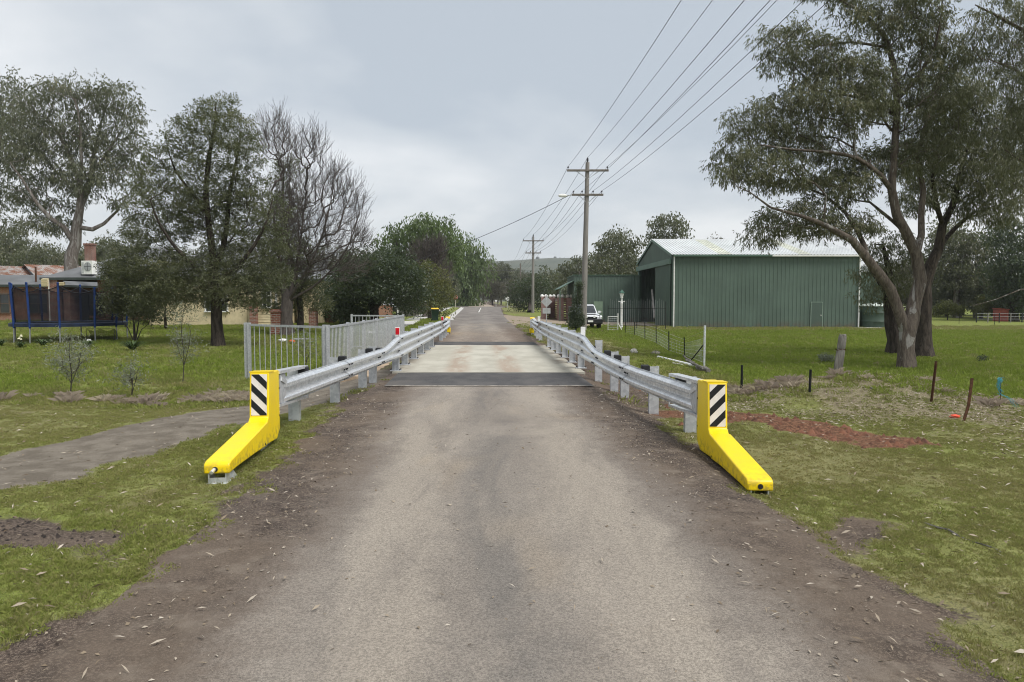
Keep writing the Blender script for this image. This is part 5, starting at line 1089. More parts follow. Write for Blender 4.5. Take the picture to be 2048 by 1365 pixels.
MB().box((xw(185, 61), 61, 5.15), (.62, .62, 2.2)).build('chimney', M_brickd, ho); MB().box((xw(185, 61), 61, 6.28), (.74, .74, .12)).build('chimney_cap', M_brickd, ho)
MB().tube([(xw(75, 58.5), 58.5, 2.6), (xw(75, 58.5), 58.5, 4.3)], .07, 8).build('flue', M_rusty, ho); MB().tube([(xw(100, 53.7), 53.7, 0), (xw(100, 53.7), 53.7, 3.1)], .04, 8).build('downpipe', M_trim, ho)
rebase(ho, (xw(100, 56), 56, 0))
Yq = 54.4; ac = empty('air_conditioner', (xw(182, Yq), Yq, CH + (HZ - 551) * Yq / F), R(-12), 'white air conditioner unit on the brick house roof', 'air conditioner')
MB().box((0, 0, .55), (.95, .5, 1.02), None, .02).build('casing', M_trim, ac); MB().lathe([(.33, 0), (.33, .02), (.30, .03)], 24).build('fan_grille', simple('grille_grey', (.33, .34, .35), .5), ac, loc=(.10, -.255, .62), rot=(R(90), 0, 0)); MB().box((.10, -.285, .62), (.62, .01, .03)).build('fan_blade', M_dk, ac); MB().box((.10, -.287, .62), (.03, .01, .60)).build('fan_blade', M_dk, ac); MB().box((-.33, -.256, .55), (.18, .012, .8)).build('side_vent', simple('vent_grey', (.45, .46, .46), .5), ac); MB().box((0, 0, .0), (1.0, .6, .10)).build('roof_bracket', M_dk, ac)
ru = empty('shed', (xw(60, 86), 86, 0), R(-38), 'old grey gabled building with rusty iron roof behind the brick house', 'shed')
zr_, ze_, wd_, ln2 = 5.75, 4.35, 3.3, 12
b = MB(); b.add([(-wd_, 0, 0), (wd_, 0, 0), (wd_, 0, ze_), (0, 0, zr_), (-wd_, 0, ze_)], [(0, 1, 2, 3, 4)]); b.add([(wd_, 0, 0), (wd_, ln2, 0), (wd_, ln2, ze_), (wd_, 0, ze_)], [(0, 1, 2, 3)]); b.add([(-wd_, 0, 0), (-wd_, 0, ze_), (-wd_, ln2, ze_), (-wd_, ln2, 0)], [(0, 1, 2, 3)]); b.build('wall', simple('grey_boards', (.17, .19, .21), .8, 0, .15, 2, vec=(.3, .3, 6)), ru)
for s_ in (-1, 1):
    b = MB(); n_ = 60
    for k in range(n_):
        y_a, y_b = -.4 + k * ln2 / n_, -.4 + (k + .5) * ln2 / n_; y_c = -.4 + (k + 1) * ln2 / n_; e_ = (s_ * (wd_ + .35), ze_ - .15)
        b.add([(0, y_a, zr_ + .04), (e_[0], y_a, e_[1]), (e_[0], y_b, e_[1] + .05), (0, y_b, zr_ + .09)], [(0, 1, 2, 3)]); b.add([(0, y_b, zr_ + .09), (e_[0], y_b, e_[1] + .05), (e_[0], y_c, e_[1]), (0, y_c, zr_ + .04)], [(0, 1, 2, 3)])
    b.build('roof', M_rust, ru, fixn=False)
MB().box((1.2, -.15, ze_ - .1), (.75, .35, .5)).build('wall_unit', M_trim, ru)
ru2 = copy_tree(ru); ru2.location = (xw(-25, 84), 84, -.2); ru2.rotation_euler = (0, 0, R(-42)); tag(ru2, 'rusty roofed outbuilding cut off by the left picture edge', 'shed')
# cream weatherboard house
hc = empty('house', (0, 0, 0), 0, 'cream weatherboard house half hidden behind the wattle and bare tree', 'house')
x0, x1, yw = xw(497, 46), xw(552, 46), 46.0; b = MB(); prof = []
for k in range(20): prof += [(.03, k * .175 - .3), (.0, k * .175 + .172 - .3)]
b.sweep([((x0, yw, 0), (0, -1)), ((x1, yw, 0), (0, -1))], lambda i: prof); b.build('weatherboard_wall', M_cream, hc, fixn=False)
b = MB(); b.box(((x0 + x1) / 2 - 3, yw + 5, 1.5), (x1 - x0 + 5.8, 9.9, 3.4)); b.build('wall', M_cream, hc); MB().box((x0 - 3.2, yw + .03, 1.4), (6.2, .04, 3.2)).build('wall_panel', M_cream, hc); MB().box((x1 + .05, yw - .02, 1.4), (.12, .1, 3.4)).build('corner_trim', M_trim, hc)
hip_roof(x0 - 6.3, x1 + .2, yw, yw + 10, 3.15, 5.6, 4, .5, M_groof, hc); window(hc, x1 - .55, 1.9, .55, 1.5, yw - .06, bars=1); window(hc, x0 - 2, 1.6, 1.4, 1.4, yw - .03, bars=1)
x2_, x3_ = x1 + .15, xw(640, 50); MB().box(((x2_ + x3_) / 2, yw + 7, 1.5), (x3_ - x2_, 6, 3.4)).build('rear_wing', M_cream, hc); hip_roof(x2_, x3_, yw + 4, yw + 10, 3.1, 4.9, 2, .4, M_groof, hc, 'wing_roof')
rebase(hc, (x1, yw, 0))
for k, (px, py, wpx, tpy, lab) in enumerate([(508, 652, 13, 606, 'brick pillar at the cream house corner, leftmost of four'), (554, 670, 19, 620, 'dark brick pillar in front of the bare tree trunk'), (627, 654, 15, 617, 'brick pillar with a cap just right of the bare tree'), (660, 648, 12, 615, 'brick pillar rightmost of four, beside the dark shrubs')]):
    g = G(px, py); w_ = wpx / F * g.y; hh = (py - tpy) / F * g.y; o = empty('brick_pillar', g, 0, lab, 'pillar', 'brick pillars before the cream house'); MB().box((0, 0, hh * .5 - .1), (w_, w_, hh + .0), None, .01).build('shaft', M_brickd, o); MB().box((0, 0, hh - .09), (w_ * 1.18, w_ * 1.18, .08), None, .01).build('cap_course', M_brickd, o); MB().box((0, 0, hh - .02), (w_ * .9, w_ * .9, .07), None, .01).build('cap_top', M_brickd, o)
# paling fence, low brick wall left of the far path
pf = empty('paling_fence', (xw(812, 74), 74, 0), 0, 'grey timber paling fence under the dark evergreen', 'fence'); me_ = MB().box((0, 0, .72), (.135, .02, 1.5)).mesh('paling', M_wood)
for k in range(16): o = link('paling', me_, pf, (-.9 + .145 * k, 0, 0)); o.scale = (1, 1, .93 + .1 * ((k * 7) % 5) / 5)
for z_ in (.35, 1.15): MB().box((.15, .04, z_), (2.4, .05, .09)).build('rail', M_wood, pf)
lw = empty('brick_wall', (xw(765, 70), 70, 0), 0, 'low red brick wall under the dark evergreen', 'wall'); MB().box((0, 0, .45), (1.9, .3, 1.3)).build('wall_body', M_brick, lw); MB().box((0, 0, 1.12), (2.0, .36, .08)).build('capping', M_brick, lw)
o = empty('marker_post', (xw(799, 70), 69, 0), 0, 'thin white marker post before the paling fence', 'post'); MB().tube([(0, 0, -.1), (0, 0, 1.0)], .05, 8).build('stake', M_wplastic, o)

# ------------------------------------------------------------------ brick and globe fence on the right
bf_ = empty('brick_fence', (xw(1122, 80), 80, hz(7, 80)), 0, 'red brick front fence with white globes on its pillars', 'fence')
gl = MB().lathe([(.05, -.19)] + [(.19 * math.sin(a), -.19 * math.cos(a)) for a in np.linspace(.3, 3.0, 9)], 14).mesh('globe', simple('white_globe', (.82, .81, .78), .35, 0, .04, 5), 40); M_pink = brick('pinkish_brick', (.27, .13, .115), (.33, .18, .16))
xs_ = [(1088, 76), (1104, 80), (1121, 74), (1139, 74), (1153, 76)]
for k, (px, Yd) in enumerate(xs_):
    x = xw(px, Yd) - bf_.location.x; y = Yd - 80; zt_ = CH + (HZ - 596) * Yd / F - bf_.location.z; b = MB(); b.box((x, y, zt_ / 2 - .1), (.62, .5, zt_ + .2), None, .01); b.build('pillar', M_pink, bf_)
    for sx in (-.2, .2): link('globe', gl, bf_, (x + sx, y, zt_ + .17))
    if k:
        px0, Yd0 = xs_[k - 1]; xa_, ya_ = xw(px0, Yd0) - bf_.location.x, Yd0 - 80
        for z_ in np.linspace(.1, zt_ - .12, 10): bb_ = MB().bar((xa_ + .3, ya_, z_), (x - .3, y, z_), .1, .16); bb_.build('infill_rail', M_brickd, bf_)

# ------------------------------------------------------------------ trampoline
tg = G(130, 683); tx, ty = xw(131, 30.6), 30.9
tp = empty('trampoline', (tx, ty, hz(tx, ty)), 0, 'round blue trampoline with sagging black safety net on the lawn', 'trampoline'); rr, rz = 2.12, .70
M_blue = simple('blue_foam', (.010, .036, .15), .6, 0, .2, 5); M_leg = simple('grey_leg_tube', (.30, .31, .32), .45, .5, .15, 6); M_mat = simple('black_mat', (.015, .017, .022), .7, 0, .2, 5); M_pad = simple('navy_pad', (.014, .024, .055), .6, 0, .25, 4)
def net_mat(name, dens, col):
    t = NT(name); n = t.noise(3, 3, .6); b_ = t.n('ShaderNodeBsdfDiffuse'); t.set(b_.inputs[0], col); tr = t.n('ShaderNodeBsdfTransparent'); mx = t.n('ShaderNodeMixShader'); t.set(mx.inputs[0], t.mr(n, .3, .7, dens - .08, dens + .08)); t.t.links.new(tr.outputs[0], mx.inputs[1]); t.t.links.new(b_.outputs[0], mx.inputs[2]); t.t.links.new(mx.outputs[0], t.out.inputs[0]); return t.m
M_net = net_mat('black_net', .55, (.014, .015, .02))
ring = [(rr * math.cos(a), rr * math.sin(a), rz) for a in np.linspace(0, 2 * math.pi, 49)]; MB().tube(ring, .035, 6, False).build('frame_ring', M_leg, tp)
b = MB(); b.lathe([(1.80, rz + .01), (1.82, rz + .045), (2.1, rz + .05), (2.17, rz + .02), (2.17, rz - .10)], 48); b.f = b.f[:-2]; b.build('edge_pad', M_pad, tp, smooth=40); MB().lathe([(1.82, rz - .02), (1.0, rz - .035), (.02, rz - .04)], 40).build('jump_mat', M_mat, tp)
angs = [R(a) for a in (188, 238, 262, 292, 325, 352, 395, 432, 470, 510)]; tops = []
for k, a in enumerate(angs):
    x, y = (rr + .03) * math.cos(a), (rr + .03) * math.sin(a); ht = 2.32 if k not in (5, 4) else (1.55 if k == 5 else 2.15); le = 1.045; tops.append((a, ht))
    o = MB().tube([(x, y, rz - .15), (x * le, y * le, ht)], .042, 8).build('net_pole', M_blue, tp, smooth=40); MB().lathe([(.045, 0), (.05, .03), (.03, .06)], 8, (x * le, y * le, ht)).build('pole_cap', M_blue, o)
    if k % 2 == 0 or k in (1, 3, 5): MB().tube([(x, y, rz), (x * 1.01, y * 1.01, -.1)], .028, 8).build('leg', M_leg, tp, smooth=40)
b = MB(); tops2 = tops + [(tops[0][0] + 2 * math.pi, tops[0][1])]; cols = []
for (a0, h0), (a1, h1) in zip(tops2[:-1], tops2[1:]):
    for k in range(8):
        u = k / 8; a = a0 + (a1 - a0) * u; top_ = h0 + (h1 - h0) * u - .06 - .30 * 4 * u * (1 - u) * min(1, (a1 - a0) / .8); r_ = rr * (.955 - .02 * math.sin(u * math.pi)); cols.append((a, top_, r_))
cols.append((cols[0][0] + 2 * math.pi, cols[0][1], cols[0][2])); nvr = 5
for a, tpz, r_ in cols:
    for j in range(nvr): q = j / (nvr - 1); b.v.append((r_ * math.cos(a) * (1 + .03 * q), r_ * math.sin(a) * (1 + .03 * q), rz + .04 + (tpz - rz - .04) * q))
for i in range(len(cols) - 1):
    for j in range(nvr - 1): b.f.append((i * nvr + j, (i + 1) * nvr + j, (i + 1) * nvr + j + 1, i * nvr + j + 1))
b.build('safety_net', M_net, tp, smooth=True, fixn=False)
MB().tube([(r_ * 1.03 * math.cos(a), r_ * 1.03 * math.sin(a), z_) for a, z_, r_ in cols], .018, 5, False).build('net_hem', M_mat, tp)
gn = G(196, 684); gnet = empty('net_goal', (gn.x, gn.y + .2, gn.z), 0, 'small dark net goal standing under the trampoline', 'goal'); b = MB(); W_, H_ = 1.15, .52
for j in range(6):
    for k in range(13): u = k / 12; b.v.append(((u - .5) * W_, .25 * math.sin(j * .6), (H_ - .10 * abs(math.sin(u * math.pi * 2))) * (1 - j / 5) + .02))
for j in range(5):
    for k in range(12): b.f.append((j * 13 + k, j * 13 + k + 1, (j + 1) * 13 + k + 1, (j + 1) * 13 + k))
b.build('net', net_mat('goal_net', .62, (.03, .035, .02)), gnet, smooth=True, fixn=False); MB().tube([(-W_ / 2, 0, 0), (-W_ / 2, 0, H_), (W_ / 2, 0, H_), (W_ / 2, 0, 0)], .012, 5).build('frame', M_dk, gnet)

# ------------------------------------------------------------------ vehicle
M_car = simple('white_car_paint', (.62, .64, .66), .25, 0, .03, 2, spec=.6); M_tyre = simple('tyre', (.018, .018, .019), .8, 0, .2, 20); M_bbar = simple('black_bumper', (.02, .021, .023), .5, 0, .15, 8); M_rim = galv('alloy_rim', .55, .6, .4); t = NT('lamp_lens'); t.bsdf((.72, .74, .74), .08, 0, None, .7); M_lens = t.m
def make_ute(loc, yaw, label):
    r_ = empty('parked_ute', loc, yaw, label, 'ute')
    W = .90; body = MB(); sec = [(-2.55, .62, .92, .80), (-2.42, .48, 1.02, .88), (-1.6, .45, 1.12, .91), (-.75, .45, 1.16, .91), (.6, .45, 1.14, .91), (2.45, .48, 1.12, .90), (2.6, .55, 1.08, .88)]   # y, z0, z1, half width; -y is the nose
    for y, z0, z1, w in sec:
        body.v += [(-w, y, z0), (-w * 1.01, y, (z0 + z1) / 2), (-w * .97, y, z1 - .10), (-w * .86, y, z1), (w * .86, y, z1), (w * .97, y, z1 - .10), (w * 1.01, y, (z0 + z1) / 2), (w, y, z0)]
    for i in range(len(sec) - 1):
        for k in range(8): body.f.append((i * 8 + k, i * 8 + (k + 1) % 8, (i + 1) * 8 + (k + 1) % 8, (i + 1) * 8 + k))
    body.f += [tuple(range(8)), tuple(range(len(sec) * 8 - 1, len(sec) * 8 - 9, -1))]
    o = bevel_obj(body.build('body', M_car, r_), .03, 2, 25)
    cb = MB(); cs = [(-.95, 1.13, .82), (-.25, 1.70, .70), (.15, 1.78, .68), (1.05, 1.76, .68), (1.35, 1.13, .80)]
    for y, z1, w in cs: cb.v += [(-.84, y, 1.10), (-w, y, z1), (w, y, z1), (.84, y, 1.10)]
    for i in range(4): cb.f += [(i * 4, i * 4 + 1, i * 4 + 5, i * 4 + 4), (i * 4 + 1, i * 4 + 2, i * 4 + 6, i * 4 + 5), (i * 4 + 2, i * 4 + 3, i * 4 + 7, i * 4 + 6)]
    cb.f += [(0, 3, 2, 1)]; bevel_obj(cb.build('cabin', M_car, r_), .03, 2, 20)
    w_ = MB(); w_.add([(-.72, -.93, 1.17), (.72, -.93, 1.17), (.62, -.30, 1.68), (-.62, -.30, 1.68)], [(0, 1, 2, 3)]); ws = w_.build('windscreen', M_glass, r_); ws.location = (0, -.022, .012)
    for s_ in (-1, 1):
        w_ = MB(); w_.add([(s_ * .855, -.70, 1.18), (s_ * .725, -.15, 1.64), (s_ * .715, .95, 1.66), (s_ * .845, 1.15, 1.18)], [(0, 1, 2, 3)]); w_.build('side_window', M_glass, r_, loc=(s_ * .012, 0, 0))
        bevel_obj(MB().prism([(-2.50, .80), (-2.535, .92), (-2.40, 1.0), (-2.2, .98), (-2.3, .80)], s_ * .55, s_ * .895).build('headlight', M_lens, r_), .02, 2)
        bevel_obj(MB().box((s_ * 1.0, -.62, 1.22), (.20, .10, .17)).build('wing_mirror', M_car, r_), .02, 2); MB().tube([(s_ * .28, -2.74, .92), (s_ * .28, -2.80, .92)], .085, 14).build('spot_light', M_lens, r_)
        for y in (-1.62, 1.5):
            wh = empty('wheel', (s_ * .80, y, .37)); wh.parent = r_; MB().lathe([(.24, -.12), (.35, -.12), (.375, -.06), (.375, .06), (.35, .12), (.24, .12)], 24).build('tyre', M_tyre, wh, rot=(0, R(90), 0), smooth=40); MB().lathe([(.22, -.10), (.24, .10), (.10, .06), (.03, .07)], 12).build('rim', M_rim, wh, rot=(0, R(90 * s_), 0))
            MB().prism([(y - .47, .40), (y - .40, .75), (y - .2, .87), (y + .2, .87), (y + .40, .75), (y + .47, .40)], s_ * .70, s_ * .915).build('wheel_arch', M_bbar, r_)
    MB().box((0, -2.53, .80), (1.02, .10, .22), None, .02).build('grille', M_bbar, r_); MB().box((0, -2.68, .58), (1.78, .26, .36), None, .05).build('bull_bar', M_bbar, r_); MB().tube([(-.72, -2.68, .6), (-.68, -2.70, 1.0), (-.3, -2.70, 1.08), (.3, -2.70, 1.08), (.68, -2.70, 1.0), (.72, -2.68, .6)], .03, 8).build('bull_bar_hoop', M_bbar, r_, smooth=40); MB().box((0, -2.82, .60), (.38, .012, .13)).build('number_plate', M_wplastic, r_)
    bevel_obj(MB().box((0, 1.98, 1.30), (1.78, 1.24, .62)).build('tray_canopy', M_bbar, r_), .05, 2); MB().box((0, 1.98, .80), (1.86, 1.20, .5)).build('tray_side', M_bbar, r_); return r_
make_ute((5.45, 54.5, hz(5.45, 54.5)), R(3), 'white ute with black bull bar parked behind the near power pole')
o = make_ute((xw(783, 80), 80, 0), R(5), 'white vehicle half hidden under the dark evergreen on the left')

# ------------------------------------------------------------------ bin, signs
bn = G(870, 644); bi = empty('wheelie_bin', bn, R(10), 'dark green wheelie bin with yellow lid on the far footpath', 'bin')
b = MB(); 
for z_, w_, d_ in ((.10, .22, .24), (.85, .275, .30), (.90, .29, .33), (.95, .29, .33)): b.v += [(-w_, -d_, z_), (w_, -d_, z_), (w_, d_ * .95, z_), (-w_, d_ * .95, z_)]
for i in range(3):
    for k in range(4): b.f.append((i * 4 + k, i * 4 + (k + 1) % 4, (i + 1) * 4 + (k + 1) % 4, (i + 1) * 4 + k))
b.f += [(3, 2, 1, 0), (12, 13, 14, 15)]; bevel_obj(b.build('body', simple('bin_green', (.022, .045, .030), .55, 0, .15, 6), bi), .015, 2)
b = MB(); b.v += [(-.30, -.36, .955), (.30, -.36, .955), (.30, .33, .985), (-.30, .33, .985), (-.27, -.32, 1.0), (.27, -.32, 1.0), (.27, .30, 1.05), (-.27, .30, 1.05)]; b.f += [(3, 2, 1, 0), (4, 5, 6, 7), (0, 1, 5, 4), (1, 2, 6, 5), (2, 3, 7, 6), (3, 0, 4, 7)]; bevel_obj(b.build('lid', simple('bin_yellow', (.72, .47, .03), .5, 0, .08, 6), bi), .015, 2)
for s_ in (-1, 1): MB().lathe([(.03, -.03), (.10, -.03), (.10, .03), (.03, .03)], 16).build('wheel', M_tyre, bi, loc=(s_ * .24, .26, .10), rot=(0, R(90), 0))
MB().tube([(-.2, .34, .93), (-.2, .40, .93), (.2, .40, .93), (.2, .34, .93)], .015, 6).build('handle', M_bbar, bi)
M_sgrey = simple('sign_back', (.47, .48, .48), .5, .4, .06, 6); M_spost = galv('sign_post', .62, .5, .5)
def sign(px, Yd, zg, label): return empty('road_sign', (xw(px, Yd), Yd, zg), 0, label, 'sign', 'road signs')
so = sign(1093, 46, hz(xw(1093, 46), 46), 'diamond sign seen from its grey back with a small plate below'); z0 = CH - so.location.z
def zpx(py, Yd): return CH + (HZ - py) * Yd / F
z_c = zpx(604, 46) - so.location.z; MB().tube([(0, .03, -.1), (0, .03, z_c + .45)], .03, 8).build('post', M_spost, so, smooth=40); b = MB(); r_ = .36; b.prism([(-r_, 0), (0, -r_), (r_, 0), (0, r_)], -.012, .0, 'y'); bevel_obj(b.build('diamond_plate', M_sgrey, so, loc=(0, 0, z_c)), .004, 1); MB().box((0, -.006, zpx(622, 46) - so.location.z), (.50, .012, .36), None, .004).build('supplementary_plate', M_sgrey, so); MB().box((0, -.02, z_c), (.05, .014, .62)).build('stiffener', M_spost, so)
def text_on(root, body, size, loc, mat, nm='lettering'):
    c = bpy.data.curves.new(nm, 'FONT'); c.body = body; c.size = size; c.align_x = 'CENTER'; c.align_y = 'CENTER'; c.extrude = .002; c.resolution_u = 3; c.materials.append(mat); tmp = bpy.data.objects.new('tmp', c); COL.objects.link(tmp); me = bpy.data.meshes.new_from_object(tmp.evaluated_get(bpy.context.evaluated_depsgraph_get())); bpy.data.objects.remove(tmp); return link(nm, me, root, loc, (R(90), 0, 0))
so = sign(911, 150, 0, 'red octagonal stop sign at the far junction'); z_c = zpx(595, 150); MB().tube([(0, .03, -.1), (0, .03, z_c + .3)], .06, 8).build('post', simple('cream_post', (.62, .58, .48), .6), so); oct_ = [(.52 * math.cos(R(22.5 + 45 * k)), .52 * math.sin(R(22.5 + 45 * k))) for k in range(8)]; MB().prism(oct_, -.012, .0, 'y').build('plate', M_white, so, loc=(0, 0, z_c)); MB().prism([(u * .93, v * .93) for u, v in oct_], -.018, -.013, 'y').build('red_face', simple('stop_red', (.55, .035, .035), .45, 0, .06, 5), so, loc=(0, 0, z_c)); text_on(so, 'STOP', .34, (0, -.022, z_c), M_white)
so = sign(992, 176, 0, 'small white triangular give way sign beyond the junction'); z_c = zpx(603, 176); MB().tube([(0, .03, -.1), (0, .03, z_c)], .07, 8).build('post', M_spost, so); MB().prism([(-.36, .33), (0, -.33), (.36, .33)], -.012, 0, 'y').build('plate', M_wplastic, so, loc=(0, 0, z_c))
so = sign(1015, 150, 0, 'round white sign with a black mark at the far junction'); z_c = zpx(598, 150); MB().tube([(0, .03, -.1), (0, .03, z_c + .2)], .06, 8).build('post', M_spost, so); MB().lathe([(.42, 0), (.42, .012)], 24).build('plate', M_wplastic, so, loc=(0, 0, z_c), rot=(R(90), 0, 0)); b = MB(); b.box((0, 0, 0), (.10, .004, .42)); b.box((.05, 0, .08), (.18, .004, .09)); b.box((-.03, 0, -.14), (.16, .004, .09)); b.build('black_mark', M_black, so, loc=(0, -.018, z_c))
for px, lab in ((946, 'short pale timber post left of the dirt track'), (961, 'short pale timber post beside the dirt track entrance')):
    o = empty('bollard', (xw(px, 185), 185, 0), 0, lab, 'bollard', 'short posts beyond the junction'); MB().tube([(0, 0, -.1), (0, 0, 1.05)], .13, 8).build('post', simple('pale_timber', (.45, .42, .35), .8), o)

# ------------------------------------------------------------------ paddock fence, lamp post, pickets, debris on the right
lp = G(1243, 655); lp = Vector((xw(1243, 54), 54, hz(xw(1243, 54), 54))); lr = empty('lamp_post', lp, 0, 'white ornamental lamp post with green lantern before the low shed', 'lamp post'); M_lg = simple('lantern_green', (.05, .12, .09), .5, 0, .1, 8)
MB().lathe([(.11, -.1), (.11, .25), (.085, .30), (.08, 1.8), (.10, 1.85), (.10, 1.95), (.06, 2.0), (.06, 2.25), (.12, 2.32), (.05, 2.36)], 14).build('column', M_trim, lr, smooth=40); MB().box((0, 0, 2.02), (.5, .04, .04)).build('ladder_bar', M_trim, lr); MB().lathe([(.09, 2.36), (.17, 2.62), (.17, 2.63)], 6).build('lantern_glass', M_wplastic, lr); MB().lathe([(.22, 2.63), (.20, 2.70), (.08, 2.82), (.03, 2.90)], 6).build('lantern_cap', M_lg, lr)
picks = [(1251.6, 644, 669), (1269.5, 644, 672), (1290, 645, 681), (1312.6, 652, 690), (1338, 663, 706), (1369, 675, 715)]
ordp = ['first', 'second', 'third', 'fourth', 'fifth', 'sixth']; ppos = []
def picket(g, hh, label, mat, lean=(0, 0), group='steel pickets', nm='steel_picket', w=.026):
    o = empty(nm, g, 0, label, 'picket', group); b = MB(); tip = (lean[0], lean[1], hh)
    b.bar((0, 0, -.15), tip, w * 1.6, .008, (0, 1, 0)); b.bar((0, -.012, -.15), (tip[0], tip[1] - .012, hh), .008, w, (0, 1, 0)); b.build('shaft', mat, o); return o
for k, (px, t0, b0_) in enumerate(picks):
    g = G(px, b0_); hh = (b0_ - t0) / F * g.y; ppos.append((g, hh)); picket(g, hh, f'dark steel picket of the wire fence, {ordp[k]} from the shed end', M_dpick, (.02 * ((k * 3) % 3 - 1), 0))
gw = G(1408, 736); hw_ = 85 / F * gw.y; ppos.append((gw, hw_)); o = empty('strainer_post', gw, 0, 'pale galvanised end post of the wire fence beside the debris', 'post'); MB().tube([(0, 0, -.2), (.01, 0, hw_)], .033, 10).build('tube', M_galv, o, smooth=40); MB().tube([(0, 0, hw_ * .57), (-.36, .5, .05)], .018, 8).build('stay', M_dpick, o)
b = MB()
for (g0, h0), (g1, h1) in zip(ppos[:-1], ppos[1:]):
    for q in (.12, .26, .40, .54, .70, .88): b.tube([g0 + Vector((0, 0, h0 * q)), g1 + Vector((0, 0, h1 * q))], .0035, 3, False)
    n_ = int((g1 - g0).length / .3)
    for k in range(1, n_): u = k / n_; c_ = g0.lerp(g1, u); hh = h0 + (h1 - h0) * u; b.tube([c_ + Vector((0, 0, hh * .12)), c_ + Vector((0, 0, hh * .70))], .0025, 3, False)
tag(b.build('fence_wire', M_post), 'fine wire mesh strung between the dark steel pickets', 'fence wire')
for px, t0, b0_, lab, mt, ln_ in ((1483, 730, 787, 'lone dark picket on the grass left of the leaning wooden post', M_dpick, (0, 0)), (1619, 739, 785, 'short dark picket just left of the leaning wooden post', M_dpick, (.01, 0)), (1861, 722, 804, 'rusty brown picket leaning right, on the litter mound', M_rusty, (.07, .0))):
    g = G(px, b0_); picket(g, (b0_ - t0) / F * g.y, lab, mt, ln_)
g = G(1924, 842); o = empty('steel_picket', g, 0, 'bent rusty picket beside the orange scrap and blue twine', 'picket', 'steel pickets'); b = MB(); b.bar((0, 0, -.1), (.085, 0, .22), .04, .012, (0, 1, 0)); b.bar((.085, 0, .215), (.125, .0, .62), .04, .012, (0, 1, 0)); b.build('shaft', M_rusty, o)
g = G(1672, 770); o = empty('wooden_post', g, 0, 'weathered grey wooden fence post leaning right on the mound', 'post'); b = MB(); n_ = 12; rows = [(-.2, -.04, .105), (0, 0, .105), (.25, .03, .10), (.50, .075, .097), (.535, .08, .078), (.565, .085, .097), (.70, .11, .09), (.735, .115, .07)]
rg_ = random.Random(3); jit = [1 + rg_.uniform(-.16, .16) for _ in range(n_)]
for z_, x_, r_ in rows:
    for k in range(n_): a = 2 * math.pi * k / n_; b.v.append((x_ + r_ * jit[k] * math.cos(a), r_ * jit[k] * math.sin(a) * .9, z_ + (rg_.uniform(-.02, .03) if z_ > .69 else 0)))
for i in range(len(rows) - 1):
    for k in range(n_): b.f.append((i * n_ + k, i * n_ + (k + 1) % n_, (i + 1) * n_ + (k + 1) % n_, (i + 1) * n_ + k))
b.f.append(tuple(range((len(rows) - 1) * n_, len(rows) * n_))); b.build('timber', M_wood, o, smooth=50); o.scale = (1.12, 1.12, 1.62)
wr = MB(); wr.tube([(.08 + .108 * math.cos(a), .1 * math.sin(a), .53 + .01 * math.sin(a * 3)) for a in np.linspace(0, 6.28, 17)], .005, 4, False); wr.build('wire_wrap', M_rusty, o)
# blue twine
g = G(1998, 815); M_twine = simple('blue_twine', (.06, .34, .42), .7, 0, .2, 20); tw = empty('blue_twine', g, 0, 'tangle of bright blue baling twine hanging on a thin stick', 'twine'); rg_ = random.Random(9)
st = MB().tube([(0, 0, -.1), (.02, 0, .22), (.0, 0, .42)], .006, 5).build('stick', M_rusty, tw)
for k in range(12):
    pts = []; ox, oy = rg_.uniform(-.03, .03), rg_.uniform(-.03, .03); ln_ = rg_.uniform(.7, 1.15)
    for j in range(10):
        u = j / 9; pts.append((.02 + ox * math.sin(u * 3.1 + k) - .035 * u * (1 - u) * 4 + (.05 * (u - .7) if u > .7 else 0) + rg_.uniform(-.006, .006), oy * (1 - u * .3) + rg_.uniform(-.006, .006), .44 - .23 * u * ln_))
    MB().tube(pts, .0026, 4).build('strand', M_twine, tw)
for k in range(4):
    pts = [(-.01 + .030 * j, .015 * k, .215 - .010 * j - .0035 * max(0, j - 4) ** 2 * (.6 + .3 * k) + rg_.uniform(-.010, .010)) for j in range(12)]; MB().tube(pts, .0024, 4).build('strand', M_twine, tw)
for k in range(7):
    c0 = (.01 + rg_.uniform(-.02, .02), rg_.uniform(-.02, .02), .435 + rg_.uniform(-.01, .02)); q = rg_.uniform(.012, .03); a0 = rg_.uniform(0, 3)
    MB().tube([(c0[0] + q * 1.4 * math.cos(a), c0[1] + q * math.sin(a) * math.cos(a0), c0[2] + q * math.sin(a)) for a in np.linspace(0, 5.6, 10)], .0026, 4).build('strand', M_twine, tw)
# orange scrap
def crumple(name, loc, r, sx, sy, sz, mat, label, cat, seed, group=None, n=14, m=8):
    rg2 = np.random.default_rng(seed); b = MB(); V = []
    for i in range(m + 1):
        ph = math.pi * i / m
        for k in range(n): th = 2 * math.pi * k / n; q = r * (1 + rg2.uniform(-.22, .22)); V.append((q * math.sin(ph) * math.cos(th) * sx, q * math.sin(ph) * math.sin(th) * sy, q * math.cos(ph) * sz))
    b.v = V
    for i in range(m):
        for k in range(n): b.f.append((i * n + k, i * n + (k + 1) % n, (i + 1) * n + (k + 1) % n, (i + 1) * n + k))
    o = b.build(name, mat, None, smooth=45, loc=loc); tag(o, label, cat, group); return o
g = G(1909, 836); crumple('plastic_scrap', g + Vector((0, 0, .02)), .05, 1.5, .8, .6, simple('orange_plastic', (.75, .09, .045), .5, 0, .15, 20), 'crumpled orange plastic scrap beside the bent rusty picket', 'litter', 2)
t = NT('pale_rock'); t.bsdf(t.mix(t.mr(t.noise(14, 5, .7), .35, .65), (.30, .28, .24), (.62, .60, .55)), .9, 0, t.bump(t.noise(25, 4, .7), .6, .02)); M_rock = t.m
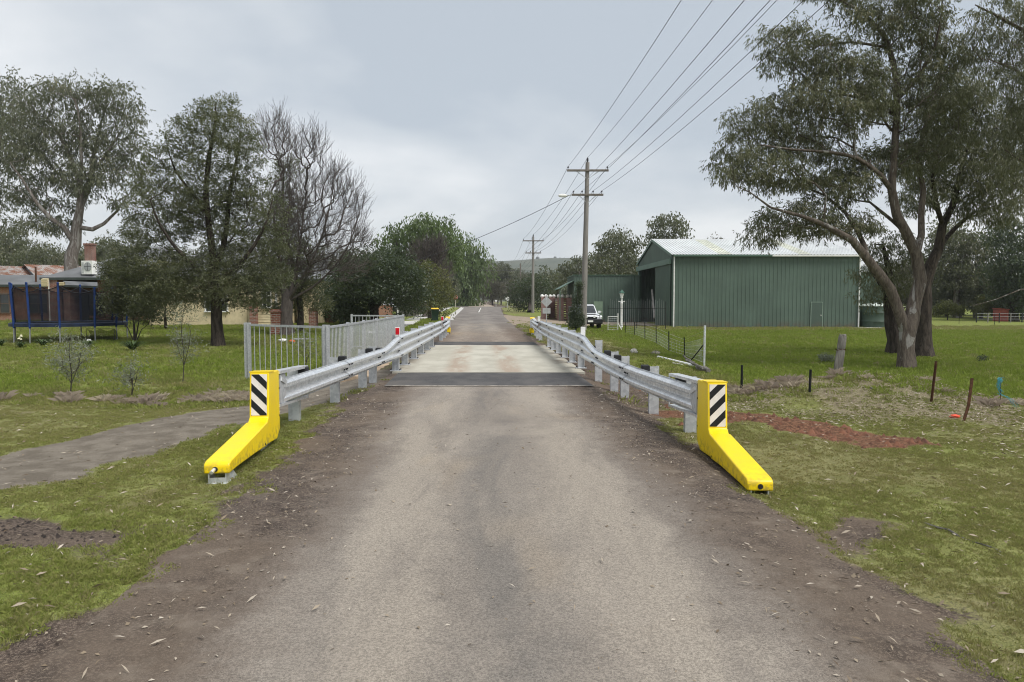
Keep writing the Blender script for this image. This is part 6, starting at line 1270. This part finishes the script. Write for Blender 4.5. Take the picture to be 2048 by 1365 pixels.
g = G(1268, 708); crumple('rock', g + Vector((0, 0, .07)), .13, 1.0, .8, .8, M_rock, 'pale rock nearer the guardrail', 'rock', 4, 'pale rocks on the grass')
g = G(1311, 711); crumple('rock', g + Vector((0, 0, .06)), .14, 1.25, .8, .7, simple('mossy_rock', (.30, .28, .22), .9, 0, .4, 12, .5, 30), 'mottled rock nearer the wire fence', 'rock', 5, 'pale rocks on the grass')
def lie(nm, p0, p1, r, mat, label, cat, z=.05, n=8, wob=0.0, seed=1):
    a, c = G(*p0), G(*p1); rg2 = random.Random(seed); pts = []
    for k in range(9): u = k / 8; q = a.lerp(c, u); pts.append((q.x + rg2.uniform(-wob, wob), q.y + rg2.uniform(-wob, wob), q.z + z + rg2.uniform(-wob, wob) * .5))
    rr_ = r if hasattr(r, '__len__') else [r] * 9; tag(MB().tube(pts, rr_, n).build(nm, mat, None, smooth=40), label, cat)
lie('pipe', (1316, 719), (1398, 740), .045, M_wplastic, 'long white pipe lying toward the wire fence end post', 'pipe', .08)
lie('log', (1396, 741), (1418, 747), [.07, .08, .085, .08, .08, .085, .08, .07, .06], M_wood, 'short grey log lying at the end of the white pipe', 'log', .07, 10, .012)
lie('stick', (1372, 728), (1404, 746), [.034] * 9, M_wood, 'thin grey stick across the debris by the end post', 'stick', .12, 6, .02, 4); lie('stick', (1366, 722), (1388, 736), [.026] * 9, M_wood, 'pale stick propped on the white pipe', 'stick', .16, 6, .03, 5); lie('stick', (1345, 729), (1366, 733), [.03] * 9, M_rock, 'flat pale offcut lying left of the debris', 'stick', .03, 6, .01, 6)
lie('branch', (1690, 768), (1745, 782), [.035, .034, .033, .03, .03, .026, .022, .018, .01], M_wood, 'curved grey branch lying beside the leaning wooden post', 'branch', .05, 7, .02, 7); lie('branch', (1855, 1050), (2010, 1110), [.008, .009, .009, .008, .008, .007, .006, .005, .003], M_wood, 'long thin twig curving over the right foreground grass', 'branch', .015, 5, .02, 8)
# mesh gate and tall mesh panel in front of the shed door
YF = 53.5; gp = empty('mesh_fence', (xw(1216, YF), YF, hz(xw(1216, YF), YF)), 0, 'tall dark framed steel mesh fence in front of the open shed door', 'fence'); xl, xr = 0, xw(1331, YF) - xw(1216, YF); za, zc_ = zpx(617, YF) - gp.location.z, zpx(651, YF) - gp.location.z
for z_ in (za, zc_): MB().box(((xl + xr) / 2, 0, z_), (xr - xl, .03, .03)).build('rail', M_dpick, gp)
for x_, zt_ in ((xl, za + .15), (xr, za + .45), (xr * .5, za)): MB().box((x_, 0, zt_ / 2), (.04, .04, zt_ + .1)).build('post', M_dpick, gp)
rod = MB().tube([(0, 0, 0), (0, 0, 1)], .0045, 5).mesh('rod', M_post)
for k in range(1, 28): o = link('rod', rod, gp, (xr * k / 28, 0, zc_)); o.scale = (1, 1, za - zc_ + .55 + .08 * ((k * 5) % 3))
gt = empty('farm_gate', (xw(1216, 50), 50, hz(xw(1216, 50), 50)), R(4), 'small white tube farm gate beside the mesh fence', 'gate'); w_ = 20 / F * 50; b = MB(); b.tube([(0, 0, 0), (0, 0, 1.0), (w_, 0, .98)], .022, 8); b.build('frame', M_trim, gt); MB().tube([(w_, 0, -.1), (w_, 0, 1.22)], .035, 8).build('post', M_trim, gt); MB().tube([(w_, 0, .55), (w_ + .3, -.25, -.05)], .025, 8).build('stay', M_trim, gt)
for k in range(6): MB().tube([(.02, 0, .1 + .15 * k), (w_, 0, .1 + .15 * k)], .006, 5).build('wire', M_post, gt)
# left lawn bits
g = G(566, 684); crumple('bowl', g + Vector((0, 0, .05)), .16, 1.2, .8, .5, M_wplastic, 'white bowl shaped thing lying on the lawn behind the fence', 'bowl', 11); g = G(584, 686); crumple('toy', g + Vector((0, 0, .05)), .12, 1.1, .8, .6, simple('orange_toy', (.60, .13, .05), .5, 0, .1, 9), 'small orange thing on the lawn behind the fence', 'toy', 12)
g = G(602, 681); o = empty('board', g, R(10), 'grey flat board lying on the lawn behind the fence', 'board'); MB().box((0, 0, .05), (.62, .35, .05), None, .008).build('plank', simple('grey_board', (.36, .37, .40), .7, 0, .1, 5), o)
g = G(178, 686); crumple('ball', g + Vector((0, 0, .06)), .1, 1, 1, .8, M_wplastic, 'small white ball under the trampoline edge', 'ball', 13)
g = G(665, 676)
# red cabin and netting fence in the right background
rc = empty('cabin', (xw(2001, 74), 74, hz(xw(2001, 74), 74)), 0, 'small brick red cabin in the right background', 'cabin'); M_rcab = simple('brick_red_paint', (.30, .075, .055), .7, 0, .1, 3); MB().box((0, 0, .45), (.95, .95, 1.5)).build('wall', M_rcab, rc); MB().box((0, 0, 1.24), (1.08, 1.08, .08), Matrix.Rotation(R(5), 3, 'Y')).build('roof', M_rcab, rc); MB().box((0, -.485, .35), (.6, .03, 1.1)).build('door', simple('dark_red', (.22, .05, .04), .7), rc)
bf2 = empty('garden_fence', (xw(2015, 70), 70, hz(xw(2015, 70), 70)), 0, 'low wire fence with pale posts before the red cabin', 'fence')
for k in range(6): MB().tube([(k * 1.1 - 3.0, 0, -.2), (k * 1.1 - 3.0, 0, .95)], .05, 6).build('post', M_conp if k % 2 else M_dpick, bf2)
for z_ in (.35, .6, .88): MB().box((-.25, 0, z_), (5.6, .012, .02)).build('wire', M_post, bf2)
for px, py0, py1, lab in ((1918, 624, 648, 'thin dark stake in the far right paddock, left one of two'), (1989, 622, 650, 'thin dark stake in the far right paddock before the red cabin')):
    g = G(px, py1); picket(g, (py1 - py0) / F * g.y * .8, lab, M_dpick, (0, 0))
# ------------------------------------------------------------------ small plants, shrubs, grass, litter
def strap_plant(px, py, r, hgt, n, label, flowers=0, seed=0):
    g = G(px, py); rg2 = np.random.default_rng(seed); root = empty('strap_plant', g, 0, label, 'plant', 'strap leaved clumps'); V = []; Fq = []; var = []
    for k in range(n):
        a = rg2.uniform(0, 6.28); l = r * rg2.uniform(.6, 1.2); hh = hgt * rg2.uniform(.6, 1.2); w = .022 * rg2.uniform(.7, 1.3); dx, dy = math.cos(a), math.sin(a); b = len(V); m = 5; v_ = rg2.uniform(0, 1)
        for j in range(m):
            u = j / (m - 1); x = dx * l * u; y = dy * l * u; z = hh * (2.1 * u - 1.55 * u * u); ww = w * (1 - .85 * u ** 2)
            V += [(x - dy * ww, y + dx * ww, z), (x + dy * ww, y - dx * ww, z)]; var += [v_, v_]
        for j in range(m - 1): Fq.append((b + 2 * j, b + 2 * j + 1, b + 2 * j + 3, b + 2 * j + 2))
    link('leaves', fast_mesh('leaves', np.array(V), np.array(Fq), L_strap, {'var': np.array(var)}), root)
    fm = None
    for k in range(flowers):
        a = rg2.uniform(0, 6.28); q = r * .5 * rg2.uniform(.2, 1); p = (q * math.cos(a), q * math.sin(a), hgt * rg2.uniform(1.0, 1.5)); MB().lathe([(.01, -.02), (.045, .0), (.02, .03)], 7, p).build('flower', simple('pale_flower', (.75, .72, .52), .6) if fm is None else fm, root); MB().tube([(p[0], p[1], 0), p], .005, 4).build('flower_stem', L_strap, root)
    return root
strap_plant(265, 702, .52, .42, 130, 'big strap leaved clump at the foot of the small leafy tree', 0, 1); strap_plant(86, 694, .36, .36, 80, 'strap leaved clump second from the left before the trampoline', 0, 2); strap_plant(42, 697, .28, .32, 60, 'flowering strap leaved clump near the left edge', 6, 3); strap_plant(176, 697, .34, .34, 80, 'strap leaved clump below the right end of the trampoline', 0, 4); strap_plant(2, 693, .30, .36, 50, 'strap leaved clump cut by the left picture edge', 0, 5)
make_tree('shrub', 'dark glossy shrub with pale leaf glints beside the near power pole', Vector((xw(1152, 45.5), 45.5, hz(xw(1152, 45.5), 45.5))), [([(1152, 664), (1152, 640), (1154, 610), (1156, 575)], [.05, .04, .03, .015])], [(1151, 630, 13, 24), (1148, 645, 15, 14), (1155, 600, 9, 18), (1157, 575, 7, 14), (1160, 640, 10, 14)], 45.5, 301, 230, 40, .16, L_dark, B_dark, .10, .04, .3, .9, .3, .008, 2.2, .9, cat='shrub')
make_tree('shrub', 'pale grey flowering bush above the brick globe fence', Vector((xw(1133, 86), 86, 0)), [([(1133, 628), (1132, 600), (1134, 580)], [.06, .05, .02])], [(1131, 586, 8, 12), (1136, 576, 8, 7), (1128, 596, 6, 8)], 86, 302, 90, 30, .3, L_grey, B_grey, .2, .08, .3, .9, .3, .015, 2.2, .9, cat='shrub')
make_tree('shrub', 'pale green low bush left of the grey background pole', Vector((xw(1895, 76), 76, hz(xw(1895, 76), 76))), [([(1895, 632), (1895, 618)], [.06, .03])], [(1895, 615, 18, 12), (1880, 622, 12, 8), (1912, 622, 14, 8)], 76, 303, 140, 36, .35, L_olive, B_grey, .2, .07, .3, .9, .3, .012, 2.2, .9, cat='shrub')
make_tree('shrub', 'yellow green bush right of the grey background pole', Vector((xw(1975, 77), 77, hz(xw(1975, 77), 77))), [([(1975, 632), (1975, 612)], [.06, .03])], [(1978, 604, 20, 14), (1965, 618, 18, 10), (1992, 616, 12, 12)], 77, 304, 150, 36, .35, L_olive, B_grey, .2, .07, .3, .9, .3, .012, 2.2, .9, cat='shrub')
make_tree('shrub', 'small grey weed bush on the green paddock near the wooden post', G(1652, 726), [([(1652, 728), (1652, 716)], [.012, .006])], [(1652, 718, 14, 8)], G(1652, 726).y, 305, 60, 22, .10, L_grey, B_grey, .07, .03, .2, .9, .3, .004, 2.2, .9, cat='weed', step=.1, flare=1)
make_tree('shrub', 'low dark weed clump on the paddock right of the gum trunks', G(1968, 726), [([(1968, 728), (1968, 718)], [.012, .006])], [(1968, 720, 14, 6)], G(1968, 726).y, 306, 60, 22, .10, L_dark, B_grey, .08, .03, .2, .9, .3, .004, 2.2, .9, cat='weed', step=.1, flare=1)

# --- grass: tufts instanced on scattered points (uncountable: stuff)
def grass_mat(name, a, b, c):
    t = NT(name); v = t.attr('tint', 'Fac', 'INSTANCER'); r_ = t.n('ShaderNodeObjectInfo').outputs['Random']; col = t.mix(t.mr(v, .1, .9, smooth=False), c, t.mix(r_, a, b)); col = t.mix(t.mr(r_, .86, 1.0, 0, .8), col, (.30, .26, .14))
    d = t.n('ShaderNodeBsdfPrincipled', {'Base Color': col, 'Roughness': .7, 'Specular IOR Level': .2}); tr = t.n('ShaderNodeBsdfTranslucent'); t.set(tr.inputs[0], col); mx = t.n('ShaderNodeMixShader'); mx.inputs[0].default_value = .45
    t.t.links.new(d.outputs[0], mx.inputs[1]); t.t.links.new(tr.outputs[0], mx.inputs[2]); t.t.links.new(mx.outputs[0], t.out.inputs[0]); return t.m
M_grass = grass_mat('grass_blade', (.190, .250, .042), (.265, .330, .060), (.315, .285, .125)); M_dryg = grass_mat('dry_grass_blade', (.40, .34, .25), (.52, .45, .34), (.33, .27, .22))
def tuft(name, n, r, hgt, w, lean, mat, seed):
    rg2 = np.random.default_rng(seed); V = []; Fq = []
    for k in range(n):
        a, q = rg2.uniform(0, 6.28), r * math.sqrt(rg2.uniform(0, 1)); x, y = q * math.cos(a), q * math.sin(a); la, ll = rg2.uniform(0, 6.28), lean * rg2.uniform(.2, 1.2); hh = hgt * rg2.uniform(.45, 1.2); ww = w * rg2.uniform(.6, 1.2); s_ = rg2.uniform(0, 3.14); b = len(V)
        V += [(x - ww * math.cos(s_), y - ww * math.sin(s_), -.004), (x + ww * math.cos(s_), y + ww * math.sin(s_), -.004), (x + ll * .45 * math.cos(la) * hh + ww * .6 * math.cos(s_), y + ll * .45 * math.sin(la) * hh + ww * .6 * math.sin(s_), hh * .62), (x + ll * math.cos(la) * hh, y + ll * math.sin(la) * hh, hh * (1.0 - .25 * ll))]
        Fq.append((b, b + 1, b + 2, b + 3))
    return fast_mesh(name, np.array(V), np.array(Fq), mat)
def scatter(name, pts, scl, tint, tufts, label, cat=None):
    """points mesh + geometry nodes that put a tuft (chosen at random) on every point"""
    me = bpy.data.meshes.new(name); me.vertices.add(len(pts)); me.vertices.foreach_set('co', np.ascontiguousarray(pts, np.float32).ravel())
    for nm, arr in (('scl', scl), ('tint', tint)): at = me.attributes.new(nm, 'FLOAT', 'POINT'); at.data.foreach_set('value', np.asarray(arr, np.float32))
    o = link(name, me); ng = bpy.data.node_groups.new(name + '_nodes', 'GeometryNodeTree'); ng.interface.new_socket('Geometry', in_out='INPUT', socket_type='NodeSocketGeometry'); ng.interface.new_socket('Geometry', in_out='OUTPUT', socket_type='NodeSocketGeometry')
    N = ng.nodes.new; Lk = ng.links.new; gi, go = N('NodeGroupInput'), N('NodeGroupOutput'); iop = N('GeometryNodeInstanceOnPoints'); jn = N('GeometryNodeJoinGeometry'); g2i = N('GeometryNodeGeometryToInstance')
    for tm in tufts:
        src = bpy.data.objects.new(tm.name + '_source', tm); oi = N('GeometryNodeObjectInfo'); oi.inputs['Object'].default_value = src; Lk(oi.outputs['Geometry'], g2i.inputs[0])
    m2p = N('GeometryNodeMeshToPoints'); Lk(gi.outputs[0], m2p.inputs['Mesh']); Lk(m2p.outputs[0], iop.inputs['Points']); Lk(g2i.outputs[0], iop.inputs['Instance']); iop.inputs['Pick Instance'].default_value = True
    rv = N('FunctionNodeRandomValue'); rv.data_type = 'INT'; rv.inputs[4].default_value = 0; rv.inputs[5].default_value = len(tufts) - 1; Lk(rv.outputs[2], iop.inputs['Instance Index'])
    rot = N('FunctionNodeRandomValue'); rot.data_type = 'FLOAT_VECTOR'; rot.inputs[0].default_value = (-.12, -.12, 0); rot.inputs[1].default_value = (.12, .12, 6.283); Lk(rot.outputs[0], iop.inputs['Rotation'])
    na = N('GeometryNodeInputNamedAttribute'); na.data_type = 'FLOAT'; na.inputs['Name'].default_value = 'scl'; Lk(na.outputs[0], iop.inputs['Scale']); Lk(iop.outputs[0], go.inputs[0])
    md_ = o.modifiers.new('scatter', 'NODES'); md_.node_group = ng; tag(o, label, cat, None, 'stuff'); return o
rngs = np.random.default_rng(77)
def cand(n, x0, x1, y0, y1, pw=1.0):
    """scatter candidates inside the view wedge, denser toward the viewer"""
    y = y0 + (y1 - y0) * rngs.uniform(0, 1, n) ** pw; xl = np.maximum(x0, -.78 * y - .8); xr = np.minimum(x1, .78 * y + .8); return xl + (xr - xl) * rngs.uniform(0, 1, n), y
def clear_of(x, y):
    lat = x - xc(y); ok = ~((np.abs(lat) < hw(y) - .15)); ok &= ~((y > 15.7) & (y < 26.8) & (lat > -3.45) & (lat < 2.3)); ok &= ~((y > 36) & (np.abs(x - np.interp(y, [q for _, q in fp], [q for q, _ in fp])) < .8)); return ok
def grow(n, x0, x1, y0, y1, pw, thr, sc0, sc1):
    x, y = cand(n, x0, x1, y0, y1, pw); d, l, li, rd, pt, dv = masks(x, y); patch = vnoise(x, y, 2.3, 21) * .6 + vnoise(x, y, 7, 22) * .4
    dens = (1 - np.clip(d * 1.25, 0, 1)) * (1 - np.clip(rd * 1.6, 0, 1)) * (1 - np.clip(pt * 1.3, 0, 1)) * (1 - np.clip(dv * 1.2, 0, 1)) * (1 - .62 * li) * (.5 + .85 * ss(.28, .6, patch)) * (.45 + .75 * l)
    k = (rngs.uniform(0, 1, n) < dens * thr) & clear_of(x, y); x, y, l = x[k], y[k], l[k]; p = np.stack([x, y, h(x, y)], -1); s_ = rngs.uniform(sc0, sc1, len(x)) * np.where(rngs.uniform(0, 1, len(x)) < .05, 1.5, 1) * (.7 + .6 * l) * (.75 + .5 * patch[k]); return p, s_, np.clip(l * 1.1 + rngs.normal(0, .18, len(x)), 0, 1)
tf = [tuft('grass_tuft', 16, .04, .026, .0020, 1.0, M_grass, k) for k in range(5)]
P1, S1, T1 = grow(150000, -14, 14, 2.3, 15, .85, .95, .65, 1.25)
scatter('lawn_grass', P1, S1 * .86, T1 * .72, tf, 'short green grass on the near verges')
tf2 = [tuft('field_tuft', 18, .10, .065, .0065, .8, M_grass, 10 + k) for k in range(5)]
P2, S2, T2 = grow(85000, -40, 45, 12, 60, 1.15, .9, .6, 1.2)
scatter('field_grass', P2, S2 * (.8 + P2[:, 1] / 60), T2, tf2, 'longer green grass on the paddock and lawns')
# dry tussocks beside the path and on the mound
tf3 = [tuft('dry_tuft', 70, .15, .17, .0013, 1.3, M_dryg, 30 + k) for k in range(3)]
x = np.concatenate([rngs.normal(c[0], c[2], c[4]) for c in [(-5.3, 13.4, .6, .25, 28), (-6.9, 13.0, .6, .3, 14), (4.3, 13.0, .5, .25, 40), (6.9, 13.2, 1.0, .3, 8), (8.6, 11.8, .6, .4, 14), (-9.5, 12.5, .6, .4, 10)]])
y = np.concatenate([rngs.normal(c[1], c[3], c[4]) for c in [(-5.3, 13.4, .6, .25, 28), (-6.9, 13.0, .6, .3, 14), (4.3, 13.0, .5, .25, 40), (6.9, 13.2, 1.0, .3, 8), (8.6, 11.8, .6, .4, 14), (-9.5, 12.5, .6, .4, 10)]])
k_ = clear_of(x, y) & (masks(x, y)[4] < .3); x, y = x[k_], y[k_]
scatter('dry_grass', np.stack([x, y, h(x, y)], -1), rngs.uniform(.4, 1.1, len(x)), rngs.uniform(0, 1, len(x)), tf3, 'mauve brown dead grass tussocks beside the path and mound')
# fallen leaves and bark chips
t = NT('fallen_leaf'); v = t.attr('var'); c = t.mix(t.mr(v, 0, .5, smooth=False), (.10, .070, .045), (.25, .20, .14)); c = t.mix(t.mr(v, .5, 1, smooth=False), c, (.47, .42, .35)); t.bsdf(c, .7, 0, None, .25)
def litter(name, x, y, L0, L1, asp, label, lift=.012):
    n = len(x); z = h(x, y) + lift; a = rngs.uniform(0, 6.28, n); L = rngs.uniform(L0, L1, n); W = L * asp * rngs.uniform(.6, 1.3, n); d = np.stack([np.cos(a), np.sin(a), rngs.normal(0, .22, n)], -1); s_ = np.stack([-np.sin(a), np.cos(a), rngs.normal(0, .35, n)], -1); p = np.stack([x, y, z], -1)
    V = np.stack([p - d * L[:, None] / 2, p + s_ * W[:, None] / 2 + [0, 0, .004], p + d * L[:, None] / 2, p - s_ * W[:, None] / 2 + [0, 0, .002]], 1).reshape(-1, 3); o = link(name, fast_mesh(name, V, np.arange(4 * n).reshape(-1, 4), t.m, {'var': np.repeat(np.clip(rngs.normal(.55, .25, n), 0, 1), 4)})); return tag(o, label, None, None, 'stuff')
x, y = cand(60000, 1.5, 14, 3.0, 17, .9); li = masks(x, y)[2]; k_ = (rngs.uniform(0, 1, len(x)) < li * .85) & clear_of(x, y); xa_, ya_ = x[k_], y[k_]
x, y = cand(9000, -9, 9, 2.4, 14, .8); k_ = rngs.uniform(0, 1, len(x)) < np.where(np.abs(x - xc(y)) < 1.3, .05, .40); xb_, yb_ = x[k_], y[k_]
litter('fallen_leaves', np.concatenate([xa_, xb_]), np.concatenate([ya_, yb_]), .025, .08, .20, 'pale fallen gum leaves and bark chips on the ground', .028)
x, y = cand(9000, -3, 3.4, 2.3, 12, .7); k_ = rngs.uniform(0, 1, len(x)) < np.where(np.abs(np.abs(x - xc(y)) - 1.9) < .55, .9, .10); litter('wood_chips', x[k_], y[k_], .008, .035, .45, 'small stones and chips scattered on the road shoulders', .014)
# clods on the turned soil
rg2 = np.random.default_rng(8); x = rg2.uniform(2.3, 5.2, 2600); y = rg2.uniform(8.2, 24, 2600); rd = masks(x, y)[3]; k_ = (rg2.uniform(0, 1, 2600) < rd) & clear_of(x, y); x, y = x[k_], y[k_]; n = len(x); base_ = np.array([(1, 0, 0), (0, 1, 0), (-1, 0, 0), (0, -1, 0), (0, 0, .9)]); V = (np.stack([x, y, h(x, y) - .005], -1)[:, None, :] + (base_[None] * rg2.uniform(.012, .07, (n, 1, 1)) * np.where(y < 11.5, 1, .6)[:, None, None] * rg2.uniform(.6, 1.4, (n, 5, 3)))).reshape(-1, 3); I = np.arange(n)[:, None, None] * 5; Ft = (I + np.array([(0, 1, 4), (1, 2, 4), (2, 3, 4), (3, 0, 4)])[None]).reshape(-1, 3)
tag(link('soil_clods', fast_mesh('soil_clods', V, Ft, simple('red_clod', (.145, .066, .040), .95, 0, .35, 8, obj=False))), 'crumbly red brown clods of freshly turned soil', None, None, 'stuff')
rg2 = np.random.default_rng(18); x = np.concatenate([rg2.normal(-3.6, .6, 420), rg2.normal(2.6, .35, 20)]); y = np.concatenate([rg2.normal(5.05, .24, 420), rg2.normal(5.2, .35, 20)]); k_ = (rg2.uniform(0, 1, len(x)) < masks(x, y)[0] + .06) & clear_of(x, y); x, y = x[k_], y[k_]; n = len(x); V = (np.stack([x, y, h(x, y) - .005], -1)[:, None, :] + (base_[None] * rg2.uniform(.006, .022, (n, 1, 1)) * rg2.uniform(.6, 1.5, (n, 5, 3)))).reshape(-1, 3); I = np.arange(n)[:, None, None] * 5; Ft = (I + np.array([(0, 1, 4), (1, 2, 4), (2, 3, 4), (3, 0, 4)])[None]).reshape(-1, 3)
tag(link('mulch_clods', fast_mesh('mulch_clods', V, Ft, simple('dark_mulch', (.036, .028, .024), .95, 0, .4, 12, obj=False))), 'dark crumbly mulch clods in the bare patches of the verge', None, None, 'stuff')
# ------------------------------------------------------------------ haze
hb = MB().box((0, 640, 60), (5600, 1930, 130)); t = NT('haze_air'); pv = t.n('ShaderNodeVolumePrincipled'); pv.inputs['Color'].default_value = (.86, .90, .95, 1); pv.inputs['Density'].default_value = .00026; pv.inputs['Anisotropy'].default_value = .2; t.t.links.new(pv.outputs[0], t.out.inputs['Volume'])
hzo = hb.build('haze', t.m); tag(hzo, kind='stuff'); t.m.cycles.homogeneous_volume = True if hasattr(t.m.cycles, 'homogeneous_volume') else None
